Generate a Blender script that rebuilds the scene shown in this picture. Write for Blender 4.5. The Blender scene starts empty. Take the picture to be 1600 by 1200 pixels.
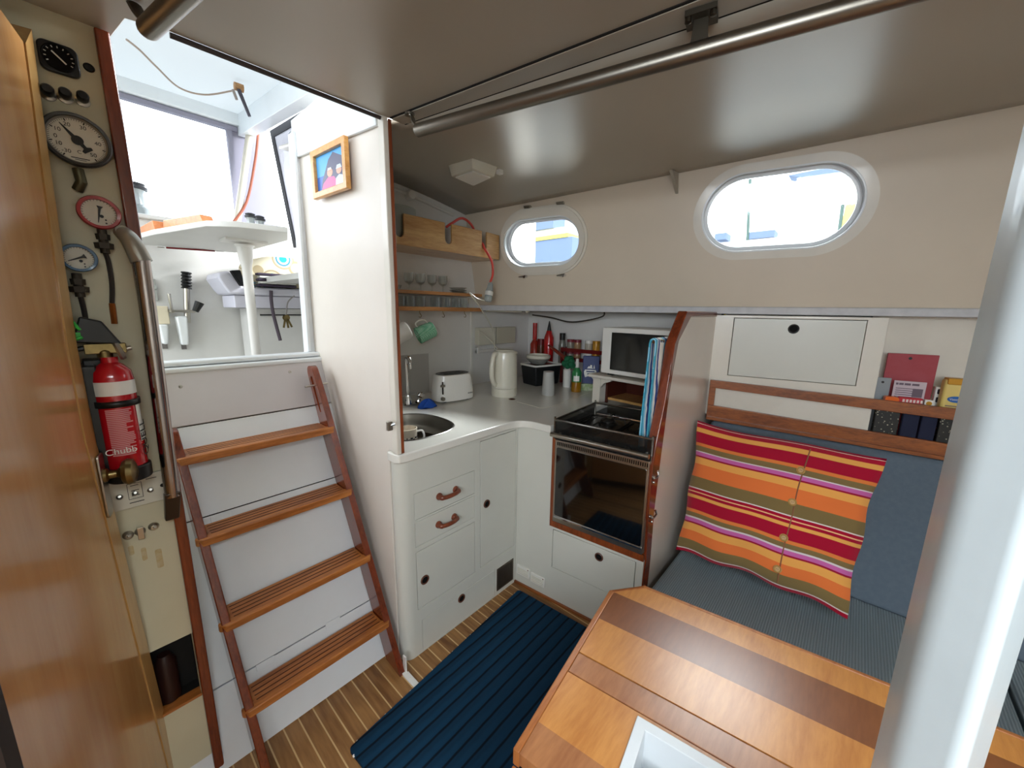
import bpy, bmesh, math, random
from mathutils import Vector, Matrix, geometry
random.seed(7)
PI = math.pi
SC = bpy.context.scene
# ------------------------------------------------------------------ camera
F_PX, CX, CY, EYE = 600.0, 800.0, 600.0, 1.42          # focal length in pixels, picture centre, lens height (m)
R = Matrix(((0.66667294, -0.12985317, 0.73395186), (-0.74520628, -0.13548564, 0.65292514), (0.01465554, -0.98223307, -0.18709201)))
cam_d = bpy.data.cameras.new('camera'); cam = bpy.data.objects.new('camera', cam_d); SC.collection.objects.link(cam)
cx_, cy_, cz_ = R @ Vector((1, 0, 0)), R @ Vector((0, -1, 0)), R @ Vector((0, 0, -1))
cam.matrix_world = Matrix(((cx_.x, cy_.x, cz_.x, 0), (cx_.y, cy_.y, cz_.y, 0), (cx_.z, cy_.z, cz_.z, EYE), (0, 0, 0, 1)))
cam_d.sensor_width = 36; cam_d.lens = F_PX * 36 / 1600; cam_d.clip_start = 0.02
SC.camera = cam
# ------------------------------------------------------------------ light
world = bpy.data.worlds.new('overcast_sky'); SC.world = world; world.use_nodes = True
bg = world.node_tree.nodes['Background']; bg.inputs[0].default_value = (0.86, 0.93, 1.0, 1); bg.inputs[1].default_value = 4.3
def area(name, loc, target, sx, sy, power, col=(1, 1, 1), portal=False):
    l = bpy.data.lights.new(name, 'AREA'); l.shape = 'RECTANGLE'; l.size = sx; l.size_y = sy; l.energy = power; l.color = col
    o = bpy.data.objects.new(name, l); SC.collection.objects.link(o); o.location = loc
    o.rotation_euler = (Vector(target) - Vector(loc)).to_track_quat('-Z', 'Y').to_euler()
    if portal: l.cycles.is_portal = True
    return o
# daylight falling through the forward deck hatch (a real opening in the ceiling behind the lens) and down the companionway
area('forward_hatch_daylight', (-0.2, -0.85, 2.12), (-0.2, -0.85, 0), 0.62, 0.62, 28, (0.84, 0.94, 1.0))
area('companionway_daylight', (-0.5, 2.2, 2.3), (0.5, 1.6, 0.9), 0.9, 0.7, 6, (0.95, 0.98, 1.0))
area('added_starboard_fill', (-1.27, -.45, 1.62), (1.2, .5, .7), 1.5, .42, 34, (0.88, 0.95, 1.0))  # added fill lamp behind the lens, brightens the galley from the left wall
area('added_lamp_over_small_port', (2.75, 1.55, 2.75), (1.30, 1.38, 1.12), .8, .5, 170, (0.95, 0.98, 1.0))  # added lamp outside, out of view, strengthens the light on the galley
area('added_lamp_over_large_port', (3.05, .45, 2.75), (1.5, .05, 1.18), .9, .6, 60, (0.95, 0.98, 1.0))  # added lamp outside, out of view, strengthens the light on the seat
# portals only steer the sampling of the sky through the real openings
area('porthole_portal', (2.05, 1.45, 1.78), (1.0, 1.35, 1.78), 0.6, 0.36, 1, portal=True)
area('porthole_portal', (2.24, .28, 1.78), (1.0, .06, 1.78), 0.75, 0.45, 1, portal=True)
area('forward_hatch_portal', (-0.2, -0.85, 2.165), (-0.2, -0.85, 0), 0.64, 0.64, 1, portal=True)
SC.view_settings.view_transform = 'Standard'; SC.view_settings.look = 'None'; SC.view_settings.gamma = 1.0
SC.view_settings.use_curve_mapping = False
SC.view_settings.exposure = 0.2
SC.cycles.use_denoising = True; SC.cycles.max_bounces = 10; SC.cycles.diffuse_bounces = 6; SC.cycles.transparent_max_bounces = 16
SC.cycles.transmission_bounces = 8; SC.cycles.sample_clamp_indirect = 6; SC.cycles.caustics_refractive = False; SC.cycles.caustics_reflective = False
# ------------------------------------------------------------------ measuring helpers (a pixel of the 1600x1200 picture and one known surface give a place)
CAM = Vector((0, 0, EYE))
def ray(px, py): return R @ Vector((px - CX, py - CY, F_PX))
def at(px, py, x=None, y=None, z=None):
    r = ray(px, py)
    t = (x / r.x) if x is not None else (y / r.y) if y is not None else ((z - EYE) / r.z)
    return CAM + r * t
def at_plane(px, py, n, d):
    r = ray(px, py); n = Vector(n); return CAM + r * ((d - n.dot(CAM)) / n.dot(r))
def frame(o, ex, ey):
    ex = Vector(ex).normalized(); ez = ex.cross(Vector(ey)).normalized(); ey = ez.cross(ex)
    o = Vector(o)
    return Matrix(((ex.x, ey.x, ez.x, o.x), (ex.y, ey.y, ez.y, o.y), (ex.z, ey.z, ez.z, o.z), (0, 0, 0, 1)))
def uv(M, px, py, h=0.0):
    I = M.inverted(); o = I @ CAM; d = I.to_3x3() @ ray(px, py); t = (h - o.z) / d.z
    return (o.x + d.x * t, o.y + d.y * t)
def rect(M, pts, h=0.0):                                  # TL, TR, BR, BL pixels -> x0,y0,x1,y1
    q = [uv(M, a, b, h) for a, b in pts]
    return ((q[0][0] + q[3][0]) / 2, (q[2][1] + q[3][1]) / 2, (q[1][0] + q[2][0]) / 2, (q[0][1] + q[1][1]) / 2)
T = Matrix.Translation
def zat(px, py, p):                                       # height of a pixel that stands over or under the place p
    r = ray(px, py); return EYE + r.z * math.hypot(p[0], p[1]) / math.hypot(r.x, r.y)
def wpx(p, n): return n * (R.transposed() @ (Vector(p) - CAM)).z / F_PX
def RX(a): return Matrix.Rotation(math.radians(a), 4, 'X')
def RY(a): return Matrix.Rotation(math.radians(a), 4, 'Y')
def RZ(a): return Matrix.Rotation(math.radians(a), 4, 'Z')
I4 = Matrix.Identity(4)
# ------------------------------------------------------------------ shape helpers
def rrect(x0, y0, x1, y1, r, n=6):
    r = min(r, (x1 - x0) / 2 - 1e-5, (y1 - y0) / 2 - 1e-5); p = []
    for cx, cy, a0 in ((x1 - r, y1 - r, 0), (x0 + r, y1 - r, 90), (x0 + r, y0 + r, 180), (x1 - r, y0 + r, 270)):
        for k in range(n + 1):
            a = math.radians(a0 + 90 * k / n); p.append((cx + r * math.cos(a), cy + r * math.sin(a)))
    return p
def circ(cx, cy, r, n=24, ry=None): return [(cx + r * math.cos(2 * PI * k / n), cy + (ry or r) * math.sin(2 * PI * k / n)) for k in range(n)]
def boxp(x0, y0, x1, y1): return [(x0, y0), (x1, y0), (x1, y1), (x0, y1)]
def smooth(pts, n=6):                                     # Catmull-Rom
    pts = [Vector(p) for p in pts]; out = []
    for i in range(len(pts) - 1):
        a, b, c, d = pts[max(i - 1, 0)], pts[i], pts[i + 1], pts[min(i + 2, len(pts) - 1)]
        for k in range(n):
            t = k / n; out.append(0.5 * ((2 * b) + (c - a) * t + (2 * a - 5 * b + 4 * c - d) * t * t + (3 * b - a - 3 * c + d) * t ** 3))
    return out + [pts[-1]]
class MB:
    def __init__(s): s.v = []; s.f = []; s.m = []; s.uv = None
    def add(s, vs, fs, M=None, mi=0):
        o = len(s.v); s.v += [(M @ Vector(p)) if M else Vector(p) for p in vs]
        for f in fs: s.f.append(tuple(o + i for i in f)); s.m.append(mi)
        return s
    def box(s, x0, x1, y0, y1, z0, z1, M=None, mi=0):
        return s.add([(x, y, z) for z in (z0, z1) for y in (y0, y1) for x in (x0, x1)],
                     [(0, 2, 3, 1), (4, 5, 7, 6), (0, 1, 5, 4), (2, 6, 7, 3), (0, 4, 6, 2), (1, 3, 7, 5)], M, mi)
    def hexa(s, b, t, mi=0): return s.add(list(b) + list(t), [(3, 2, 1, 0), (4, 5, 6, 7), (0, 1, 5, 4), (1, 2, 6, 5), (2, 3, 7, 6), (3, 0, 4, 7)], None, mi)
    def prism(s, M, poly, z0, z1, holes=(), mi=0):
        loops = [list(poly)] + [list(h) for h in holes]
        tris = geometry.tessellate_polygon([[Vector((x, y, 0)) for x, y in l] for l in loops])
        flat = [p for l in loops for p in l]; n = len(flat)
        vs = [(x, y, z0) for x, y in flat] + [(x, y, z1) for x, y in flat]; fs = []
        for a, b, c in tris: fs.append((a, b, c)); fs.append((a + n, c + n, b + n))
        o = 0
        for l in loops:
            k = len(l)
            for i in range(k): j = (i + 1) % k; fs.append((o + i, o + j, o + j + n, o + i + n))
            o += k
        return s.add(vs, fs, M, mi)
    def plate(s, M, x0, y0, x1, y1, z0, z1, holes, mi=0):   # rectangle with rectangular openings
        xs = sorted({round(v, 5) for h in holes for v in (h[0], h[2]) if x0 < v < x1} | {x0, x1}); ys = sorted({round(v, 5) for h in holes for v in (h[1], h[3]) if y0 < v < y1} | {y0, y1})
        nx, ny = len(xs) - 1, len(ys) - 1
        solid = lambda i, j: 0 <= i < nx and 0 <= j < ny and not any(h[0] < (xs[i] + xs[i + 1]) / 2 < h[2] and h[1] < (ys[j] + ys[j + 1]) / 2 < h[3] for h in holes)
        vs = [(x, y, z) for z in (z0, z1) for y in ys for x in xs]; n = len(xs) * len(ys); I = lambda i, j, k: k * n + j * len(xs) + i; fs = []
        for j in range(ny):
            for i in range(nx):
                if not solid(i, j): continue
                fs += [(I(i, j, 0), I(i, j + 1, 0), I(i + 1, j + 1, 0), I(i + 1, j, 0)), (I(i, j, 1), I(i + 1, j, 1), I(i + 1, j + 1, 1), I(i, j + 1, 1))]
                if not solid(i - 1, j): fs.append((I(i, j, 0), I(i, j, 1), I(i, j + 1, 1), I(i, j + 1, 0)))
                if not solid(i + 1, j): fs.append((I(i + 1, j, 0), I(i + 1, j + 1, 0), I(i + 1, j + 1, 1), I(i + 1, j, 1)))
                if not solid(i, j - 1): fs.append((I(i, j, 0), I(i + 1, j, 0), I(i + 1, j, 1), I(i, j, 1)))
                if not solid(i, j + 1): fs.append((I(i, j + 1, 0), I(i, j + 1, 1), I(i + 1, j + 1, 1), I(i + 1, j + 1, 0)))
        return s.add(vs, fs, M, mi)
    def lathe(s, M, prof, n=28, mi=0):
        vs = []; fs = []; ring = []
        for r, z in prof:
            if r < 1e-6: ring.append([len(vs)]); vs.append((0, 0, z))
            else:
                ring.append(list(range(len(vs), len(vs) + n))); vs += [(r * math.cos(2 * PI * k / n), r * math.sin(2 * PI * k / n), z) for k in range(n)]
        for a, b in zip(ring, ring[1:]):
            for k in range(n):
                j = (k + 1) % n
                if len(a) == 1 and len(b) == 1: break
                if len(a) == 1: fs.append((a[0], b[k], b[j]))
                elif len(b) == 1: fs.append((a[k], a[j], b[0]))
                else: fs.append((a[k], a[j], b[j], b[k]))
        return s.add(vs, fs, M, mi)
    def tube(s, pts, r, n=10, mi=0, flat=1.0):
        pts = [Vector(p) for p in pts]; m = len(pts); rs = r if isinstance(r, (list, tuple)) else [r] * m
        d0 = (pts[1] - pts[0]).normalized(); up = Vector((0, 0, 1)) if abs(d0.z) < .9 else Vector((1, 0, 0)); nx = d0.cross(up).normalized()
        vs = []; fs = []
        for i, p in enumerate(pts):
            d = (pts[min(i + 1, m - 1)] - pts[max(i - 1, 0)]).normalized(); nx = (nx - d * nx.dot(d)).normalized(); ny = d.cross(nx)
            vs += [p + (nx * math.cos(2 * PI * k / n) + ny * math.sin(2 * PI * k / n) * flat) * rs[i] for k in range(n)]
        for i in range(m - 1):
            for k in range(n): j = (k + 1) % n; fs.append((i * n + k, i * n + j, (i + 1) * n + j, (i + 1) * n + k))
        fs.append(tuple(reversed(range(n)))); fs.append(tuple((m - 1) * n + k for k in range(n)))
        return s.add(vs, fs, None, mi)
    def ball(s, c, r, sx=1, sy=1, sz=1, M=None, mi=0, n=20):
        MM = (M or I4) @ T(Vector(c)) @ Matrix.Diagonal((sx, sy, sz, 1))
        return s.lathe(MM, [(0 if k in (0, 10) else r * math.sin(PI * k / 10), -r * math.cos(PI * k / 10)) for k in range(11)], n, mi)
    def grid(s, fn, nu, nv, mi=0, wrap=False):
        vs = [fn(i / nu, j / nv) for j in range(nv + 1) for i in range(nu + 1)]
        fs = [(j * (nu + 1) + i, j * (nu + 1) + i + 1, (j + 1) * (nu + 1) + i + 1, (j + 1) * (nu + 1) + i) for j in range(nv) for i in range(nu)]
        return s.add(vs, fs, None, mi)
W = {}
def link(o, parent, Mw):
    SC.collection.objects.link(o); W[o.name] = Mw
    if parent: o.parent = parent; o.matrix_local = W[parent.name].inverted() @ Mw
    else: o.matrix_world = Mw
def thing(name, label, cat, loc, group=None):
    o = bpy.data.objects.new(name, None); o.empty_display_size = .05; link(o, None, T(Vector(loc)))
    o['label'] = label; o['category'] = cat
    if group: o['group'] = group
    return o
def obj(name, mb, mats, parent=None, origin=None, bevel=0, seg=2, flat=False, solid=0, label=None, sub=0, ang=35, recalc=True):
    Mw = W[parent.name] if parent else T(Vector(origin if origin else (0, 0, 0)))
    inv = Mw.inverted(); me = bpy.data.meshes.new(name)
    me.from_pydata([tuple(inv @ p) for p in mb.v], [], mb.f)
    if not isinstance(mats, (list, tuple)): mats = [mats]
    for m in mats: me.materials.append(m)
    for p, i in zip(me.polygons, mb.m): p.material_index = i
    if mb.uv:
        ul = me.uv_layers.new(name='map')
        for l in me.loops: ul.data[l.index].uv = mb.uv[l.vertex_index]
    b = bmesh.new(); b.from_mesh(me)
    if not mb.uv: bmesh.ops.remove_doubles(b, verts=b.verts, dist=1e-6)
    if recalc: bmesh.ops.recalc_face_normals(b, faces=b.faces)
    if bevel: bmesh.ops.dissolve_limit(b, angle_limit=.01, verts=b.verts, edges=b.edges, delimit={'MATERIAL'})
    b.to_mesh(me); b.free(); me.update()
    if not flat:
        for p in me.polygons: p.use_smooth = True
        me.set_sharp_from_angle(angle=math.radians(ang))
    o = bpy.data.objects.new(name, me); link(o, parent, Mw)
    if solid: md = o.modifiers.new('solid', 'SOLIDIFY'); md.thickness = solid; md.offset = 0
    if bevel:
        md = o.modifiers.new('bevel', 'BEVEL'); md.width = bevel; md.segments = seg; md.limit_method = 'ANGLE'; md.angle_limit = math.radians(40); md.harden_normals = True
    if sub: md = o.modifiers.new('sub', 'SUBSURF'); md.levels = sub; md.render_levels = sub
    if label: o['label'] = label
    return o
def tag(o, label, cat, group=None):
    o['label'] = label; o['category'] = cat
    if group: o['group'] = group
    return o
def struct(name, mb, mats, parent=None, **k):
    o = obj(name, mb, mats, parent, **k)
    if not parent: o['kind'] = 'structure'
    return o
def copy_tree(o, delta, label=None, group=None, parent=None):    # a thing with copies of its parts, moved by a matrix in the world
    c = o.copy(); SC.collection.objects.link(c)
    if parent: c.parent = parent; W[c.name] = W[parent.name] @ o.matrix_local
    else: W[c.name] = delta @ W[o.name]; c.matrix_world = W[c.name]
    if label: c['label'] = label
    if group: c['group'] = group
    for ch in list(o.children): copy_tree(ch, delta, None, None, c)
    return c
def text(M, s, x, y, size, mat, parent, h=.0006, align='CENTER', name='lettering', rot=0, sx=1.0):
    c = bpy.data.curves.new(name, 'FONT'); c.body = s; c.size = size; c.align_x = align; c.align_y = 'CENTER'; c.extrude = .0002
    c.materials.append(mat); o = bpy.data.objects.new(name, c)
    me = bpy.data.meshes.new_from_object(o); bpy.data.objects.remove(o); me.materials.clear(); me.materials.append(mat); o = bpy.data.objects.new(name, me)
    link(o, parent, M @ T(Vector((x, y, h))) @ RZ(rot) @ Matrix.Diagonal((sx, 1, 1, 1)))
    return o
# ------------------------------------------------------------------ materials
def lin(h):
    h = h.lstrip('#'); c = [int(h[i:i + 2], 16) / 255 for i in (0, 2, 4)]
    return tuple(x / 12.92 if x <= .04045 else ((x + .055) / 1.055) ** 2.4 for x in c) + (1,)
def base_mat(name):
    m = bpy.data.materials.new(name); m.use_nodes = True; nt = m.node_tree; return m, nt, nt.nodes['Principled BSDF']
def nd(nt, t, **k):
    n = nt.nodes.new(t)
    for a, b in k.items():
        if a in n.inputs: n.inputs[a].default_value = b
        else: setattr(n, a, b)
    return n
def mapping(nt, scale=(1, 1, 1), rot=(0, 0, 0)):
    tc = nd(nt, 'ShaderNodeTexCoord'); mp = nd(nt, 'ShaderNodeMapping'); mp.inputs['Scale'].default_value = scale
    mp.inputs['Rotation'].default_value = tuple(math.radians(a) for a in rot); nt.links.new(tc.outputs['Object'], mp.inputs[0]); return mp.outputs[0]
def bump(nt, bs, src, strength=.2, dist=.002):
    b = nd(nt, 'ShaderNodeBump'); b.inputs['Strength'].default_value = strength; b.inputs['Distance'].default_value = dist
    nt.links.new(src, b.inputs['Height']); nt.links.new(b.outputs[0], bs.inputs['Normal'])
def ramp(nt, fac, stops, interp='LINEAR'):
    r = nd(nt, 'ShaderNodeValToRGB'); cr = r.color_ramp; cr.interpolation = interp
    while len(cr.elements) < len(stops): cr.elements.new(.5)
    for e, (p, c) in zip(cr.elements, stops): e.position = p; e.color = c
    nt.links.new(fac, r.inputs[0]); return r.outputs[0]
def plain(name, hexc, rough=.5, metal=0, coat=0, spec=.5, wear=0.0, wearcol='#6a5f50', bmp=0.0, scale=6.0, alpha=1, trans=0, ior=1.45, emit=0, sub=0):
    m, nt, bs = base_mat(name); c = lin(hexc) if isinstance(hexc, str) else hexc; coatr = .32 if 'ceiling' in name else .08
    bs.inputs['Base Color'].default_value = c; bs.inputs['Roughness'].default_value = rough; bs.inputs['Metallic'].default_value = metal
    bs.inputs['Coat Weight'].default_value = coat; bs.inputs['Coat Roughness'].default_value = coatr; bs.inputs['Specular IOR Level'].default_value = spec
    bs.inputs['Transmission Weight'].default_value = trans; bs.inputs['IOR'].default_value = ior; bs.inputs['Alpha'].default_value = alpha
    if emit: bs.inputs['Emission Color'].default_value = c; bs.inputs['Emission Strength'].default_value = emit
    if sub: bs.inputs['Subsurface Weight'].default_value = sub; bs.inputs['Subsurface Radius'].default_value = (.02, .02, .02)
    if wear or bmp:
        v = mapping(nt); n = nd(nt, 'ShaderNodeTexNoise', Scale=scale, Detail=6.0, Roughness=.6); nt.links.new(v, n.inputs['Vector'])
        if wear:
            w = lin(wearcol); mix = tuple(c[i] * (1 - wear) + w[i] * wear for i in range(3)) + (1,)
            nt.links.new(ramp(nt, n.outputs[0], [(.35, mix), (.62, c)]), bs.inputs['Base Color'])
        if bmp: bump(nt, bs, n.outputs[0], bmp, .004)
    return m
def wood(name, dark, light, grain=(1, 14, 14), rough=.35, coat=.3, scale=3.0, contrast=.5, bmp=.05):
    m, nt, bs = base_mat(name); v = mapping(nt, grain)
    n1 = nd(nt, 'ShaderNodeTexNoise', Scale=scale, Detail=5.0, Roughness=.62, Distortion=.6); nt.links.new(v, n1.inputs['Vector'])
    n2 = nd(nt, 'ShaderNodeTexNoise', Scale=scale * 7, Detail=3.0, Roughness=.6); nt.links.new(v, n2.inputs['Vector'])
    mx = nd(nt, 'ShaderNodeMath', operation='MULTIPLY_ADD'); nt.links.new(n2.outputs[0], mx.inputs[0]); mx.inputs[1].default_value = .35
    ms = nd(nt, 'ShaderNodeMath', operation='MULTIPLY'); nt.links.new(n1.outputs[0], ms.inputs[0]); ms.inputs[1].default_value = .65; nt.links.new(ms.outputs[0], mx.inputs[2])
    nt.links.new(ramp(nt, mx.outputs[0], [(.5 - contrast * .32, lin(dark)), (.5 + contrast * .32, lin(light))]), bs.inputs['Base Color'])
    bs.inputs['Roughness'].default_value = rough; bs.inputs['Coat Weight'].default_value = coat; bs.inputs['Coat Roughness'].default_value = .28 if 'plank' in name else .12
    bump(nt, bs, mx.outputs[0], bmp, .003); return m
def ribbed(name, hexa, hexb, freq, axis='X', rough=.9, strength=.6, dist=.004, sharp=False, noise=.25):
    m, nt, bs = base_mat(name); v = mapping(nt)
    w = nd(nt, 'ShaderNodeTexWave', Scale=freq, Distortion=.25, Detail=1.0); w.bands_direction = axis; nt.links.new(v, w.inputs['Vector'])
    w.inputs['Detail Scale'].default_value = 3
    nt.links.new(ramp(nt, w.outputs[1], [(.0 if not sharp else .02, lin(hexb)), (1.0 if not sharp else .14, lin(hexa))]), bs.inputs['Base Color'])
    bs.inputs['Roughness'].default_value = rough; bs.inputs['Specular IOR Level'].default_value = .2
    bump(nt, bs, w.outputs[1], strength, dist); return m
PAINT = plain('white_gloss_paint', '#dcd6ca', .30, coat=.25, wear=.08, scale=5, bmp=.03)
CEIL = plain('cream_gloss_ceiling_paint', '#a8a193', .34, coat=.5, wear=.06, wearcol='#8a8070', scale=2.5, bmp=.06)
HULLP = plain('cream_cabin_side_paint', '#d2c5b2', .38, wear=.08, wearcol='#a0948a', scale=3, bmp=.05)
CAB = plain('white_cabinet_laminate', '#cfcfc6', .32, coat=.15, wear=.04, scale=4)
LINER = plain('pale_grey_liner', '#e2e1de', .35, wear=.06, scale=4)
COLD = plain('cool_white_paint', '#dfe3e6', .35, coat=.2, wear=.06, wearcol='#9aa0a0', scale=7, bmp=.08)
PINK = plain('pinkish_white_board', '#c3bebf', .4, wear=.08, wearcol='#a89890', scale=6)
CREAM = plain('yellowed_cream_panel', '#d2ccb0', .4, wear=.07, wearcol='#a09468', scale=8)
DARK = plain('dark_gap', '#120f0c', .8)
BLACK = plain('black_plastic', '#101010', .35)
BLACKM = plain('matt_black', '#0c0c0d', .8, spec=.2)
STEEL = plain('brushed_steel', '#b9b4aa', .28, metal=1)
CHROME = plain('chrome', '#d8d8d8', .08, metal=1)
STAIN = plain('stainless_tube', '#8a847a', .36, metal=1)
BRASS = plain('tarnished_brass', '#8a7850', .32, metal=1, wear=.4, wearcol='#3a3020', scale=30)
IRON = plain('black_iron', '#151412', .5, metal=.6)
WHITEP = plain('white_plastic', '#e6e4de', .3, coat=.2)
CREAMP = plain('cream_plastic', '#d8d4c4', .3, coat=.3)
GLASS = bpy.data.materials.new('clear_glass'); GLASS.use_nodes = True; _n = GLASS.node_tree; _n.nodes.remove(_n.nodes['Principled BSDF'])
_t = _n.nodes.new('ShaderNodeBsdfTransparent'); _t.inputs[0].default_value = (.93, .95, .95, 1); _g = _n.nodes.new('ShaderNodeBsdfGlossy'); _g.inputs['Roughness'].default_value = .05; _m = _n.nodes.new('ShaderNodeMixShader'); _f = _n.nodes.new('ShaderNodeLayerWeight'); _f.inputs[0].default_value = .35
_n.links.new(_f.outputs[1], _m.inputs[0]); _n.links.new(_t.outputs[0], _m.inputs[1]); _n.links.new(_g.outputs[0], _m.inputs[2]); _n.links.new(_m.outputs[0], _n.nodes['Material Output'].inputs[0])
THIN = plain('thin_clear_plastic', '#e8f0f0', .08, trans=.85, ior=1.2, alpha=.35)
TEAK = wood('oiled_teak', '#7c4018', '#cc8240', (1, 9, 9), .38, .25, 3.5, .6)
TEAKY = wood('teak_fore_and_aft', '#5a2a10', '#a45c28', (9, 1, 9), .38, .25, 3.5, .6)
TEAKZ = wood('teak_upright', '#54220c', '#9a4c20', (9, 9, 1), .35, .3, 3.5, .6)
MAHO = wood('varnished_mahogany_upright', '#4a1a0a', '#8a3c1c', (9, 9, 1), .25, .5, 3, .6)
PALE = wood('pale_varnished_pine', '#a87840', '#d4a868', (1, 9, 9), .3, .4, 3, .55)
DOORW = wood('varnished_door_veneer', '#ac7640', '#d2a064', (3, 3, .35), .25, .5, 1.6, .9, .01)
DOORE = wood('pale_door_edge', '#a87840', '#d0a868', (3, 3, .4), .3, .4, 3, .6)
# ------------------------------------------------------------------ the setting
def floor_mat():
    m, nt, bs = base_mat('teak_and_holly_sole'); v = mapping(nt); sp = nd(nt, 'ShaderNodeSeparateXYZ'); nt.links.new(v, sp.inputs[0])
    dv = nd(nt, 'ShaderNodeMath', operation='MULTIPLY_ADD'); nt.links.new(sp.outputs[0], dv.inputs[0]); dv.inputs[1].default_value = 1 / .048; dv.inputs[2].default_value = .01
    fr = nd(nt, 'ShaderNodeMath', operation='FRACT'); nt.links.new(dv.outputs[0], fr.inputs[0])
    fl = nd(nt, 'ShaderNodeMath', operation='FLOOR'); nt.links.new(dv.outputs[0], fl.inputs[0])
    wn = nd(nt, 'ShaderNodeTexWhiteNoise'); wn.noise_dimensions = '1D'; nt.links.new(fl.outputs[0], wn.inputs['W'])
    v2 = mapping(nt, (22, 2.5, 1)); n = nd(nt, 'ShaderNodeTexNoise', Scale=3.0, Detail=5.0); nt.links.new(v2, n.inputs['Vector'])
    ad = nd(nt, 'ShaderNodeMath', operation='MULTIPLY_ADD'); nt.links.new(wn.outputs[0], ad.inputs[0]); ad.inputs[1].default_value = .35; nt.links.new(n.outputs[0], ad.inputs[2])
    c1 = ramp(nt, ad.outputs[0], [(.35, lin('#6b4524')), (.9, lin('#a07444'))])
    sm = ramp(nt, fr.outputs[0], [(0, (1, 1, 1, 1)), (.09, (0, 0, 0, 1))], 'CONSTANT')
    mx = nd(nt, 'ShaderNodeMix'); mx.data_type = 'RGBA'; nt.links.new(sm, mx.inputs[0]); nt.links.new(c1, mx.inputs[6]); mx.inputs[7].default_value = lin('#cfae7c')
    nt.links.new(mx.outputs[2], bs.inputs['Base Color']); bs.inputs['Roughness'].default_value = .45; return m
struct('floor', MB().box(-1.3, 2.9, -1.7, 2.05, -.03, 0), floor_mat())
# lines of the side of the cabin
def xt(y): return 2.17 - .2 * y                            # top of the cabin side
def xb(y): return 2.27 - .2 * y                            # where it meets the side deck
DECK = 1.445
SW = frame((xb(2.0), 2.0, DECK), (.2, -1, 0), (-.1, -.02, .6))
top0 = uv(SW, 738, 335); top1 = uv(SW, 1590, 165)
tsl = (top1[1] - top0[1]) / (top1[0] - top0[0])
def ztop(u): return top0[1] + tsl * (u - top0[0])
LEN = 3.75
def poly_from(M, pts, h=0): return [uv(M, a, b, h) for a, b in pts]
def port_rect(l, r, t, b):
    x0, x1 = uv(SW, *l)[0], uv(SW, *r)[0]; y1, y0 = uv(SW, *t)[1], uv(SW, *b)[1]; return x0, y0, x1, y1
P1 = port_rect((790, 378), (908, 372), (862, 338), (850, 416)); P1O = port_rect((783, 378), (919, 374), (858, 321), (856, 429))
P2 = port_rect((1096, 345), (1355, 307), (1245, 258), (1215, 391)); P2O = port_rect((1083, 345), (1375, 305), (1245, 244), (1215, 403))
def stad(r, g=0, n=14): x0, y0, x1, y1 = r; return rrect(x0 - g, y0 - g, x1 + g, y1 + g, 9, n)
def up(r, k): return r
outer = [(-.05, -.02), (LEN, -.02), (LEN, ztop(LEN) + .03), (-.05, ztop(-.05) + .03)]
struct('wall_port_side', MB().prism(SW, outer, -.06, 0, [stad(P1), stad(P2)]), HULLP, bevel=.002)
# galley ceiling (gently curved), running from the trim strip out to the cabin side
jA, jB = at(605, 185, z=2.0), at(1062, 6, z=2.0); kA, kB = at(609, 202, z=2.0), at(1075, 43, z=2.0)
def lx(a, b, y): return a.x + (b.x - a.x) * (y - a.y) / (b.y - a.y)
def gc(u, v):
    y = 2.03 - 3.63 * v
    x0 = lx(kA, kB, y) + .001 if y < kA.y else .70
    z0 = 2.0 + max(0, y - 1.18) * .14
    uu = (2.0 - y) / .98; q = SW @ Vector((uu, ztop(uu), 0)); x1 = q.x + .02; z1 = q.z + .005
    return Vector((x0 + (x1 - x0) * u, y, z0 + (z1 - z0) * u + .035 * math.sin(PI * u) * (1 if y > 1 else .6)))
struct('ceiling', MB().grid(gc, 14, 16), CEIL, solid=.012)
# forward ceiling with the companionway opening cut at its after edge and the forward hatch behind the lens
hA, hB = at(265, 50, z=2.0), at(605, 185, z=2.0)
fc = [(-1.35, -1.65), (lx(jA, jB, -1.65) - .001, -1.65), (jB.x, jB.y), (jA.x + .005, jA.y), (hB.x - .01, hB.y), (hA.x, hA.y), (.148, 1.215), (.128, 1.34), (-1.35, 1.34)]
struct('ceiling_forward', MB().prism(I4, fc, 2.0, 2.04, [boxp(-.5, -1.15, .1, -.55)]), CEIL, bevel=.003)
jn = .0045
struct('trim_1', MB().hexa([(lx(jA, jB, y) + o, y, 1.996) for y, o in ((1.165, jn), (-1.65, jn))] + [(lx(kA, kB, y) - jn, y, 1.996) for y in (-1.65, 1.165)],
                           [(lx(jA, jB, y) + o, y, 2.03) for y, o in ((1.165, jn), (-1.65, jn))] + [(lx(kA, kB, y) - jn, y, 2.03) for y in (-1.65, 1.165)]), CEIL, bevel=.002)
struct('trim_2', MB().tube([hA + Vector((0, .004, -.004)), hB + Vector((0.0, .004, -.004))], .006, 8), plain('dark_hatch_edge', '#3a302e', .5))
for nm_, a_, b_, s_ in (('trim_15', jA, jB, (-.0012, .0052)), ('trim_16', kA, kB, (-.0052, .0012))):
    struct(nm_, MB().hexa([(lx(a_, b_, 1.165) + s_[0], 1.165, 1.9975), (lx(a_, b_, -1.65) + s_[0], -1.65, 1.9975), (lx(a_, b_, -1.65) + s_[1], -1.65, 1.9975), (lx(a_, b_, 1.165) + s_[1], 1.165, 1.9975)], [(lx(a_, b_, 1.165) + s_[0], 1.165, 2.03), (lx(a_, b_, -1.65) + s_[0], -1.65, 2.03), (lx(a_, b_, -1.65) + s_[1], -1.65, 2.03), (lx(a_, b_, 1.165) + s_[1], 1.165, 2.03)]), DARK)
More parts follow.
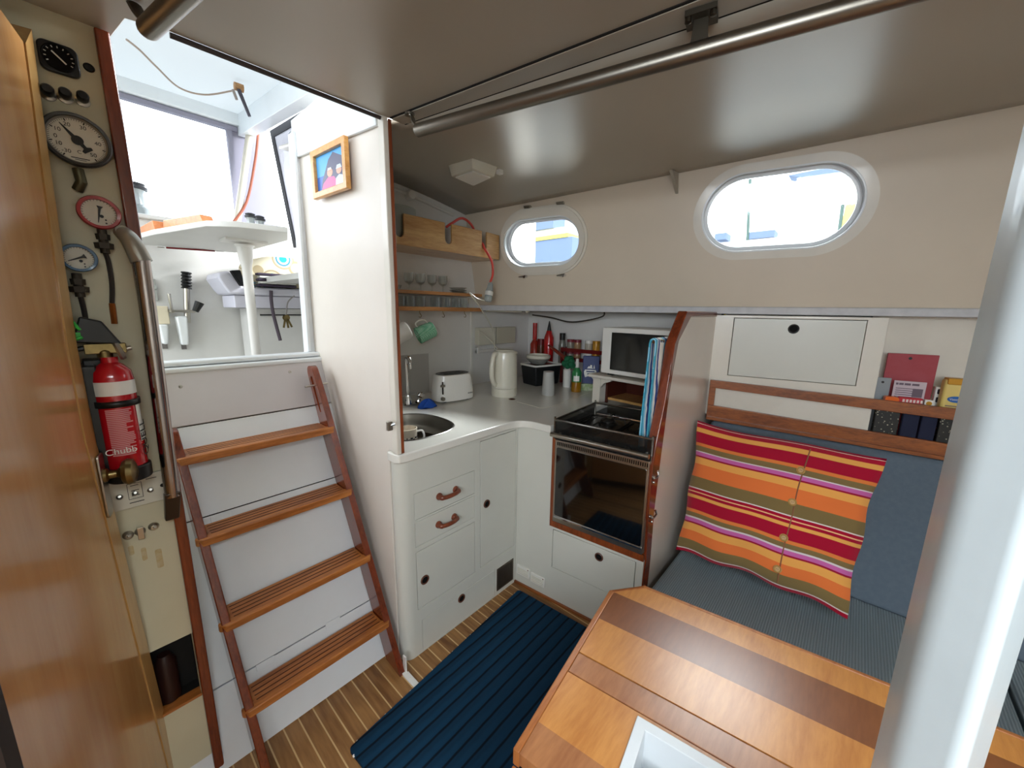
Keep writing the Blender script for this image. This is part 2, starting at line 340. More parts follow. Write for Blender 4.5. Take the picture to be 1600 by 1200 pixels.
struct('trim_3', MB().hexa([(lx(jA, jB, y) - .02, y, 2.032) for y in (1.18, -1.65)] + [(lx(kA, kB, y) + .03, y, 2.032) for y in (-1.65, 1.18)],
                           [(lx(jA, jB, y) - .02, y, 2.06) for y in (1.18, -1.65)] + [(lx(kA, kB, y) + .03, y, 2.06) for y in (-1.65, 1.18)]), DARK)
# forward hatch coaming
fh = MB(); fh.prism(I4, boxp(-.54, -1.19, .14, -.51), 2.04, 2.16, [boxp(-.5, -1.15, .1, -.55)]); struct('trim_4', fh, PAINT)
# enclosing walls
struct('wall_left', MB().plate(frame((-1.3, 0, 0), (0, 1, 0), (0, 0, 1)), -1.7, 0, 1.34, 2.02, -.05, 0, [(-1.25, 1.4, -.5, 1.84), (-.4, 1.4, .35, 1.84)]), wood('saloon_mahogany', '#2e1a10', '#553420', (9, 9, 1), .35, .3, 3, .5))  # unseen window openings, added to go with the fill lamp
struct('wall_forward', MB().box(-1.35, 2.95, -1.7, -1.64, 0, 2.2), PAINT)
BULKY = 2.0
BKH = frame((0, BULKY, 0), (1, 0, 0), (0, 0, 1))
struct('wall_aft', MB().box(.77, 2.5, BULKY, BULKY + .04, 0, 2.16), LINER)
struct('wall_hull', MB().prism(I4, [(2.44, 2.0), (2.44, .9), (2.80, -1.64), (2.86, -1.64), (2.50, .9), (2.50, 2.0)], 0, DECK + .02), LINER)
# side deck over the recess, with the grey edge strip
dk = MB(); dk.hexa([(xb(y) - .01, y, DECK - .012) for y in (2.0, -1.64)] + [(2.88, y, DECK - .012) for y in (-1.64, 2.0)], [(xb(y) - .01, y, DECK + .012) for y in (2.0, -1.64)] + [(2.88, y, DECK + .012) for y in (-1.64, 2.0)])
struct('ceiling_side_deck', dk, plain('deck_underside', '#b9b1a2', .5, wear=.15))
EDGE = plain('grey_white_edge_strip', '#c9c9cc', .6, wear=.25, wearcol='#8a8c92', scale=18)
q0, q1 = at_plane(760, 474, (1, .2, 0), 2.25), at_plane(760, 484, (1, .2, 0), 2.25)
es = MB(); es.hexa([(xb(y) - .022, y, 1.420) for y in (2.0, -1.64)] + [(xb(y) + .0, y, 1.420) for y in (-1.64, 2.0)], [(xb(y) - .022, y, 1.455) for y in (2.0, -1.64)] + [(xb(y) + .0, y, 1.455) for y in (-1.64, 2.0)])
struct('trim_5', es, EDGE, bevel=.005)
# partition between companionway and galley, rising into the hatch coaming
PF = frame((.712, 1.185, 0), (-.075, -.85, 0), (0, 0, 1))   # x runs toward the lens
pu = lambda px, py, h=0: uv(PF, px, py, h)
PD = Vector((-.06, 1, 0)).normalized(); PT = MB(); PT.prism(frame((.712, 1.185, 0), PD, (0, 0, 1)), [(.051, 0), (.84, 0), (.84, 1.2), (.60, 1.2), (.60, 2.15), (.3, 2.17), (0.0, 2.04), (0, .906), (.051, .906)], -.0, .018)
struct('wall_companionway', PT, plain('white_panel_warm', '#ddd5cb', .38, coat=.1, wear=.05, scale=4, bmp=.03), bevel=.002)
PG = frame((.712, 1.185, 0), -PD, (0, 0, 1))     # face seen from the companionway, x toward the lens, normal toward the ladder
# white header board on that partition
hb = [uv(PG, 475, 243, .0), uv(PG, 588, 200, .0)]
struct('trim_6', MB().prism(PG, [(-.598, 2.145), (-.598, hb[0][1]), (-.02, hb[1][1]), (-.02, 2.045), (-.3, 2.165)], .001, .012), COLD, bevel=.003)
struct('trim_7', MB().box(.701, .719, 1.165, 1.20, .907, 2.0), PAINT, bevel=.004)
struct('trim_14', MB().box(.7195, .732, 1.168, 1.21, .907, 1.998), TEAKZ, bevel=.002)
struct('wall_shade_added', MB().box(-.20, -.17, .78, 1.28, 0, 1.99), wood('shade_dark_wood', '#1c100a', '#33201a'))  # dark wall added behind the door to keep the gap there dark
# sloping bulkhead behind the ladder, in separate boards
BKS = .37; BK = frame((0, 1.272, 0), (1, 0, 0), (0, BKS, 1))
s1 = [uv(BK, 268, 670)[1], uv(BK, 487, 635)[1]]; s2 = uv(BK, 330, 805)[1]; s3 = uv(BK, 470, 1000)[1]
ZL = 1.20 * math.hypot(1, BKS); struct('wall_bulkhead_backing', MB().box(-.3, .70, .02, ZL, -.03, -.012, BK), DARK)
bk = MB(); g = .0018
for a, b in ((0.01, s3 - g), (s3 + g, s2 - g), (s2 + g, s1[0] - g)): bk.box(-.28, .685, a, b, -.012, 0, BK)
wbk = struct('wall_bulkhead', bk, COLD, bevel=.0015)
for px_, py_ in ((345, 808), (415, 1036), (520, 972)):
    u_, v_ = uv(BK, px_, py_); obj('hinge', MB().box(u_ - .028, u_ + .028, v_ - .010, v_ + .010, .0005, .003, BK), COLD, wbk, bevel=.001)
wup = struct('wall_bulkhead_upper', MB().box(-.28, .685, s1[0] + g, ZL, -.012, .004, BK), PINK, bevel=.002)
for px_, py_ in ((282, 604), (453, 581)):
    u_, v_ = uv(BK, px_, py_, .004); obj('screw', MB().lathe(BK @ T(Vector((u_, v_, .004))), [(.006, 0), (.005, .0015), (.002, .001), (0, .0005)], 12), STEEL, wup)
ys = 1.274 + BKS * 1.20
sl = MB(); zs_ = at(503, 560, y=ys).z; sl.box(-.02, .69, ys - .014, ys + .06, zs_ - .012, zs_ + .008); sl.box(-.02, .69, ys - .0, ys + .06, zs_ + .010, zs_ + .028)
struct('sill', sl, COLD, bevel=.008, seg=3)
# right-hand jamb of the companionway
j0, j1 = at(455, 205, y=1.76), at(480, 548, y=1.76); k0, k1 = at(474, 205, y=1.76), at(500, 548, y=1.76)
jm = MB(); jm.hexa([(j1.x, 1.76, 1.2), (.775, 1.76, 1.2), (.775, 1.80, 1.2), (j1.x, 1.80, 1.2)], [(j0.x, 1.76, j0.z), (.80, 1.76, j0.z), (.80, 1.80, j0.z), (j0.x, 1.80, j0.z)])
e = .012; jm.hexa([(j1.x - .0, 1.748, 1.235), (j1.x + e, 1.748, 1.235), (j1.x + e, 1.76, 1.235), (j1.x, 1.76, 1.235)], [(j0.x, 1.748, j0.z), (j0.x + e, 1.748, j0.z), (j0.x + e, 1.76, j0.z), (j0.x, 1.76, j0.z)])
struct('trim_8', jm, COLD, bevel=.003)
# instrument panel bulkhead, with a dark cubby cut low in it
IP = frame((0, 1.3, 0), (1, 0, 0), (0, 0, 1))
struct('wall_instrument', MB().prism(IP, [(-1.3, 0), (.115, 0), (.115, 2.0), (-1.3, 2.0)], -.02, 0, [boxp(-.12, .302, .1025, .504)]), CREAM)
struct('trim_9', MB().prism(IP, boxp(.103, 0, .127, 1.995), -.03, .018), MAHO, bevel=.004)
cb = MB(); cb.box(-.14, .103, 1.321, 1.375, .292, .2965); cb.box(-.14, .103, 1.321, 1.375, .505, .512); cb.box(-.14, .103, 1.37, 1.376, .29, .515); cb.box(-.15, -.14, 1.321, 1.375, .29, .515); cb.box(.103, .106, 1.321, 1.375, .29, .515)
struct('wall_cubby', cb, DARK)
struct('trim_10', MB().box(-.12, .1025, 1.293, 1.325, .296, .304), TEAK)
# wall between the instrument bulkhead and the cockpit (unseen side), closes the boat
struct('wall_quarter', MB().box(.76, .775, 1.8, 2.0, .0, 2.14), PAINT)
struct('wall_quarter_aft', MB().box(-.35, -.28, 1.35, 1.78, .0, 1.2), PAINT)
# mast-side post close to the lens
def polar(px, d): r = ray(px, 1150); k = d / math.hypot(r.x, r.y); return (r.x * k, r.y * k)
pa, pb, pc = polar(1372, .530), polar(1400, .475), polar(1523, .455); pd = (pc[0] * 1.22, pc[1] * 1.32); pe = (pa[0] * 1.12, pa[1] * 1.25)
struct('pillar', MB().prism(I4, [pa, pb, pc, pd, pe], 0, 2.0), plain('cool_white_post_paint', '#ccd6da', .4, coat=.15, wear=.10, wearcol='#9aa4a8', scale=14, bmp=.10), bevel=.012, seg=4)
# ------------------------------------------------------------------ ports
def opening_port(name, label, r, ro, glass_at, ring_h, hinged):
    t = thing(name, label, 'porthole', SW @ Vector(((r[0] + r[2]) / 2, (r[1] + r[3]) / 2, 0)))
    b = MB(); b.prism(SW, stad(ro), 0.0, ring_h * .5, [stad(r)]); b.prism(SW, stad(ro, -.012), ring_h * .5, ring_h, [stad(r)])
    obj('frame', b, PAINT, t, bevel=.004)
    b = MB(); b.prism(SW, stad(r, .0), -.06, ring_h * .8, [stad(r, -.006)]); obj('tunnel', b, COLD, t, bevel=.0015)
    b = MB(); b.prism(SW, stad(r, -.006), glass_at - .006, glass_at + .004, [stad(r, -.022)]); obj('glazing_rim', b, COLD, t, bevel=.002)
    b = MB(); b.prism(SW, stad(r, -.010), glass_at - .003, glass_at - .001); obj('glass', b, PANE, t, flat=True)
    if hinged:
        for px, py in ((826, 324), (877, 318)):
            u, v = uv(SW, px, py); b = MB(); b.box(u - .02, u + .02, v - .006, v + .006, 0, .022, SW); b.tube([SW @ Vector((u - .022, v + .004, .018)), SW @ Vector((u + .022, v + .004, .018))], .005); obj('hinge', b, STEEL, t, bevel=.001)
        for px, py in ((820, 432), (880, 430)):
            u, v = uv(SW, px, py); b = MB(); b.tube([SW @ Vector((u - .03, v, .024)), SW @ Vector((u + .022, v + .004, .026))], [.004, .007]); b.tube([SW @ Vector((u + .012, v, 0)), SW @ Vector((u + .012, v, .034))], .008); obj('dog_latch', b, CHROME, t)
    return t
PANE = bpy.data.materials.new('window_pane'); PANE.use_nodes = True
_n = PANE.node_tree; _b = _n.nodes['Principled BSDF']; _o = _n.nodes['Material Output']; _t = _n.nodes.new('ShaderNodeBsdfTransparent'); _g = _n.nodes.new('ShaderNodeBsdfGlossy'); _m = _n.nodes.new('ShaderNodeMixShader')
_f = _n.nodes.new('ShaderNodeFresnel'); _g.inputs['Roughness'].default_value = .03; _t.inputs[0].default_value = (.95, .97, .97, 1)
_n.links.new(_f.outputs[0], _m.inputs[0]); _n.links.new(_t.outputs[0], _m.inputs[1]); _n.links.new(_g.outputs[0], _m.inputs[2]); _n.links.new(_m.outputs[0], _o.inputs[0]); _n.nodes.remove(_b)
opening_port('porthole', 'small opening oval porthole with hinges and two latches above the galley', P1, P1O, -.03, .03, True)
opening_port('porthole', 'large fixed oval porthole with a plain white rim above the seat locker', P2, P2O, -.045, .008, False)
# ------------------------------------------------------------------ galley cabinet under the sink (faces forward)
CF = frame((0, 1.185, 0), (1, 0, 0), (0, 0, 1)); CX0, CX1, CZ = .706, 1.383, .868
Z5 = lambda a, b: (600 + a / 3, 640 + b / 3)
def r5(*p, M=None): return rect(M or CF, [Z5(*q) for q in p])
dr1 = r5((143, 405), (427, 275), (425, 395), (143, 520)); dr2 = r5((148, 528), (427, 402), (427, 510), (150, 640))
lo = r5((152, 680), (425, 515), (428, 755), (157, 952)); ta = r5((452, 130), (622, 72), (612, 628), (450, 750))
bo = r5((180, 1000), (517, 740), (520, 870), (183, 1145)); ve = r5((530, 745), (605, 700), (605, 795), (528, 850))
lo = (lo[0], lo[1], lo[2], lo[3]); x1 = min(dr1[2], dr2[2], lo[2]); x0 = min(dr1[0], dr2[0], lo[0])
dr1 = (x0, dr1[1], x1, dr1[3]); dr2 = (x0, dr2[1], x1, min(dr2[3], dr1[1] - .006)); lo = (x0, lo[1], x1, min(lo[3], dr2[1] - .008))
bo = (bo[0], .008, bo[2], bo[3]); ta = (max(ta[0], x1 + .012), ta[1], ta[2], min(ta[3], CZ - .02)); bo = (bo[0], bo[1], min(bo[2], ve[0] - .006), min(bo[3], lo[1] - .012)); ve = (max(ve[0], bo[2] + .006), ve[1], min(ve[2], CX1 - .012), ve[3])
sink_cab = thing('galley_cabinet', 'white sink cabinet with drawers and finger-hole doors beside the ladder', 'cabinet', (1.05, 1.3, 0))
b = MB(); n = 8
ol = [(CX1 - .001, 0), (CX1 - .001, CZ), (CX0 + .05, CZ), (CX0 + .05, 0)]
b.plate(CF, CX0 + .05, 0, CX1 - .001, CZ, -.018, 0, [dr1, dr2, lo, ta, bo, ve])
cr = [(CX0 + .05, 1.185)] + [(CX0 + .05 - .045 * math.sin(PI / 2 * k / n), 1.185 + .045 - .045 * math.cos(PI / 2 * k / n)) for k in range(1, n + 1)] + [(CX0 + .017, 1.2305), (CX0 + .05, 1.203)]
b.prism(I4, cr, 0, CZ)
obj('body', b, CAB, sink_cab, bevel=.001)
b = MB(); b.box(CX0 + .05, CX1 - .02, 1.21, 1.22, .02, CZ - .01); obj('interior', b, DARK, sink_cab)
RING = plain('brown_finger_ring', '#5a3220', .35, coat=.3)
def finger(M, x, y, parent, r=.020):
    b = MB(); MM = M @ T(Vector((x, y, 0))); b.lathe(MM, [(r * .70, -.003), (r * .72, .0035), (r * .86, .005), (r, .003), (r, .0)], 24); b.lathe(MM, [(0, .0012), (r * .72, .0012)], 24, mi=1)
    return obj('finger_ring', b, [RING, BLACKM], parent)
def leaf(name, r, M, parent, mat=CAB, g=.0016, h=.0):
    b = MB(); b.box(r[0] + g, r[2] - g, r[1] + g, r[3] - g, -.016, h, M); return obj(name, b, mat, parent, bevel=.0012)
HW = wood('red_brown_handle_wood', '#4a1c0e', '#8a4426', (3, 3, 3), .35, .3, 5, .5)
for r, (hx0, hy0), (hx1, hy1) in ((dr1, (258, 410), (335, 370)), (dr2, (255, 543), (328, 497))):
    d = leaf('drawer', r, CF, sink_cab)
    a0, a1 = Vector(uv(CF, *Z5(hx0, hy0)) + (0,)), Vector(uv(CF, *Z5(hx1, hy1)) + (0,)); ym = (a0.y + a1.y) / 2; a0.y = a1.y = ym
    b = MB(); dv = (a1 - a0).normalized()
    path = smooth([CF @ (a0 + Vector((0, 0, 0))), CF @ (a0 + Vector((0, 0, .02))), CF @ (a0 + dv * .022 + Vector((0, 0, .03))), CF @ (a1 - dv * .022 + Vector((0, 0, .03))), CF @ (a1 + Vector((0, 0, .02))), CF @ a1], 5)
    b.tube(path, [.0105 if (i < 7 or i > len(path) - 8) else .0085 for i in range(len(path))], 12)
    for a in (a0, a1): b.lathe(CF @ T(a), [(0, 0), (.015, 0), (.015, .006), (.011, .012), (0, .012)], 20)
    obj('handle', b, HW, d)
d = leaf('door', lo, CF, sink_cab, g=.0028); finger(CF, *uv(CF, *Z5(191, 797)), d)
d = leaf('door', ta, CF, sink_cab, g=.0028); finger(CF, *uv(CF, *Z5(481, 441)), d)
d = leaf('kick_panel', bo, CF, sink_cab); finger(CF, *uv(CF, *Z5(363, 884)), d)
b = MB(); b.prism(CF, boxp(*ve), -.004, .002, [boxp(ve[0] + .008, ve[1] + .008, ve[2] - .008, ve[3] - .008)])
k = 14
for i in range(k): xx = ve[0] + .008 + (ve[2] - ve[0] - .016) * (i + .5) / k; b.box(xx - .0012, xx + .0012, ve[1] + .008, ve[3] - .008, -.003, .0, CF)
b.box(ve[0] + .004, ve[2] - .004, ve[1] + .004, ve[3] - .004, -.008, -.006, CF); obj('vent_grille', b, plain('dull_bronze_grille', '#6a6258', .4, metal=.8), sink_cab, label='dull bronze vent grille')
# ------------------------------------------------------------------ stove cabinet (faces inboard)
sf0, sf1 = at(805, 908, z=0), at(925, 971, z=0); sd = (sf1 - sf0).normalized(); SFx0 = sf0.copy()
SF = frame(SFx0, sd, (0, 0, 1)); PARTY = .535
SLEN = (SFx0.y - PARTY) / -sd.y
Z6 = lambda a, b: (780 + a * .26667, 660 + b * .26667)
def q6(a, b, h=0): return uv(SF, *Z6(a, b), h)
ov = [q6(315, 90)[0], q6(297, 597)[1]]                   # left side and bottom of the wooden surround
ox0, oz0 = (q6(313, 90)[0] + q6(297, 590)[0]) / 2, (q6(300, 597)[1] + q6(850, 828)[1]) / 2
dp = rect(SF, [Z6(313, 622), Z6(840, 835), Z6(850, 1100), Z6(308, 848)]); dp = (dp[0], dp[1], SLEN - .03, min(dp[3], oz0 - .008))
stove_cab = thing('galley_cabinet', 'white cabinet framing the oven with a drop panel underneath it', 'cabinet', (1.45, .8, 0))
b = MB(); b.plate(SF, 0, 0, SLEN, .868, -.018, 0, [dp, (ox0, oz0, SLEN + .1, 1)]); obj('body', b, CAB, stove_cab, bevel=.001)
b = MB(); b.box(.03, SLEN - .01, .03, oz0 - .02, -.04, -.03, SF); obj('interior', b, DARK, stove_cab)
d = leaf('drop_panel', dp, SF, stove_cab, g=.0028); finger(SF, *q6(585, 788), d)
b = MB(); wv = .016
b.prism(SF, [(ox0, oz0), (SLEN, oz0), (SLEN, oz0 + .030), (ox0 + wv, oz0 + .030), (ox0 + wv, .872), (ox0, .872)], -.03, .003); obj('oven_surround', b, TEAKZ, stove_cab, bevel=.0015, label='teak trim around the oven')
b = MB(); b.box(.0, SLEN, 0, .012, .0005, .012, SF); obj('baseboard', b, TEAKY, stove_cab, bevel=.002)
for a, c in (((108, 815), (180, 925)), ((190, 865), (268, 975))):
    x0, y1 = q6(*a); x1, y0 = q6(*c)
    t = thing('wall_socket', 'white outlet at the foot of the oven cabinet, ' + ('nearer the corner' if a[0] == 108 else 'nearer the oven'), 'outlet', SF @ Vector((x0, y0, 0)))
    ymid = (y0 + y1) / 2; hgt = .052
    b = MB(); b.prism(SF, rrect(x0, ymid - hgt / 2, x1, ymid + hgt / 2, .004), .0006, .008); obj('plate', b, WHITEP, t, bevel=.0015)
    b = MB()
    for k in range(4): b.box(x0 + .006, x1 - .006, ymid - .018 + .009 * k, ymid - .015 + .009 * k, .008, .011, SF)
    obj('louvre', b, CREAMP, t, bevel=.0007)
    b = MB(); b.box(x1 - .012, x1 - .006, ymid + .018, ymid + .022, .008, .0095, SF); obj('switch', b, plain('rusty_mark', '#7a4030', .6), t)
# ------------------------------------------------------------------ worktop with sink opening
CT = .905
c_in = at(812, 661, z=CT); c_l = (.712, 1.165); fr_y = 1.163
cS = at(868, 663, z=CT); bS = at(938, 629, z=CT)
sk_c = Vector((.885, 1.45)); SRX, SRY = .235, .19
sR = at(720, 664, z=CT); sk_pts = [at(a, b_, z=CT) for a, b_ in ((722, 662), (700, 676), (660, 688), (625, 692), (700, 650), (660, 643), (630, 645))]
scx = .93; scy = (sum(p.y for p in sk_pts if True) / len(sk_pts)); scy = (at(640, 691, z=CT).y + at(650, 643, z=CT).y) / 2; sry = (at(650, 643, z=CT).y - at(640, 691, z=CT).y) / 2; srx = sR.x - scx + .0
def superell(cx, cy, rx, ry, n=40, p=2.6): return [(cx + rx * math.copysign(abs(math.cos(t)) ** (2 / p), math.cos(t)), cy + ry * math.copysign(abs(math.sin(t)) ** (2 / p), math.sin(t))) for t in (2 * PI * k / n for k in range(n))]
sink_o = superell(scx, scy, srx, sry)
ip = [(1.30, fr_y), (1.345, 1.155), (1.372, 1.13), (1.385, 1.09), (1.388, cS.y + .02)]
wt = [(.735, fr_y)] + [tuple(p)[:2] for p in smooth([(1.25, fr_y, 0), (1.31, 1.160, 0), (1.352, 1.142, 0), (1.374, 1.105, 0), (1.380, 1.05, 0), (1.380, cS.y, 0)], 5)] + [(bS.x, bS.y - .02), (2.38, bS.y - .02), (2.43, 1.99), (.735, 1.99)]
wt = [(.735, fr_y - .0)] + wt[1:-1] + [(.736, 1.99), (.736, 1.234), (.698, 1.234), (.698, 1.19), (.708, 1.168)]
b = MB(); b.prism(I4, wt, CZ + .001, CT, [list(reversed(sink_o))]); work = obj('worktop', b, plain('white_moulded_worktop', '#dedcd4', .25, coat=.3, wear=.03, scale=4), bevel=.012, seg=4)
tag(work, 'white moulded L-shaped galley worktop with a rounded inner corner', 'worktop')
# edge of the lid let into the worktop and its finger ring
lidp = [at(a, b_, z=CT) for a, b_ in ((808, 628), (851, 639), (925, 612))]
b = MB(); b.tube(smooth([lidp[0] + Vector((0, 0, .0005)), lidp[0].lerp(lidp[1], .6), lidp[1].lerp(lidp[0], .12), lidp[1].lerp(lidp[2], .12), lidp[1].lerp(lidp[2], .5), lidp[2]], 5), .0016, 6); obj('lid_edge', b, CREAMP, work)
rg = at(800, 624, z=CT); b = MB(); b.lathe(T(rg), [(.012, .0005), (.013, .003), (.018, .004), (.021, .001)], 24); b.lathe(T(rg), [(0, .0012), (.0125, .0012)], 24, mi=1); obj('finger_ring', b, [RING, BLACKM], work)
# sink
sk = thing('sink', 'oval stainless steel sink set into the galley worktop', 'sink', (scx, scy, CT - .09))
b = MB(); prof = [(1.0, 0.002), (.985, .004), (.95, .001), (.93, -.02), (.90, -.06), (.82, -.080), (.6, -.088), (.0, -.09)]
def skf(u, v):
    k = v * (len(prof) - 1); i = min(int(k), len(prof) - 2); f = k - i; s = prof[i][0] * (1 - f) + prof[i + 1][0] * f; z = prof[i][1] * (1 - f) + prof[i + 1][1] * f
    t = 2 * PI * u; p = 2.6; return Vector((scx + (srx + .010) * s * math.copysign(abs(math.cos(t)) ** (2 / p), math.cos(t)), scy + (sry + .010) * s * math.copysign(abs(math.sin(t)) ** (2 / p), math.sin(t)), CT + z))
b.grid(skf, 48, 21); obj('basin', b, plain('satin_steel_basin', '#8f8c86', .3, metal=1), sk, recalc=False)
b = MB(); b.lathe(T(Vector((scx, scy, CT - .089))), [(0, .001), (.02, .001), (.026, .004), (.03, .002)], 20); obj('drain', b, CHROME, sk)
# mixer tap
ft = at(638, 634, z=CT); tp = thing('mixer_tap', 'chrome mixer tap with a tall bent spout behind the sink', 'tap', ft)
b = MB(); b.prism(T(ft), rrect(-.085, -.026, .085, .026, .026), 0, .012); b.lathe(T(ft), [(.024, .01), (.02, .04), (.014, .06), (0, .06)], 24); obj('base', b, CHROME, tp, bevel=.003)
zt = .0
zt = at(634, 556, y=ft.y).z - ft.z
b = MB(); b.tube(smooth([ft + Vector((0, 0, .04)), ft + Vector((0, 0, zt * .5)), ft + Vector((-.002, -.0, zt * .86)), ft + Vector((-.008, -.012, zt * .98)), ft + Vector((-.016, -.045, zt * .985)), ft + Vector((-.02, -.062, zt * .90)), ft + Vector((-.02, -.066, zt * .78))], 6), .0095, 14); obj('spout', b, CHROME, tp)
for s in (-1, 1):
    b = MB(); M = T(ft + Vector((s * .06, 0, .01))) @ RY(s * 28); b.lathe(M, [(.014, 0), (.014, .022), (.012, .03), (0, .03)], 16)
    b.lathe(M, [(.018, .028), (.026, .034), (.024, .05), (.014, .058), (0, .06)], 8); obj('handle', b, CHROME, tp, ang=20)
# mug in the sink
def mug(name, label, M, r, h, mats, handle_ang=0, group=None):
    t = thing(name, label, 'mug', M.translation, group)
    b = MB(); b.lathe(M, [(0, .0), (r * .8, 0), (r * .92, .006), (r * .96, .02), (r, h), (r - .0035, h + .001), (r - .005, h - .002), (r * .9, .012), (0, .008)], 32); obj('cup', b, mats[0], t)
    Mh = M @ RZ(handle_ang); b = MB(); b.tube(smooth([Mh @ Vector(p) for p in ((r * .95, 0, h * .82), (r + .02, 0, h * .84), (r + .028, 0, h * .58), (r + .018, 0, h * .3), (r * .95, 0, h * .22))], 5), .0045, 10); obj('handle', b, mats[1], t)
    return t
def pattern_mug(name, ca, cb_, freq):
    m, nt, bs = base_mat(name); v = mapping(nt); w = nd(nt, 'ShaderNodeTexChecker', Scale=freq); nt.links.new(v, w.inputs['Vector']); w.inputs['Color1'].default_value = lin(ca); w.inputs['Color2'].default_value = lin(cb_)
    sp = nd(nt, 'ShaderNodeSeparateXYZ'); nt.links.new(v, sp.inputs[0]); r_ = ramp(nt, sp.outputs[2], [(0, (1, 1, 1, 1)), (.062, (0, 0, 0, 1))], 'CONSTANT')
    mx = nd(nt, 'ShaderNodeMix'); mx.data_type = 'RGBA'; nt.links.new(r_, mx.inputs[0]); mx.inputs[6].default_value = lin('#ddd0bc'); nt.links.new(w.outputs[0], mx.inputs[7]); nt.links.new(mx.outputs[2], bs.inputs['Base Color'])
    bs.inputs['Roughness'].default_value = .2; bs.inputs['Coat Weight'].default_value = .4; return m
mp = at(637, 688, z=.83); mp.z = .81; mp = Vector((scx - .055, scy - .02, CT - .147))
c0 = at(636, 668, z=CT + .012)
mug('mug', 'white mug with a black geometric pattern standing in the sink', T(Vector((c0[0], c0[1], CT - .086))), .043, .096, (pattern_mug('black_white_pattern', '#e8e0d0', '#26282a', 90), WHITEP), -35)
# ------------------------------------------------------------------ stove
oy = SLEN
gl = [Z6(340, 130), Z6(885, 290), Z6(850, 750), Z6(328, 540)]; gr = rect(SF, gl, .004)
st = thing('stove', 'stainless gas cooker with a black glass oven door and sea rails', 'stove', SF @ Vector((.42, .44, -.2)))
ox1 = SLEN - .004; ot = .865
b = MB(); b.box(ox0 + wv + .002, ox1, oz0 + .034, ot, -.42, .0, SF); obj('body', b, STEEL, st, bevel=.003)
yb, yt = gr[1], gr[3]; BG = plain('black_oven_glass', '#060606', .04, coat=1, spec=.8)
b = MB(); b.box(ox0 + wv + .004, ox1 - .002, oz0 + .036, yt + .035, .001, .012, SF); dd = obj('oven_door', b, STEEL, st, bevel=.003)
b = MB(); b.prism(SF, rrect(gr[0] + .002, yb + .01, ox1 - .010, yt, .008), .0125, .015); obj('oven_window', b, BG, dd)
b = MB(); b.box(gr[0], ox1 - .006, yb - .002, yb + .006, .012, .017, SF); obj('bottom_strip', b, CHROME, dd, bevel=.001)
b = MB(); nn = 46
for i in range(nn): xx = gr[0] + .004 + (ox1 - .016 - gr[0]) * i / (nn - 1); b.box(xx, xx + .0045, yt + .010, yt + .026, .0122, .0132, SF)
obj('vent_slots', b, BLACKM, dd, flat=True)
hl, hr = q6(303, 58, .035), q6(890, 218, .035); hz = (hl[1] + hr[1]) / 2
b = MB(); b.tube([SF @ Vector((hl[0], hz, .035)), SF @ Vector((ox1, hz, .035))], .0105, 16)
for xx in (hl[0] + .03, ox1 - .02): b.tube([SF @ Vector((xx, hz, .0)), SF @ Vector((xx, hz, .035))], .006, 10)
obj('front_rail', b, STEEL, st)
b = MB(); b.box(ox0 + .01, ox1, yt + .036, ot + .004, .001, .010, SF); obj('control_strip', b, BLACK, st, bevel=.002)
for xx in (.3, .42, .54, .66):
    u = ox0 + (ox1 - ox0) * (xx - .15) / .65; b = MB(); b.lathe(SF @ T(Vector((u, (hz + ot) / 2 + .004, .01))), [(.013, 0), (.013, .012), (.010, .017), (0, .017)], 18); b.box(-.002, .002, -.012, .012, .017, .020, SF @ T(Vector((u, (hz + ot) / 2 + .004, .01)))); obj('knob', b, BLACK, st)
# hob well, pan supports and sea rails
fz = uv(SF, 870, 656)[1]; D0 = -.43
b = MB(); b.box(ox0 + .012, ox1, ot, ot + .006, D0, .004, SF); obj('hob_top', b, plain('dark_hob', '#3a3734', .25, metal=.8), st, bevel=.002)
RAILM = plain('smoked_rail_steel', '#8d8a84', .22, metal=1)
b = MB()
for a, c in (((ox0 + .01, .002), (ox1, .002)), ((ox0 + .01, .002), (ox0 + .01, D0)), ((ox0 + .01, D0), (ox1, D0)), ((ox1, .002), (ox1, D0))): b.tube([SF @ Vector((a[0], fz, a[1])), SF @ Vector((c[0], fz, c[1]))], .0055, 8)
for a in ((ox0 + .01, .002), (ox1, .002), (ox0 + .01, D0), (ox1, D0)): b.tube([SF @ Vector((a[0], ot, a[1])), SF @ Vector((a[0], fz + .014, a[1]))], .005, 8)
obj('sea_rail', b, RAILM, st)
SMK = plain('dark_rail_infill', '#1c1b1a', .15, coat=.6, alpha=.6)
b = MB(); b.box(ox0 + .012, ox1, ot + .006, fz - .006, -.001, .001, SF); b.box(ox0 + .008, ox0 + .011, ot + .006, fz - .006, D0, .0, SF); obj('sea_rail_infill', b, SMK, st)
cxs = (ox0 + (ox1 - ox0) * .30, ox0 + (ox1 - ox0) * .74); cds = (-.12, -.31)
for i, cx in enumerate(cxs):
    for j, cd in enumerate(cds):
        M = SF @ T(Vector((cx, ot + .006, cd))) @ RX(-90); rr = .036 if (i + j) % 2 else .028
        b = MB(); b.lathe(M, [(rr + .016, 0), (rr + .012, .005), (rr, .006), (rr, .014), (rr - .004, .018), (0, .019)], 24); obj('burner', b, [plain('burner_cap', '#3a3836', .35, metal=.8)], st)
b = MB(); hzz = ot + .034
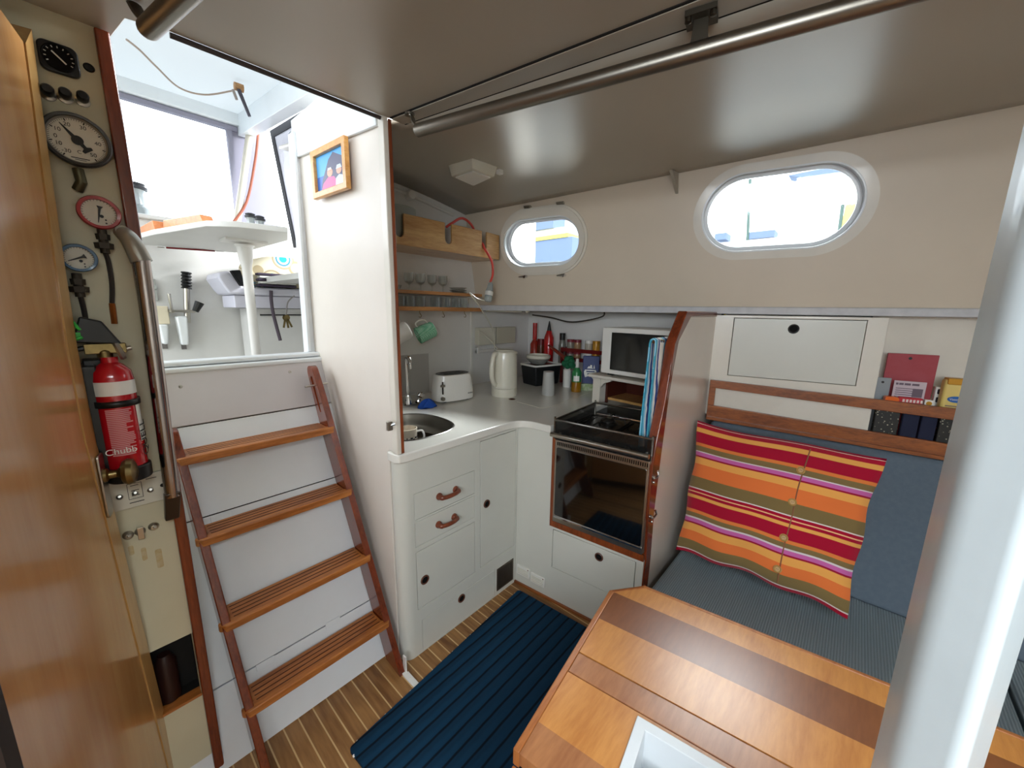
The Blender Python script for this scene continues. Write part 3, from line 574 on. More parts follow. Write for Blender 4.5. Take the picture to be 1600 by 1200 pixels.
for cx in cxs:
    for s in (-1, 1):
        for cd in cds:
            b.tube([SF @ Vector((cx + s * .02, hzz, cd)), SF @ Vector((cx + s * .085, hzz, cd)), SF @ Vector((cx + s * .095, ot + .01, cd))], .003, 6)
            b.tube([SF @ Vector((cx, hzz, cd + s * .02)), SF @ Vector((cx, hzz, cd + s * .085)), SF @ Vector((cx, ot + .01, cd + s * .093))], .003, 6)
    b.tube([SF @ Vector((cx - .095, ot + .012, -.03)), SF @ Vector((cx - .095, ot + .012, -.40))], .003, 6); b.tube([SF @ Vector((cx + .095, ot + .012, -.03)), SF @ Vector((cx + .095, ot + .012, -.40))], .003, 6)
obj('pan_support', b, IRON, st)
b = MB(); b.tube([SF @ Vector((ox0 + .05, ot + .03, -.36)), SF @ Vector((ox1 - .01, ot + .03, -.36))], .004, 8); obj('cross_bar', b, CHROME, st)
# ------------------------------------------------------------------ partition between stove and seat
PW = frame((0, PARTY, 0), (1, 0, 0), (0, 0, 1))
Z8 = lambda a, b: (980 + a * .38356, 460 + b * .38356)
o_l = [uv(PW, *Z8(a, b)) for a, b in ((58, 1190), (72, 1090), (84, 870), (100, 700), (122, 580), (150, 450), (170, 330), (190, 200), (243, 48))]
i_l = [uv(PW, *Z8(a, b)) for a, b in ((80, 1190), (92, 1080), (108, 880), (130, 700), (146, 580), (163, 450), (185, 310), (208, 190), (262, 52))]
o_l = [(x, z) for x, z in o_l]; o_l = [(o_l[0][0], .0)] + o_l; i_l = [(i_l[0][0], 0)] + i_l
o_l[-1] = (o_l[-1][0], 1.43); i_l[-1] = (i_l[-1][0], 1.405)
pt = thing('bulkhead_partition', 'white half partition edged in curved mahogany between cooker and seat', 'partition', (1.8, PARTY, 0))
xd = 2.12
b = MB(); b.prism(PW, [(x + .004, z) for x, z in i_l[:-1]] + [(i_l[-1][0] + .01, 1.405), (xd, 1.405), (xd + .25, 1.2), (xd + .28, 0)], -.026, -.002); obj('panel', b, plain('white_partition_paint', '#d9d0c6', .22, coat=.4, wear=.04, scale=3), pt)
b = MB(); b.prism(PW, o_l + [(xd, 1.430), (xd, 1.405)] + list(reversed(i_l)), -.034, .004); obj('edge_trim', b, MAHO, pt, bevel=.005, seg=3, label='varnished mahogany edge trim')
for (a, bb) in ((100, 745), (92, 905)):
    u, v = uv(PW, *Z8(a, bb)); b = MB(); M = PW @ T(Vector((u, v, .004)))
    b.lathe(M, [(.009, 0), (.008, .006), (.004, .010), (.0, .012)], 14); b.tube([M @ Vector((0, .0, .012)), M @ Vector((.006, .018, .02)), M @ Vector((.004, .034, .014))], [.004, .0035, .0045], 8); b.ball((-.002, -.018, .006), .006, M=M)
    obj('hook', b, CHROME, pt)
# towel and its rail on the cooker side
TY = PARTY + .058
tl = uv(frame((0, TY, 0), (1, 0, 0), (0, 0, 1)), 1018, 534); tr = (tl[0] + .34, tl[1]); tbz = uv(frame((0, TY, 0), (1, 0, 0), (0, 0, 1)), 1016, 697)[1]
rl = thing('towel_rail', 'chrome towel rail on the cooker side of the partition', 'rail', (tl[0], TY, tl[1]))
b = MB(); rz = tl[1] + .0; b.tube([(tl[0] + .02, TY, rz), (tl[0] + .40, TY, rz)], .008, 12)
for xx in (tl[0] + .06, tl[0] + .39): b.tube([(xx, PARTY + .032, rz), (xx, TY, rz)], .006, 10)
obj('bar', b, CHROME, rl)
def towel_mat():
    m, nt, bs = base_mat('blue_white_towel_print'); v = mapping(nt); n = nd(nt, 'ShaderNodeTexNoise', Scale=14.0, Detail=2.0); nt.links.new(v, n.inputs['Vector'])
    sp = nd(nt, 'ShaderNodeSeparateXYZ'); nt.links.new(v, sp.inputs[0]); ad = nd(nt, 'ShaderNodeMath', operation='MULTIPLY_ADD'); nt.links.new(n.outputs[0], ad.inputs[0]); ad.inputs[1].default_value = .025; nt.links.new(sp.outputs[0], ad.inputs[2])
    W_, B_, T_, N_ = lin('#e9e6de'), lin('#86bfd8'), lin('#3f9ab4'), lin('#3a4a88')
    st_ = [(0, B_), (.020, T_), (.034, B_), (.042, W_), (.050, N_), (.060, W_), (.095, B_), (.12, N_), (.135, W_), (.20, T_), (.23, W_)]
    nt.links.new(ramp(nt, ad.outputs[0], [(p, c) for p, c in st_], 'CONSTANT'), bs.inputs['Base Color']); bs.inputs['Roughness'].default_value = .95
    n2 = nd(nt, 'ShaderNodeTexNoise', Scale=250.0); nt.links.new(v, n2.inputs['Vector']); bump(nt, bs, n2.outputs[0], .4, .002); return m
b = MB(); zz = rz + .010
def tw(u, v):
    x = tl[0] + .012 + u * .33; a = v * 2 - 1; L1 = zz - tbz
    if abs(a) < .06: t = a / .06 * PI / 2; return Vector((x, TY + math.sin(t) * .011, rz + math.cos(t) * .011))
    d = (abs(a) - .06) / .94; w = .007 * math.sin(u * 23 + d * 2) * (.3 + d)
    return Vector((x, TY + (1 if a > 0 else -1) * (.012 + .004 * d) + w, rz - d * (L1 if a > 0 else L1 * .95)))
b.grid(tw, 40, 50); tag(obj('hand_towel', b, towel_mat(), origin=(tl[0], TY, rz - .5), solid=.005), 'blue, teal and white printed towel hanging beside the cooker', 'towel')
# ------------------------------------------------------------------ companionway ladder
LS = .385; LF = frame((0, 1.155, 0), (1, 0, 0), (0, LS, 1)); SHX = -.05
ld = thing('companionway_ladder', 'teak four-step ladder leaning against the white companionway bulkhead', 'ladder', (.44, 1.25, 0))
LX0, LX1, SW_ = .197, .687, .024
tops = uv(LF, 487, 566)[1]
def stringer(x0, x1, topv, slot, name='stringer'):
    # side board in the plane x = const, drawn as distance up the slope against depth behind the front edge
    M = Matrix(((0, 0, 1, 0), (LF[1][1], LF[2][1], 0, 1.155), (LF[2][1], -LF[1][1], 0, 0), (0, 0, 0, 1)))
    d = .086; n = 8
    pts = [(-.0, .0), (topv - .12, 0)]
    cx, cy, r = topv - .034, .034, .028
    pts += [(cx + r * math.sin(a), cy - r * math.cos(a)) for a in (PI * k / n for k in range(n + 1))]
    pts += [(topv - .26, d), (.05, d)]
    # cut level with the sole at the foot
    holes = []
    if slot:
        a0, a1, w = topv - .20, topv - .055, .010
        holes = [[(a0, .040 - w * .6), (a1, .036 - w), (a1 + .008, .036), (a1, .036 + w), (a0, .040 + w * .6)]]
    b = MB(); b.prism(M, pts, x0, x1, holes); b.v = [Vector((p.x + SHX * p.z, p.y, max(p.z, .002))) for p in b.v]
    return obj(name, b, MAHO, ld, bevel=.004, seg=3)
stringer(LX0, LX0 + SW_, uv(LF, 283, 742)[1] + .16, False); stringer(LX1 - SW_, LX1, tops, True)
LN = (0, 1, -LS)
for pa_, pb_ in (((388, 1125), (607, 968)), ((352, 990), (577, 866)), ((316, 857), (549, 762)), ((282, 728), (520, 667))):
    zt_ = (at_plane(*pa_, LN, 1.155).z + at_plane(*pb_, LN, 1.155).z) / 2 + .012
    y0 = 1.155 + LS * zt_ - .010; x0, x1 = LX0 - .006 + SHX * zt_, LX1 + .004 + SHX * zt_
    b = MB(); prof = [(y0, zt_ - .004), (y0 + .004, zt_), (y0 + .104, zt_), (y0 + .104, zt_ - .024), (y0 + .006, zt_ - .024), (y0, zt_ - .018)]
    xs0, xs1 = x0 + .006 + SW_ + .001, x1 - .004 - SW_ - .001
    b.prism(I4, [(x0, y0 + .018), (x0 + .014, y0), (x1 - .014, y0), (x1, y0 + .018), (x1, y0 + .030), (xs1, y0 + .030), (xs1, y0 + .104), (xs0, y0 + .104), (xs0, y0 + .030), (x0, y0 + .030)], zt_ - .026, zt_)
    s = obj('step', b, TEAK, ld, bevel=.004, seg=2)
    b = MB()
    for g_ in (.026, .045, .064, .083): b.box(xs0 + .01, xs1 - .01, y0 + g_, y0 + g_ + .0035, zt_ - .0005, zt_ + .0007)
    obj('groove', b, plain('dark_tread_groove', '#4a2410', .6), s)
tz = 1.11; tx_ = LX1 + SHX * tz; ty_ = 1.165 + LS * tz + .02; b = MB(); b.tube([(tx_ - SW_ - .035, ty_, tz), (tx_ + .03, ty_, tz + .004)], .004, 8); obj('locking_pin', b, STEEL, ld)
bk0 = at(640, 1046, z=0)
b = MB(); b.box(LX1 - .0, LX1 + .006, 1.150, 1.170, .0, .075); b.box(.675, .697, 1.075, 1.150, .002, .008, I4); b.box(.675, LX1 + .004, 1.15, 1.172, .002, .008)
for yy in (1.09, 1.12): b.lathe(T(Vector((.686, yy, .008))), [(.004, .0), (.003, .002), (0, .002)], 10)
obj('foot_bracket', b, WHITEP, ld, bevel=.001)
# ------------------------------------------------------------------ mat on the sole
mc = [at(545, 1170, z=.012), at(812, 920, z=.012), at(905, 975, z=.012)]
mex = (mc[1] - mc[0]).normalized(); MF = frame(mc[0], mex, Vector((0, 0, 1)).cross(mex)); mw = (mc[1] - mc[0]).length
MATM = ribbed('navy_ribbed_mat', '#0d3048', '#03101c', 7.0, 'Y', .95, 1.0, .005, sharp=True)
b = MB(); b.prism(MF, rrect(0, -1.55, mw - .01, 0, .012), -.0105, 0.002)
# edge stubs
mt = tag(obj('floor_mat', b, MATM, origin=(mc[0].x, mc[0].y, 0)), 'navy blue ribbed mat on the teak sole in front of the galley', 'mat')
for i in range(9): b = MB(); b.ball((.0, -.03 - i * .105, -.002), .0045, M=MF, n=8); obj('edge_stud', b, WHITEP, mt)
for i in range(9): b = MB(); b.ball((.03 + i * (mw - .07) / 8, 0, -.002), .004, M=MF, n=8); obj('edge_stud', b, WHITEP, mt)
# ------------------------------------------------------------------ settee
SZ = .30
sq = at(1003, 915, z=SZ); BAKX = 1.93
CORD = ribbed('blue_grey_corduroy', '#8c9aa0', '#6f7d86', 40, 'Y', .95, .5, .003)
GREYF = plain('slate_blue_grey_fabric', '#5c6874', .95, spec=.15, wear=.3, wearcol='#6a7680', scale=60, bmp=.2)
sm_y = at(1590, 1100, z=SZ).y
for y0, y1, lb in ((sm_y + .004, .498, 'blue-grey corduroy seat cushion under the striped pillow'), (-1.6, sm_y - .004, 'blue-grey seat cushion beyond the white post')):
    b = MB(); b.box(1.43, BAKX + .06, y0, y1, SZ - .10, SZ); tag(obj('seat_cushion', b, CORD, origin=(1.6, (y0 + y1) / 2, SZ - .1), bevel=.018, seg=3), lb, 'cushion')
b = MB(); b.box(1.44, 2.43, -1.63, .50, 0, SZ - .101)
tag(obj('settee_base', b, PAINT, origin=(1.8, -.4, 0), bevel=.003), 'white boxed settee base under the grey seat cushions', 'settee')
# locker front in the plane of the side deck edge
LX = lambda y: 2.235 - .2 * y
LKF = frame((LX(.52), .52, 0), (.2, -1, 0), (0, 0, 1))
lr = rect(LKF, [(1147, 495), (1355, 502), (1338, 605), (1137, 585)])
dtop = uv(LKF, 1112, 597)[1]
r1t = uv(LKF, 1118, 594, .03)[1]; r1b = uv(LKF, 1118, 606, .03)[1]; r2t = uv(LKF, 1112, 633, .03)[1]; r2b = uv(LKF, 1108, 651, .03)[1]
r1tR, r1bR, r2tR, r2bR = [uv(LKF, 1490, y_, .03)[1] for y_ in (640, 657, 695, 716)]
r1tR = uv(LKF, 1505, 640, .03)[1]; XR = uv(LKF, 1500, 650, .03)[0]
zb = lambda k, x: k[0] + (k[1] - k[0]) * x / XR
xe = uv(LKF, 1383, 560)[0]; xeb = uv(LKF, 1352, 668)[0]
lk = thing('locker', 'white side locker with a finger-hole hatch behind the seat', 'locker', LKF @ Vector((.3, 1.0, 0)))
b = MB(); x_e = (xe + xeb) / 2; b.plate(LKF, -.02, max(r2b, zb((r2b, r2bR), .3)) + .006, x_e, 1.415, -.016, 0, [lr]); b.box(x_e - .016, x_e, r2t + .0, 1.415, -.14, -.016, LKF)
obj('body', b, PAINT, lk, bevel=.002)
b = MB(); b.box(.01, x_e - .02, .93, 1.40, -.05, -.04, LKF); obj('interior', b, DARK, lk)
d = leaf('hatch_door', lr, LKF, lk, CAB, .0025, .001); fu, fv = uv(LKF, 1240, 514); b = MB(); b.lathe(LKF @ T(Vector((fu, fv, .001))), [(.022, 0), (.020, .002), (.016, .001)], 24); b.lathe(LKF @ T(Vector((fu, fv, .001))), [(0, .0006), (.017, .0006)], 24, mi=1); obj('finger_hole', b, [BLACK, BLACKM], d)
b = MB(); b.box(x_e - .02, 2.1, .78, 1.43, -.17, -.155, LKF); struct('wall_locker_back', b, PAINT)
# open shelf with two teak rails
XE = 2.1
sh = thing('book_shelf', 'open side shelf with two teak rails above the seat back', 'shelf', LKF @ Vector((.8, .85, .0)))
sl = lambda a, b_: (b_ - a) / XR
K1t, K1b, K2t, K2b = (r1t, r1tR), (r1b, r1bR), (r2t, r2tR), (r2b, r2bR)
for nm, kt, kb in (('upper_rail', K1t, K1b), ('lower_rail', K2t, K2b)):
    b = MB(); b.prism(LKF, [(-.01, zb(kb, 0)), (XE, zb(kb, XE)), (XE, zb(kt, XE)), (-.01, zb(kt, 0))], .014, .032); obj(nm, b, TEAKY, sh, bevel=.003)
b = MB(); b.prism(LKF, [(-.01, zb(K2t, 0)), (.018, zb(K2t, 0)), (.018, zb(K1b, 0)), (-.01, zb(K1b, 0))], .014, .032); obj('end_post', b, TEAKY, sh, bevel=.002)
b = MB(); b.prism(LKF, [(-.01, zb(K2b, 0) - .012), (XE, zb(K2b, XE) - .012), (XE, zb(K2b, XE) + .004), (-.01, zb(K2b, 0) + .004)], -.15, .045); obj('shelf_board', b, TEAKY, sh, bevel=.002)
shz = lambda x: zb(K2b, x) + .005
# back cushion
BZ = zb(K2b, 0) - .016
b = MB(); bx0 = BAKX - .02
def bc(y): return [Vector((BAKX, y, SZ + .002)), Vector((LX(y) - .045, y, zb(K2b, (.52 - y)) - .016)), Vector((LX(y) + .05, y, zb(K2b, (.52 - y)) - .016)), Vector((BAKX + .11, y, SZ + .002))]
BS = -.60
for y0, y1, lb in ((BS + .004, .500, 'slate grey back cushion behind the striped pillow'), (-1.6, BS - .004, 'slate grey back cushion beyond the white post')):
    b = MB(); b.hexa(bc(y1), bc(y0)); tag(obj('back_cushion', b, GREYF, origin=(BAKX + .1, (y0 + y1) / 2, SZ), bevel=.02, seg=3), lb, 'cushion')
# striped pillow
pl = [(0, '#8e1030'), (.012, '#e8d0c0'), (.018, '#a8122e'), (.05, '#e0a050'), (.085, '#a00a2c'), (.165, '#d87a3c'), (.19, '#7a6640'), (.228, '#cfc6c8'), (.238, '#c060a0'), (.262, '#980f34'), (.275, '#e2a050'), (.325, '#dc7238'), (.425, '#78653e'),
      (.505, '#d8ccc8'), (.515, '#a00a2c'), (.535, '#e8b080'), (.54, '#a00a2c'), (.560, '#e0a050'), (.585, '#a00a2c'), (.665, '#d87a3c'), (.69, '#7a6640'), (.722, '#cfc6c8'), (.732, '#c060a0'), (.76, '#980f34'), (.772, '#e2a050'), (.825, '#dc7238'), (.895, '#78653e'), (.965, '#d8ccc8'), (.975, '#a00a2c')]
def pillow_mat():
    m, nt, bs = base_mat('striped_cotton'); u = nd(nt, 'ShaderNodeUVMap'); sp = nd(nt, 'ShaderNodeSeparateXYZ'); nt.links.new(u.outputs[0], sp.inputs[0])
    nt.links.new(ramp(nt, sp.outputs[1], [(p, lin(c)) for p, c in pl], 'CONSTANT'), bs.inputs['Base Color']); bs.inputs['Roughness'].default_value = .9; bs.inputs['Specular IOR Level'].default_value = .2
    bs.inputs['Sheen Weight'].default_value = .15; v = mapping(nt); n = nd(nt, 'ShaderNodeTexNoise', Scale=400.0); nt.links.new(v, n.inputs['Vector']); bump(nt, bs, n.outputs[0], .25, .001); return m
cBL, cBR = at(1056, 862, z=.325), at(1325, 966, z=.325); cBL, cBR = at(1056, 860, x=1.70), at(1324, 966, x=1.70)
cTL, cTR = at(1090, 658, x=1.925), at(1386, 716, x=1.945)
pn = (cBR - cBL).cross(cTL - cBL).normalized()
if pn.x > 0: pn = -pn
pcn = (cBL + cBR + cTL + cTR) / 4
b = MB(); N = 36; uvs = []
def pil(side):
    def fn(u, v):
        e = 1 - .035 * (math.sin(PI * u) if True else 0); uu = .5 + (u - .5) * (1 - .05 * math.sin(PI * v)); vv = .5 + (v - .5) * (1 - .05 * math.sin(PI * u))
        p = cTL.lerp(cTR, uu).lerp(cBL.lerp(cBR, uu), vv); p = p + (cTR - cTL) * (.010 * math.sin(13 * v + 1) * (u - .5) * 2 * math.sin(PI * v)) + (cTL - cBL) * (.012 * math.sin(17 * u) * (v ** 3) - .010 * math.sin(8 * u) * (1 - v) ** 3)
        th = .092 * (max(0, math.sin(PI * min(max(u, 0), 1))) ** .5) * (max(0, math.sin(PI * v)) ** .5)
        crease = -.006 * math.exp(-((u - .665 + .02 * v) / .014) ** 2) * math.sin(PI * v) if side > 0 else 0
        wr = .005 * math.sin(9 * u + 5 * v) * math.sin(PI * u) * math.sin(PI * v) + (.010 * math.sin(26 * v + 7 * u + 2 * math.sin(9 * u)) * math.exp(-((1 - v) / .20) ** 2) + .008 * math.sin(19 * v + 4 * u) * math.exp(-((1 - u) / .16) ** 2) + .005 * math.sin(15 * u) * math.exp(-(v / .12) ** 2)) * math.sin(PI * u) ** .5 * math.sin(PI * v) ** .4
        uvs.append((u, v)); return p + pn * (side * th + crease + wr) + Vector((0, 0, .004))
    return fn
b.grid(pil(1), N, N); b.grid(pil(-1), N, N); b.uv = uvs
pw = obj('striped_pillow', b, pillow_mat(), origin=tuple((cBL + cBR) / 2)); tag(pw, 'striped red, orange, olive and pink pillow on the grey seat', 'pillow')
f_ = pil(1); b = MB(); b.tube([f_(.665 - .02 * k / 30, .04 + .92 * k / 30) + pn * .003 for k in range(31)], .0022, 6, flat=1.0); obj('button_seam', b, plain('dark_seam_thread', '#8a5a40', .9), pw)  # thin brown tube along the button seam
BUT = plain('tan_wood_button', '#b08a50', .4)
for bv in (.20, .42, .66, .87):
    M = frame(f_(.665 - .02 * bv - .012, bv) + pn * .0015, (cTR - cTL), (cTL - cBL))
    b = MB(); Mb = M @ T(Vector((0, 0, 0))); b.lathe(Mb, [(0, .0), (.013, .0), (.0145, .004), (.011, .007), (.008, .004), (0, .004)], 18)
    for s in (-1, 1): b.lathe(Mb @ T(Vector((s * .0025, 0, .0045))), [(0, 0), (.0012, 0)], 6, mi=1)
    obj('button', b, [BUT, BLACKM], pw)
# ------------------------------------------------------------------ table
TZ = .58
tc, tl_ = at(962, 922, z=TZ), at(795, 1165, z=TZ); te = at(1395, 1075, z=TZ); te0 = at(1035, 930, z=TZ)
ty = (te - te0).normalized()
TF = frame(tc, ty, Vector((0, 0, 1)).cross(ty))                # x forward along the table, y outboard
if (te0 - tc).dot(Vector((TF[0][1], TF[1][1], TF[2][1]))) < 0: pass
tv = lambda px, py, h=0: uv(TF, px, py, h)
yo = tv(1395, 1075)[1]; ycut = tv(1003, 918)
tb = thing('saloon_table', 'varnished two-tone plank table with a white recessed box at its centre', 'table', TF @ Vector((.5, -.2, -TZ)))
a_edge = tv(795, 1165); y_in = a_edge[1]; xa = 0.0
g1a = tv(900, 1016)[1]; g2a = tv(885, 1047)[1]
def tw_(name, d, l, **k): return wood(name, d, l, (1.2, 7, 1), .32, .15, 2.2, **k)
T_OR, T_DK, T_MD, T_LO = tw_('golden_varnished_plank', '#a86428', '#d4944c', contrast=.7), tw_('dark_varnished_plank', '#6a3818', '#8c542c', contrast=.9), tw_('mid_brown_varnished_plank', '#8a5230', '#b47a4c', contrast=.6), tw_('red_brown_edge', '#8a4a20', '#c07c44', contrast=.6)
yd0, yd1 = tv(975, 932)[1], tv(940, 968)[1]
TL = 1.5; th = -.028
lf = MB(); ee = .012
lf.prism(TF, [(.09 * 0 + .075, yo), (0, yd0 + .004), (.0, yd0), (TL, yd0), (TL, yo)], th, 0, mi=0)
lf.prism(TF, [(0, yd1), (TL, yd1), (TL, yd0), (0, yd0)], th, 0, mi=1)
lf.prism(TF, [(0, g1a + .0015), (TL, g1a + .0015), (TL, yd1), (0, yd1)], th, 0, mi=0)
obj('outboard_leaf', lf, [T_OR, T_DK], tb, flat=True)
b = MB(); b.box(0.0, TL, g2a + .0015, g1a - .0015, th, 0, TF); obj('centre_plank', b, T_MD, tb, bevel=.0015)
# inner part with the box opening
bx = tv(997, 1117); bxr = tv(1144, 1198)
w0x, w1x, w1y = bx[0], bx[0] + .36, min(bx[1], g2a - .012); w0y = y_in + .025
yk = tv(832, 1121)[1]
b = MB(); wh = (w0x + .001, w0y + .001, w1x - .001, w1y - .001); XQ = .62
b.plate(TF, 0, yk, w0x - .0005, g2a - .0015, th, 0, []); b.plate(TF, w0x - .0005, w0y, XQ, g2a - .0015, th, 0, [(w0x - .01, w0y - .01, w1x - .001, w1y - .001)]); b.plate(TF, 0, y_in, w0x - .0005, yk, th, 0, [], 1); b.plate(TF, w0x - .0005, y_in, XQ, w0y, th, 0, [], 1)
obj('inboard_leaf', b, [T_OR, T_MD], tb, flat=True)
b = MB(); b.box(-.016, -.0005, y_in, yd0 + .0, th - .01, .001, TF); b.prism(TF, [(-.016, yd0), (-.0005, yd0), (.075, yo + .0), (.068, yo + .012)], th - .01, .001); b.box(.068, TL, yo + .0005, yo + .012, th - .008, .001, TF)
obj('edge_trim', b, T_LO, tb, bevel=.003, label='red-brown table edging')
b = MB(); b.prism(TF, boxp(w0x, w0y, w1x, w1y), -.02, .006, [boxp(w0x + .022, w0y + .022, w1x - .022, w1y - .022)]); b.prism(TF, boxp(w0x + .012, w0y + .012, w1x - .012, w1y - .012), -.20, -.02, [boxp(w0x + .022, w0y + .022, w1x - .022, w1y - .022)]); b.box(w0x + .02, w1x - .02, w0y + .02, w1y - .02, -.2, -.19, TF)
obj('recessed_box', b, COLD, tb, bevel=.002, label='white painted recessed box')
b = MB(); b.box(.02, w0x, y_in + .02, g1a - .02, -TZ + .0, th - .002, TF); obj('pedestal', b, TEAKZ, tb, bevel=.004)
b = MB(); hq = tv(797, 1186); 
for yy in (y_in - .004,): b.box(.01, .10, yy - .012, yy, -.05, -.034, TF); b.tube([TF @ Vector((.01, yy - .006, -.03)), TF @ Vector((.1, yy - .006, -.03))], .004)
obj('hinge', b, BRASS, tb)
b = MB(); b.box(-.014, .5, y_in - .022, y_in + .0, -.30, -.036, TF); obj('drop_leaf', b, T_LO, tb, bevel=.003)
# ------------------------------------------------------------------ galley shelves
BF = frame((0, 1.75, 0), (1, 0, 0), (0, 0, 1))
Z1 = lambda a, b: (580 + a * .18333, 280 + b * .18333)
bu = lambda a, b: uv(BF, *Z1(a, b))
t0_, t1_ = bu(130, 268), bu(1090, 460); b0_, b1_ = bu(150, 555), bu(950, 655)
XW = min(xb(1.75) - .06, bu(1092, 560)[0]); zt0 = (t0_[1] + bu(940, 430)[1]) / 2; zb0 = (b0_[1] + b1_[1]) / 2
bs_ = thing('locker_bin', 'pale wooden galley shelf box with deep rounded notches in its front', 'shelf', (1.2, 1.85, zb0))
def notch(xl, xr, zbm, n=6):
    r = (xr - xl) / 2; c = (xl + xr) / 2; return [(xr, zt0)] + [(c + r * math.cos(a), zbm + r - r * math.sin(a)) for a in (PI * k / n for k in range(n + 1))] + [(xl, zt0)]
pl_ = [(.76, zb0), (XW, zb0), (XW, zt0 - .004)]
for (l, r_, bt) in (((945, 985, 600)), ((632, 690, 552)), ((203, 283, 492))): pl_ += notch(bu(l, bt)[0], bu(r_, bt)[0], bu((l + r_) / 2, bt)[1])
pl_ += [(.76, zt0)]
PALEX = wood('pale_varnished_board', '#a87840', '#d8b078', (1.2, 7, 9), .3, .4, 2.5, .55)
b = MB(); b.prism(BF, pl_, -.012, 0); obj('front_board', b, PALEX, bs_, bevel=.002)
b = MB(); b.box(.76, XW, 1.763, 1.998, zb0 + .002, zb0 + .014); obj('bottom_board', b, PALEX, bs_)
b = MB(); b.box(.765, .775, 1.763, 1.998, zb0 + .015, zt0 - .01); obj('end_board', b, PALEX, bs_)
b = MB(); b.box(XW - .28, XW - .01, 1.93, 1.996, zb0 + .016, zt0 + .05); tag(obj('storage_box', b, LINER, origin=(XW - .15, 1.96, zb0 + .016), bevel=.004), 'pale grey box at the back of the notched wooden shelf', 'box')
# plate lying in the box
pc = bu(450, 300); b = MB(); b.lathe(T(Vector((1.17, 1.88, zb0 + .016))), [(0, .16), (.085, .162), (.125, .172), (.126, .176), (.085, .168), (0, .166)], 40)
pz = zat(*Z1(450, 268), (1.17, 1.88)); b = MB(); b.lathe(T(Vector((1.17, 1.878, zb0 + .016))), [(.0, 0), (.09, 0), (.112, pz - zb0 - .04), (.112, pz - zb0 - .02), (.0, pz - zb0 - .016)], 40)
tag(obj('saucepan_lid', b, plain('grey_green_enamel', '#8f938c', .35), origin=(1.17, 1.878, zb0 + .016)), 'round grey pan with a flat lid inside the notched wooden shelf', 'pan')
lt = at(607, 664, y=1.164); lat = thing('door_latch', 'small chrome latch low on the white post edge above the worktop', 'latch', lt); b = MB(); b.box(lt.x - .009, lt.x + .009, 1.150, 1.1645, lt.z - .018, lt.z + .014); obj('plate', b, STEEL, lat, bevel=.002); b = MB(); b.tube([lt + Vector((.0, -.016, .002)), lt + Vector((.012, -.022, .006))], [.004, .005], 8); obj('catch', b, CHROME, lat)
# glass shelf
GY = 1.83; GF = frame((0, GY, 0), (1, 0, 0), (0, 0, 1)); gu = lambda a, b: uv(GF, *Z1(a, b))
r1 = ((gu(160, 957)[1] + gu(940, 962)[1]) / 2, (gu(160, 987)[1] + gu(940, 988)[1]) / 2); r2 = ((gu(170, 1095)[1] + gu(900, 1085)[1]) / 2, (gu(170, 1132)[1] + gu(900, 1118)[1]) / 2)
gx1 = gu(935, 1050)[0]
gs = thing('glass_rack', 'teak rack with two rails holding glasses above the sink', 'rack', (1.2, 1.9, r2[1]))
GR = wood('mid_teak_rail', '#8a5628', '#c0864a', (1.2, 9, 9), .35, .3, 3, .55)
for nm, r_, dpt in (('upper_rail', r1, .012), ('lower_rail', r2, .012)): b = MB(); b.box(.76, gx1, GY - dpt, GY, r_[1], r_[0]); obj(nm, b, GR, gs, bevel=.002)
b = MB(); b.box(.76, gx1, GY, 1.998, r2[1], r2[1] + .008); obj('lower_board', b, GR, gs); b = MB(); b.box(.76, gx1, GY, 1.998, r1[1] + .002, r1[1] + .008); obj('upper_board', b, GLASS if False else LINER, gs)
ztop_s = r1[1] + .009
def glassthing(name, label, prof, loc, group, n=20):
    b = MB(); b.lathe(T(Vector(loc)), prof, n); return tag(obj(name, b, GLASS, origin=loc), label, 'glass', group)
h = .105; wp = [(0, 0), (.026, 0), (.027, .002), (.004, .006), (.0032, .038), (.006, .044), (.022, .055), (.029, .075), (.027, h), (.0258, h), (.0275, .075), (.021, .058), (.0, .047)]
wx = [gu(a, 900)[0] for a in (372, 470, 568, 660)]; ords = ('leftmost', 'second', 'third', 'rightmost')
g0 = None
for i, x in enumerate(wx):
    lb = f'stemmed wine glass on the upper rack above the sink, {["leftmost of the four","second from the left","third from the left","rightmost of the four"][i]}'
    if g0 is None: g0 = glassthing('wine_glass', lb, wp, (x, 1.885, ztop_s), 'stemmed glasses on the upper rack')
    else: copy_tree(g0, T(Vector((x - wx[0], 0, 0))), lb, 'stemmed glasses on the upper rack')
glassthing('tumbler', 'short glass bowl at the left end of the upper rack', [(0, 0), (.03, 0), (.045, .03), (.046, .034), (.0435, .034), (.029, .004), (0, .003)], (gu(235, 930)[0], 1.885, ztop_s), None)
for k in range(3): glassthing('glass_dish', 'clear glass dish stacked beside the wine glasses, ' + ['lowest', 'middle', 'topmost'][k] + ' of three', [(0, 0), (.035, 0), (.055, .012), (.056, .014), (.053, .014), (.034, .003), (0, .002)], (gu(790, 930)[0], 1.885, ztop_s + .0143 * k + .0004), 'glass dishes on the upper rack')
tx = [gu(a, 1050)[0] for a in (215, 285, 372, 462, 585, 680, 762, 836)]; g1 = None
words = ('first', 'second', 'third', 'fourth', 'fifth', 'sixth', 'seventh', 'eighth')
for i, x in enumerate(tx):
    lb = f'clear tumbler on the lower rack above the mugs, {words[i]} from the left'
    if g1 is None: g1 = glassthing('tumbler', lb, [(0, 0), (.026, 0), (.029, .072), (.0275, .072), (.025, .005), (0, .004)], (x, 1.875, r2[1] + .0085), 'tumblers on the lower rack')
    else: copy_tree(g1, T(Vector((x - tx[0], 0, 0))), lb, 'tumblers on the lower rack')
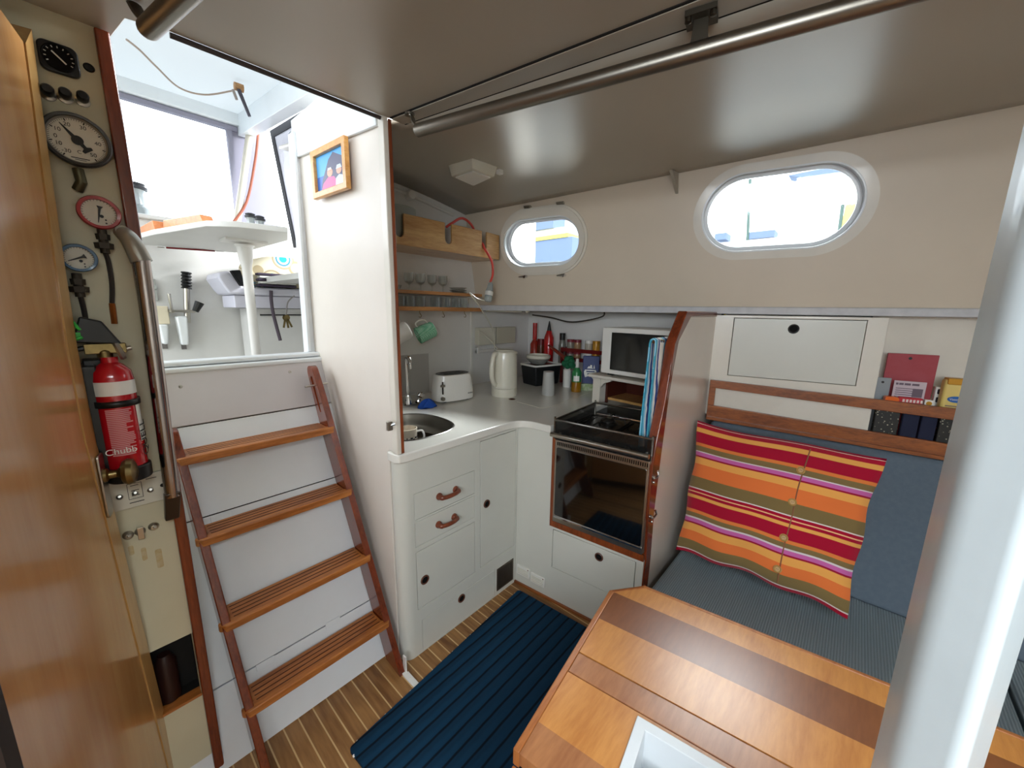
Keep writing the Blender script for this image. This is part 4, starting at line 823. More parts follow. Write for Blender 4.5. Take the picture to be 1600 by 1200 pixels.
# mug hooks under the rack and two mugs hanging on them
Z2 = lambda a, b: (590 + a * .20833, 470 + b * .20833)
HY = GY + .03; HF = frame((0, HY, 0), (1, 0, 0), (0, 0, 1)); hu = lambda a, b: uv(HF, *Z2(a, b))
hk = [hu(a, 100)[0] for a in (125, 315, 490, 652)]; hk0 = None
for i, x in enumerate(hk):
    lb = 'brass cup hook under the glass rack, ' + ['holding the white mug', 'holding the green mug', 'bare, beside the green mug', 'bare, nearest the wall socket'][i]
    if hk0 is None:
        b = MB(); zz = r2[1]; b.tube(smooth([(x, HY, zz + .002), (x, HY, zz - .008), (x + .004, HY, zz - .016), (x + .012, HY, zz - .026), (x + .006, HY, zz - .036), (x - .006, HY, zz - .033)], 4), .0018, 6)
        hk0 = tag(obj('cup_hook', b, BRASS, origin=(x, HY, zz)), lb, 'hook', 'cup hooks under the glass rack')
    else: copy_tree(hk0, T(Vector((x - hk[0], 0, 0))), lb, 'cup hooks under the glass rack')
GREENP = pattern_mug('green_white_pattern', '#5fae86', '#a8d8bc', 160)
def hang(nm, lb, cxp, mats, tilt, r, h, spin=0):
    x, z = hu(*cxp); M = T(Vector((x, HY + .0, z))) @ RY(tilt) @ RX(spin) @ T(Vector((0, 0, -h / 2))); return mug(nm, lb, M, r, h, mats, 0)
hang('mug', 'plain white mug hanging at the left under the glass rack', (165, 245), (WHITEP, WHITEP), 242, .052, .108, -14)
hang('mug', 'green patterned white mug hanging under the glass rack', (362, 235), (GREENP, WHITEP), 246, .049, .104, -18)
# conduit and junction box on the after wall
cn = [at(604, 291, y=1.985), at(640, 304, y=1.985), at(708, 336, y=1.985)]
b = MB(); b.tube([cn[0], cn[1], cn[2]], .009, 10); cdt = obj('conduit', b, WHITEP, origin=tuple(cn[1])); tag(cdt, 'white cable conduit with a round junction box high on the after wall', 'conduit')
b = MB(); M = frame(cn[1] - Vector((0, .0, .004)), (1, 0, 0), (0, 0, 1)); b.lathe(M, [(.026, -.012), (.026, .022), (.022, .028), (0, .028)], 24); obj('junction_box', b, WHITEP, cdt)
# square ceiling lamp
lc = at(740, 277, z=2.02); b = MB()
ls = [at(a, c, z=2.03) for a, c in ((700, 276), (738, 261), (778, 276), (740, 293))]
lcn = sum(ls, Vector()) / 4
LT = thing('ceiling_light', 'small square white lamp on the galley ceiling', 'ceiling light', (lcn.x, lcn.y, 2.06))
b = MB(); b.hexa([lcn + (p - lcn) * .86 + Vector((0, 0, -.0)) for p in ls], [p + Vector((0, 0, .05)) for p in ls]); obj('base', b, CREAMP, LT, bevel=.004)
b = MB(); q = [lcn + (p - lcn) * .7 for p in ls]; b.hexa([p + Vector((0, 0, -.006)) for p in q], [p + Vector((0, 0, -.0005)) for p in q]); obj('diffuser', b, WHITEP, LT, bevel=.002)
b = MB(); b.box(-.012, .012, -.012, .012, -.02, .0, T(ls[2].lerp(lcn, .05) + Vector((.01, -.01, .03)))); obj('switch', b, WHITEP, LT, bevel=.003)
# knee bracket
kn = [(1040, 256), (1058.5, 271), (1057.5, 304)]
k1 = uv(SW, 1058, 273), uv(SW, 1057.5, 303)
b = MB(); A_, B_ = SW @ Vector((k1[0][0], ztop(k1[0][0]), .0)), SW @ Vector((k1[1][0], k1[1][1], 0)); C_ = A_ + Vector((-.085, 0, 0)); off = Vector((.0, .007, 0))
b.add([A_ - off, B_ - off, C_ - off + Vector((0, 0, -.004)), A_ + off, B_ + off, C_ + off + Vector((0, 0, -.004))], [(0, 1, 2), (3, 5, 4), (0, 3, 4, 1), (1, 4, 5, 2), (2, 5, 3, 0)]); tag(obj('deck_knee', b, CEIL, origin=tuple(A_), flat=True), 'small cream triangular knee where the cabin side meets the ceiling', 'bracket')
# ------------------------------------------------------------------ ceiling grab rails
RZ_ = 1.93
ra, rb = at(652, 204, z=RZ_), at(1385, -2, z=RZ_); rdir = (rb - ra).normalized(); ra2 = ra + rdir * 1.75
gr1 = thing('grab_rail', 'long stainless grab rail running along the ceiling above the galley', 'rail', ra)
b = MB(); b.tube([ra, ra + rdir * .9, ra2], .0175, 18); obj('tube', b, STAIN, gr1)
fp = at(640, 178, z=1.993)
b = MB(); b.tube(smooth([fp, fp + Vector((.004, -.01, -.012)), ra.lerp(fp, .5), ra + rdir * .004], 4), .009, 10, flat=.5); b.lathe(T(fp + Vector((0, 0, -.004))), [(0, 0), (.014, 0), (.014, .006)], 12); obj('end_bracket', b, STAIN, gr1)
mbp = ra + (rb - ra) * ((at(1090, 72, z=RZ_) - ra).length / (rb - ra).length); sd_ = rdir.cross(Vector((0, 0, 1))) * -1
MM = frame(mbp, rdir, (0, 0, 1)); b = MB(); b.prism(MM, [(-.026, 0), (-.015, .02), (-.012, .058), (.012, .058), (.015, .02), (.026, 0)], -.006, .006); b.box(-.028, .028, .054, .064, -.024, .024, MM)
for s in (-1, 1): b.lathe(MM @ T(Vector((s * .022, .054, .016))) @ RX(90), [(0, .0), (.006, 0), (.006, .008), (0, .01)], 8)
obj('middle_bracket', b, plain('dark_steel_bracket', '#5a544a', .35, metal=1), gr1, label='dark steel middle bracket')
rc, rd = at(232, 45, z=RZ_), at(292, -12, z=RZ_); rcd = (rd - rc).normalized()
gr2 = thing('grab_rail', 'stainless grab rail end hanging beside the companionway opening', 'rail', rc)
b = MB(); b.tube([rc, rc + rcd * 1.0], .0175, 18); b.ball(tuple(rc), .0175); obj('tube', b, STAIN, gr2)
fq = at(210, 8, z=1.995); b = MB(); b.tube(smooth([fq, fq.lerp(rc, .45) + Vector((0, 0, .0)), rc + rcd * .012], 4), .012, 10, flat=.5); obj('end_bracket', b, plain('dark_rail_bracket', '#4a4438', .35, metal=1), gr2)
# ------------------------------------------------------------------ on the worktop
def onct(px, py): return at(px, py, z=CT)
# toaster
tp_ = onct(716, 627); tp_ = tp_ + Vector((0.005, .055, 0)); TW = wpx(tp_, 66); th_ = zat(705, 583, tp_) - CT
to = thing('toaster', 'white rounded two-slot toaster on the worktop behind the sink', 'toaster', tp_)
TM = T(tp_) @ RZ(-8)
b = MB(); nseg = 40
def tf(u, v):
    a = 2 * PI * u; p = 3.0; s = [.96, 1.0, .98, .90, .86][min(int(v * 4), 4)] if False else (1.0 - .14 * v ** 2 + .0 if v > 0 else .98)
    return TM @ Vector((TW / 2 * s * math.copysign(abs(math.cos(a)) ** (2 / p), math.cos(a)), .075 * s * math.copysign(abs(math.sin(a)) ** (2 / p), math.sin(a)), .008 + (th_ - .008) * v))
b.grid(tf, nseg, 10); n0 = len(b.v)
ring = [tf(i / nseg, 1) for i in range(nseg)]; b.add(ring, [tuple(range(nseg))]); b.add([tf(i / nseg, 0) for i in range(nseg)], [tuple(reversed(range(nseg)))])
obj('body', b, WHITEP, to, bevel=.006)
b = MB(); b.prism(TM, superell(0, 0, TW / 2 * .80, .058, 36), th_ + .0005, th_ + .003, [rrect(-TW * .28, -.032, TW * .28, -.010, .004), rrect(-TW * .28, .010, TW * .28, .032, .004)]); b.box(-TW * .27, TW * .27, -.031, .031, th_ + .0003, th_ + .0008, TM, 1); obj('top_plate', b, [plain('dark_toaster_top', '#3a3836', .4), BLACKM], to)
b = MB(); b.box(-TW * .42, -TW * .41, -.076, -.066, th_ * .35, th_ * .8, TM @ T(Vector((0, .006, 0))), 1); b.box(-TW * .47, -TW * .37, -.078, -.066, th_ * .62, th_ * .70, TM @ T(Vector((0, .004, 0)))); b.lathe(TM @ T(Vector((-TW * .42, -.062, .03))) @ RX(90), [(0, .012), (.011, .012), (.012, 0)], 16); obj('lever', b, [STEEL, BLACK], to)
b = MB()
for sx_ in (-1, 1):
    b = MB(); b.lathe(TM @ T(Vector((sx_ * TW * .3, -.035, 0))), [(0, 0), (.01, 0), (.01, .01), (0, .01)], 10); obj('foot', b, BLACK, to)
b = MB(); FT = frame(TM @ Vector((TW * .30, -.0738, .045)), TM.to_3x3() @ Vector((1, .1, 0)), (0, 0, 1))
for k in range(6): b.box(-.018 + k * .006, -.0145 + k * .006, -.003, .003 + .002 * (k % 2), .0, .001, FT)
obj('print', b, plain('grey_lettering', '#6a6a6a', .5), to, flat=True)
# blue cloth by the tap
bc_ = onct(668, 636); b = MB()
def clo(u, v):
    r_ = .046 * (1 + .12 * math.sin(7 * u * 2 * PI) * .3); a = u * 2 * PI; rr = r_ * (v)
    return Vector((bc_.x + rr * 1.25 * math.cos(a), bc_.y + rr * .8 * math.sin(a), CT + .004 + .034 * (1 - v ** 2.2) * (1 + .25 * math.sin(3 * a)) + .004 * math.sin(5 * a) * v))
b.grid(clo, 40, 12); b.grid(lambda u, v: clo(u, v) * 1.0 - Vector((0, 0, (clo(u, v).z - CT - .001))), 40, 12); tag(obj('dish_cloth', b, plain('bright_blue_cloth', '#1a4fb0', .85, bmp=.3, scale=60), origin=tuple(bc_)), 'crumpled bright blue dish cloth beside the mixer tap', 'cloth')
# kettle
kp = onct(797, 619); kp += Vector((.0, .05, 0)); kr = wpx(kp, 19); kh = zat(790, 548, kp) - CT
ke = thing('kettle', 'cream electric jug kettle standing near the corner of the worktop', 'kettle', kp)
b = MB(); b.lathe(T(kp) @ RZ(20), [(0, 0), (kr * 1.02, 0), (kr * 1.06, .012), (kr * 1.04, kh * .18)], 32); obj('base', b, CREAMP, ke)
KB = T(kp) @ RZ(-20)
b = MB(); b.lathe(KB, [(kr * 1.045, kh * .185), (kr * 1.05, kh * .5), (kr, kh * .86), (kr * .93, kh * .97), (kr * .8, kh), (0, kh)], 32); obj('jug', b, CREAMP, ke)
b = MB(); b.tube(smooth([kp + Vector((-kr * .86, 0, kh * .95)), kp + Vector((-kr * 1.3, -.006, kh * .93)), kp + Vector((-kr * 1.55, -.01, kh * .75)), kp + Vector((-kr * 1.58, -.01, kh * .5)), kp + Vector((-kr * 1.35, -.006, kh * .34)), kp + Vector((-kr * .95, 0, kh * .26))], 6), .015, 12); obj('handle', b, CREAMP, ke)
b = MB(); b.prism(KB, superell(0, 0, kr * .7, kr * .6, 24), kh + .0005, kh + .008); b.ball((kr * .9, 0, kh * .93), .018, 1.2, .9, .8, M=KB); obj('lid', b, CREAMP, ke, bevel=.002)
# wall socket, conduit and corner strip
s0, s1_ = at(743, 512, y=1.99), at(800, 535, y=1.99)
ws = thing('power_socket', 'beige double power socket on the after wall above the kettle', 'socket', ((s0.x + s1_.x) / 2, 1.99, s1_.z))
for nm, xa_, xb_ in (('socket_plate', s0.x, s0.x + (s1_.x - s0.x) * .44), ('switch_plate', s0.x + (s1_.x - s0.x) * .48, s1_.x)): b = MB(); b.box(xa_, xb_, 1.955, 1.999, s1_.z, s0.z); obj(nm, b, plain('aged_beige_plastic', '#c8c2ae', .45) if nm[1] == 'w' else CREAMP, ws, bevel=.004)
b = MB(); b.box(s0.x - .0, s1_.x, 1.975, 1.999, s1_.z - .055, s1_.z - .035); b.box(s0.x, s0.x + .02, 1.97, 1.999, s1_.z - .06, s1_.z - .012); obj('trunking', b, WHITEP, ws, bevel=.003)
st0, st1 = at(737, 488, y=1.99), at(739, 590, y=1.99)
b = MB(); b.box(st0.x - .008, st0.x + .008, 1.988, 1.9995, CT, st0.z); struct('trim_11', b, WHITEP, bevel=.002)
b = MB(); b.box(.80, at(670, 560, y=1.99).x, 1.992, 1.9995, CT + .001, at(640, 555, y=1.99).z); struct('trim_12', b, plain('grey_splashback', '#b9b7b4', .3, coat=.3))
def cord(name, pts, r, mat, lb, cat='cord'):
    b = MB(); b.tube(smooth(pts, 7), r, 8); return tag(obj(name, b, mat, origin=tuple(pts[0])), lb, cat)
cord('kettle_flex', [kp + Vector((-.0, .03, kh - .004)), at(778, 545, y=1.80), at(762, 528, y=1.90), at(748, 516, y=1.95), Vector((s0.x + .06, 1.945, s0.z - .03))], .0035, CREAMP, 'cream cord rising from the kettle to the socket')
cord('appliance_flex', [at(773, 548, y=1.80), at(772, 525, y=1.86), at(767, 508, y=1.82), at(750, 480, y=1.76), at(734, 458, y=1.73), at(745, 466, y=1.70), at(757, 470, y=1.70)], .0035, CREAMP, 'cream cord climbing from the kettle past the rack end')
RED = plain('red_flex', '#d04a40', .45)
rc_ = cord('red_flex', [at(697, 352, y=1.80) + Vector((0, 0, -.01)), at(706, 349, y=1.79), at(722, 341, y=1.79), at(737, 352, y=1.79) + Vector((0, 0, .0)), at(745, 372, y=1.80), at(754, 381, y=1.755), at(757, 388, y=1.742), at(768, 408, y=1.735), at(770, 428, y=1.733), at(766, 441, y=1.732)], .007, RED, 'red flexible cord looping out of the notched wooden shelf')
pg0, pg1 = at(767, 441, y=1.73), at(762, 471, y=1.73); dd_ = (pg1 - pg0).normalized(); M = frame(pg0, Vector((1, 0, 0)), Vector((0, 1, 0))); M = Matrix.Translation(pg0) @ dd_.to_track_quat('Z', 'Y').to_matrix().to_4x4(); ll = (pg1 - pg0).length
pg = thing('clear_plug', 'clear plastic plug hanging at the end of the red cord', 'plug', pg0)
b = MB(); b.lathe(M, [(.008, 0), (.016, .012), (.02, ll * .35), (.024, ll * .45), (.024, ll * .9), (.02, ll), (0, ll)], 20); obj('shell', b, plain('clear_bluish_plastic', '#cfe0e6', .12, trans=.6, alpha=.7), pg)
b = MB(); b.lathe(M, [(.0245, ll * .48), (.025, ll * .5), (.025, ll * .68), (.0245, ll * .7)], 20); obj('band', b, WHITEP, pg)
# lamp fitting under the side deck
l0, l1 = at(756, 483, y=1.9), at(818, 486, y=1.55)
b = MB(); b.tube([at(760, 485, x=1.93), at(816, 486, x=2.0)], .009, 10); b.ball(tuple(at(824, 486, x=2.0)), .014); tag(obj('strip_light', b, CREAMP, origin=tuple(at(790, 486, x=1.96))), 'slim white strip light fixed under the side deck edge', 'light')
cord('deck_cable', [at(832, 492, x=2.3), at(860, 496, x=2.3), at(890, 503, x=2.3), at(920, 500, x=2.3), at(942, 494, x=2.3), at(944, 486, x=2.3)], .005, plain('dark_cable', '#3a352c', .6), 'dark cable sagging below the side deck over the spice jars')
# round-the-corner clutter, measured on the worktop
Z3 = lambda a, b: (740 + a * .18333, 470 + b * .18333)
def put(px, py, back=0.0):
    p = onct(px, py); d = Vector((p.x, p.y, 0)).normalized(); return p + d * back
bp = put(*Z3(570, 715), .045); BW = wpx(bp, 52) / 2; bh = zat(*Z3(500, 545), bp) - CT
bn = thing('storage_tub', 'black plastic tub with a white-rimmed clear lid behind the upturned cup', 'tub', bp); BM = T(bp) @ RZ(-12)
BH = .13
b = MB(); k_ = .88
bot = [BM @ Vector((x * BW * k_, y * .085 * k_, 0)) for x, y in ((-1, -1), (1, -1), (1, 1), (-1, 1))]; tp2 = [BM @ Vector((x * BW, y * .085, bh)) for x, y in ((-1, -1), (1, -1), (1, 1), (-1, 1))]
b.hexa(bot, tp2); obj('body', b, plain('black_tub_plastic', '#16181a', .45), bn, bevel=.012, seg=3)
b = MB(); b.prism(BM, rrect(-BW * 1.05, -.092, BW * 1.05, .092, .02), bh + .001, bh + .013, [rrect(-BW * .95, -.080, BW * .95, .080, .016)]); obj('lid_rim', b, WHITEP, bn, bevel=.002, label='white lid rim')
b = MB(); b.prism(BM, rrect(-BW * .95, -.080, BW * .95, .080, .016), bh + .002, bh + .007); obj('lid', b, plain('smoky_lid', '#5a5e60', .2, trans=.3), bn)
text(frame(BM @ Vector((.03, -.082, bh * .28)), BM.to_3x3() @ Vector((1, 0, 0)), (0, -.1, 1)), 'SISTEMA', 0, 0, .016, plain('faint_white_print', '#9a9a9a', .5), bn, h=.002)
bz = bh + .014
b = MB(); bo_ = BM @ Vector((-BW * .30, -.01, bz)); br = wpx(bo_, 18); b.lathe(T(bo_), [(0, 0), (br * .6, 0), (br, .032), (br, .036), (br * .95, .036), (br * .58, .004), (0, .003)], 32); tag(obj('glass_bowl', b, plain('cloudy_glass', '#b9bab4', .15, trans=.5), origin=tuple(bo_)), 'cloudy glass bowl standing on the black tub lid', 'bowl')
b = MB(); b.lathe(T(bo_ + Vector((0, 0, .037))), [(0, .0), (br * .95, 0), (br * 1.05, .006), (br * 1.05, .024), (br * .9, .028), (br * .85, .012), (0, .010)], 32); tag(obj('plastic_bowl', b, CREAMP, origin=tuple(bo_ + Vector((0, 0, .037)))), 'cream plastic bowl resting on the glass bowl above the black tub', 'bowl')
# upturned plastic cup
cp_ = put(*Z3(640, 808)); cp_ += Vector((.02, .02, 0)); cr_ = wpx(cp_, 10); chh = zat(*Z3(640, 602), cp_) - CT
b = MB(); b.lathe(T(cp_), [(cr_, 0), (cr_ * 1.02, .004), (cr_ * .82, chh), (0, chh), (0, chh - .002), (cr_ * .79, chh - .002), (cr_ * .97, 0)], 28); tag(obj('plastic_cup', b, plain('frosted_plastic', '#dcdcd8', .35, trans=.35, alpha=.8), origin=tuple(cp_)), 'frosted plastic cup upside down on the worktop', 'cup')
# bottles and jars along the back
def bottle(name, lb, cat, base, r, h, body, cap, capr=.6, caph=.18, shoulder=.7, neck=.45, group=None, tip=False, n=24):
    t = thing(name, lb, cat, base, group); M = T(Vector(base)); hb = h * (1 - caph)
    b = MB(); b.lathe(M, [(0, 0), (r * .95, 0), (r, .004), (r, h * shoulder), (r * neck, hb), (0, hb)], n); obj('body', b, body, t)
    b = MB(); pr = [(0, hb + .0005), (r * capr, hb + .0005), (r * capr, h), (0, h)] if not tip else [(0, hb + .0005), (r * capr, hb + .0005), (r * capr * .8, hb + .3 * (h - hb)), (.003, h), (0, h)]
    b.lathe(M, pr, n); obj('cap', b, cap, t); return t
def shelfitem(px, pytop, pybot_at, xw, back=.0): pass
BXW = 2.40
REDP = plain('red_sauce', '#b01818', .25, coat=.4); DKRED = plain('dark_red_plastic', '#6a1414', .35); GOLD = plain('gold_lid', '#c08a28', .35, metal=.3); BRN = plain('brown_sauce', '#5a2c14', .3)
# dark red spice rack on the back wall of the recess
def zx(px, py, x): return at(px, py, x=x)
rk0, rk1 = zx(*Z3(770, 405), 2.33), zx(*Z3(1090, 420), 2.33)
rk = thing('spice_rack', 'dark red two-tier spice rack against the hull behind the clutter', 'rack', (2.38, (rk0.y + rk1.y) / 2, CT))
ya, yb2 = rk1.y - .06, rk0.y + .02
rz1 = zx(*Z3(900, 432), 2.33).z; rz0 = zx(*Z3(860, 505), 2.33).z
for zz_ in (rz1, rz0): b = MB(); b.box(2.32, 2.43, ya, yb2, zz_ - .008, zz_); obj('shelf', b, DKRED, rk); b = MB(); b.box(2.315, 2.322, ya, yb2, zz_ - .008, zz_ + .018); obj('rail', b, DKRED, rk)
for yy in (ya, yb2): b = MB(); b.box(2.32, 2.43, yy - .006, yy, CT, rz1 + .02); obj('side_board', b, DKRED, rk)
jars = [(820, 'red', '#8a8478'), (880, 'red', '#9a7a58'), (975, 'white', '#b8b0a0'), (1040, 'gold', '#c8902c')]
LIDC = {'red': plain('dark_red_lid', '#7a2430', .4), 'white': WHITEP, 'gold': GOLD}
wrd = {0: 'nearest the sauce bottles', 1: 'second along', 2: 'third along', 3: 'nearest the microwave'}
for tier, zz_ in (('upper', rz1), ('lower', rz0)):
    for i, (a, lc_, bc2) in enumerate(jars):
        p = zx(*Z3(a, 400), 2.36); hh = min(.078, (2.0 if tier == 'upper' else rz1 - rz0 - .012))
        bottle('spice_jar', f'spice jar with {lc_} lid, {tier} tier of the rack, {wrd[i]}', 'jar', (2.368, p.y, zz_ + .0005), .026, hh, plain('spice_' + str(i) + tier, bc2, .3, coat=.4), LIDC[lc_], capr=1.0, caph=.26, shoulder=.7, neck=.98, group='spice jars in the rack')
def tall(name, lb, cat, a, ytop, ybase, x, r, body, cap, **k):
    p = zx(*Z3(a, ybase), x); base = Vector((x, p.y, CT)); zt3 = zat(*Z3(a, ytop), base); return bottle(name, lb, cat, tuple(base), r, zt3 - CT, body, cap, **k)
tall('sauce_bottle', 'tall clear bottle with a red cap behind the black tub', 'bottle', 520, 188, 380, 2.36, .034, plain('chilli_sauce', '#a83426', .2, trans=.2), REDP, capr=.5, caph=.30, shoulder=.62, neck=.42)
tall('sauce_bottle', 'red squeezy ketchup bottle with a black pointed tip', 'bottle', 640, 172, 380, 2.35, .036, REDP, BLACK, capr=.45, caph=.16, shoulder=.72, neck=.5, tip=True)
tall('jar', 'slim jar with a black cap between the ketchup and the spice rack', 'jar', 755, 275, 380, 2.36, .026, plain('herb_jar', '#8a8a80', .2, trans=.3), BLACK, capr=.8, caph=.14, shoulder=.75, neck=.75)
tall('sauce_jar', 'short dark red-lidded jar beside the ketchup bottle', 'jar', 575, 325, 380, 2.37, .030, BRN, DKRED, capr=1.0, caph=.15, shoulder=.8, neck=.95)
tall('white_bottle', 'small white bottle leaning near the green brush', 'bottle', 795, 560, 690, 2.22, .028, WHITEP, WHITEP, capr=.7, caph=.1, shoulder=.85, neck=.7)
# dish soap
sp_ = put(*Z3(872, 775), .01); t = thing('soap_bottle', 'green and amber washing-up liquid bottle beside the blue packet', 'bottle', sp_); rr = wpx(sp_, 7.5); hh = zat(*Z3(875, 550), sp_) - CT
b = MB(); b.lathe(T(sp_), [(0, 0), (rr, 0), (rr * 1.04, .01), (rr, hh * .38)], 24); obj('lower_body', b, plain('amber_soap', '#b07818', .15, trans=.4), t)
b = MB(); b.lathe(T(sp_), [(rr, hh * .381), (rr * 1.0, hh * .75), (rr * .45, hh * .92), (0, hh * .92)], 24); obj('body', b, plain('green_soap_label', '#2e7a44', .25, coat=.3), t)
b = MB(); b.lathe(T(sp_), [(0, hh * .921), (rr * .4, hh * .921), (rr * .3, hh * 1.25), (0, hh * 1.25)], 16); obj('cap', b, WHITEP, t)
b = MB(); Ml = T(sp_) @ RZ(-60); b.grid(lambda u, v: Ml @ Vector(((rr + .001) * math.sin((u - .5) * 1.2), -(rr + .001) * math.cos((u - .5) * 1.2), hh * (.42 + .2 * v))), 8, 2); obj('label', b, WHITEP, t)
# blue packet with the map
pk = put(*Z3(990, 760), .03); PH = zat(*Z3(990, 470), pk) - CT; PWd = wpx(pk, 25)
view = Vector((pk.x, pk.y, 0)).normalized(); pex = Vector((-view.y, view.x, 0)) * -1; PKM = frame(pk, pex, (0, 0, 1))
t = thing('flour_packet', 'blue paper packet with a white map of Australia printed on it', 'packet', pk)
b = MB(); b.hexa([PKM @ Vector(v) for v in ((-PWd / 2, 0, .03), (PWd / 2, 0, .03), (PWd / 2, 0, -.03), (-PWd / 2, 0, -.03))], [PKM @ Vector(v) for v in ((-PWd / 2, PH, .006), (PWd / 2, PH, .006), (PWd / 2, PH, -.012), (-PWd / 2, PH, -.012))]); obj('packet', b, plain('royal_blue_paper', '#20346e', .5), t, bevel=.004)
aus = [(.08, .42), (.05, .55), (.14, .66), (.27, .72), (.35, .82), (.44, .80), (.47, .88), (.58, .86), (.58, .76), (.67, .70), (.72, .90), (.78, .72), (.90, .55), (.93, .40), (.82, .22), (.70, .18), (.60, .28), (.45, .36), (.30, .32), (.14, .28)]
b = MB(); MA = PKM @ T(Vector((-PWd * .46, PH * .20, .030 - .024 * .2 + .0012))) @ Matrix.Rotation(-math.atan(.024 / PH), 4, 'X'); b.prism(MA, [(x * PWd * .9, y * PH * .62) for x, y in aus], .0, .0015); obj('map_print', b, plain('white_print', '#e8e8e2', .5), t)
b = MB()
for k, (w_, n_) in enumerate(((.62, .40), (.5, .33), (.36, .26))): b.box(PWd * (.44 - w_ / 2), PWd * (.44 + w_ / 2), PH * n_, PH * (n_ + .035), .0015, .0024, MA)
obj('print', b, plain('blue_print', '#20346e', .5), t, flat=True)
b = MB(); b.box(-PWd * .62, PWd * .45, .0, PH * .20, .036, .060, PKM); t2 = obj('tea_box', b, plain('green_white_carton', '#7d9a5c', .5, wear=.6, wearcol='#e6e4d8', scale=30), origin=tuple(pk), bevel=.002); tag(t2, 'low green and white carton in front of the blue packet', 'box')
# green brush
g0_ = zx(*Z3(640, 380), 2.10); g1_ = zx(*Z3(800, 500), 2.10)
t = thing('scrubbing_brush', 'brush with a brown handle and green head lying over the tub', 'brush', g1_)
b = MB(); b.tube([g0_, g0_.lerp(g1_, .5), g1_], [.010, .016, .018], 12, flat=.7); obj('handle', b, plain('brown_red_handle', '#7a3022', .4), t)
b = MB(); g2_ = zx(*Z3(815, 520), 2.10)
for k in range(9): b.ball(tuple(g2_ + Vector((random.uniform(-.02, .02), random.uniform(-.03, .03), random.uniform(-.025, .02)))), .022, n=12)
obj('scrubber', b, plain('green_scrubber', '#0f5a38', .8, bmp=.8, scale=80), t, label='green scrubber head')
# ------------------------------------------------------------------ microwave on its shelf over the stove
Z4 = lambda a, b: (860 + a * .19167, 470 + b * .19167)
MWd = (Vector((1.885, .66, 0)) - Vector((1.93, 1.04, 0))).normalized()
m0 = at(939.5, 586, x=1.93); MWF = frame((1.93, m0.y, 0), (MWd.x, MWd.y, 0), (0, 0, 1)); mu = lambda a, b: uv(MWF, *Z4(a, b))
mt_, mb2, ml = mu(440, 215)[1], mu(415, 605)[1], 0.0
mtR = mu(1000, 245)[1]; mbR = mu(825, 655)[1]; mz1 = (mt_ + mtR) / 2; mz0 = (mb2 + mbR) / 2
sz = (mu(325, 615)[1] + mu(830, 695)[1]) / 2; MLn = m0.y - .575
mz0 = max(mz0, 0)
mw_ = thing('microwave', 'white microwave oven with a dark door on the shelf over the cooker', 'microwave', MWF @ Vector((.2, mz0, -.15)))
b = MB(); b.box(0, MLn - .02, mz0 + .012, mz1, -.30, -.012, MWF); obj('body', b, WHITEP, mw_, bevel=.008)
dl, dr_ = mu(497, 300)[0], MLn - .06
b = MB(); b.plate(MWF, 0, mz0 + .012, MLn - .02, mz1, -.011, .010, [(dl + .006, mz0 + .035, dr_, mz1 - .025)]); do = obj('door', b, WHITEP, mw_, bevel=.004)
b = MB(); b.box(dl + .006, dr_, mz0 + .035, mz1 - .025, -.006, .006, MWF); obj('door_glass', b, plain('dark_microwave_glass', '#0a0d10', .08, coat=1), do)
for xx in (.03, MLn - .06): b = MB(); b.box(xx, xx + .03, mz0 + .0002, mz0 + .012, -.04, -.015, MWF); obj('foot', b, BLACK, mw_)
ms = thing('microwave_shelf', 'white shelf over the cooker carrying the microwave', 'shelf', MWF @ Vector((.2, mz0, -.1)))
b = MB(); b.box(-.06, MLn - .01, mz0 - .018, mz0 - .0005, -.34, .045, MWF); obj('board', b, PAINT, ms, bevel=.005)
b = MB(); pr = [(-.045, CT), (-.045, mz0 - .019)]
M = MWF @ Matrix(((0, 0, 1, 0), (0, 1, 0, 0), (-1, 0, 0, 0), (0, 0, 0, 1)))
b.box(-.055, -.005, CT + .001, mz0 - .019, -.30, .0, MWF); b.prism(MWF, [(-.004, mz0 - .08), (-.004, mz0 - .019), (.08, mz0 - .019), (.06, mz0 - .035), (.02, mz0 - .05)], -.02, -.002); obj('bracket', b, PAINT, ms, bevel=.003)
b = MB(); b.box(.0, MLn - .015, CT + .02, mz0 - .02, -.26, -.25, MWF); b.box(.0, .012, CT + .002, mz0 - .03, -.25, -.05, MWF); obj('niche_back', b, plain('dark_red_niche_wood', '#4a1c10', .45), ms)
b = MB(); b.box(.012, MLn - .015, CT + .02, CT + .034, -.25, -.06, MWF); obj('niche_board', b, PALE, ms)
b = MB(); b.box(.012, MLn - .015, CT - .06, CT + .019, -.075, -.062, MWF); obj('stove_back_panel', b, STEEL, ms)
# things on the shelf by the seat
Z9 = lambda a, b: (1330 + a * .16667, 520 + b * .16667)
lu = lambda a, b, h=0: uv(LKF, *Z9(a, b), h)
def card(name, lb, cat, tl4, h, thick, mat, **k):
    x0, y0, x1, y1 = rect(LKF, [Z9(*p) for p in tl4], h); t = thing(name, lb, cat, LKF @ Vector(((x0 + x1) / 2, y0, h))); b = MB(); b.box(x0, x1, shz(x0) if k.get('stand', True) else y0, y1, h - thick, h, LKF); obj('body', b, mat, t, bevel=k.get('bev', .0015)); return t, (x0, y0, x1, y1)
t, r_ = card('red_folder', 'dusty red paper folder standing on the side shelf', 'folder', [(325, 190), (815, 210), (745, 690), (290, 600)], -.10, .008, plain('dusty_red_card', '#a03a44', .6, wear=.2, wearcol='#b86a70', scale=12))
b = MB(); ux, uy = lu(555, 240, -.099); b.prism(LKF, circ(ux, uy, .006, 12), -.0995, -.0985); obj('clasp', b, BLACK, t)
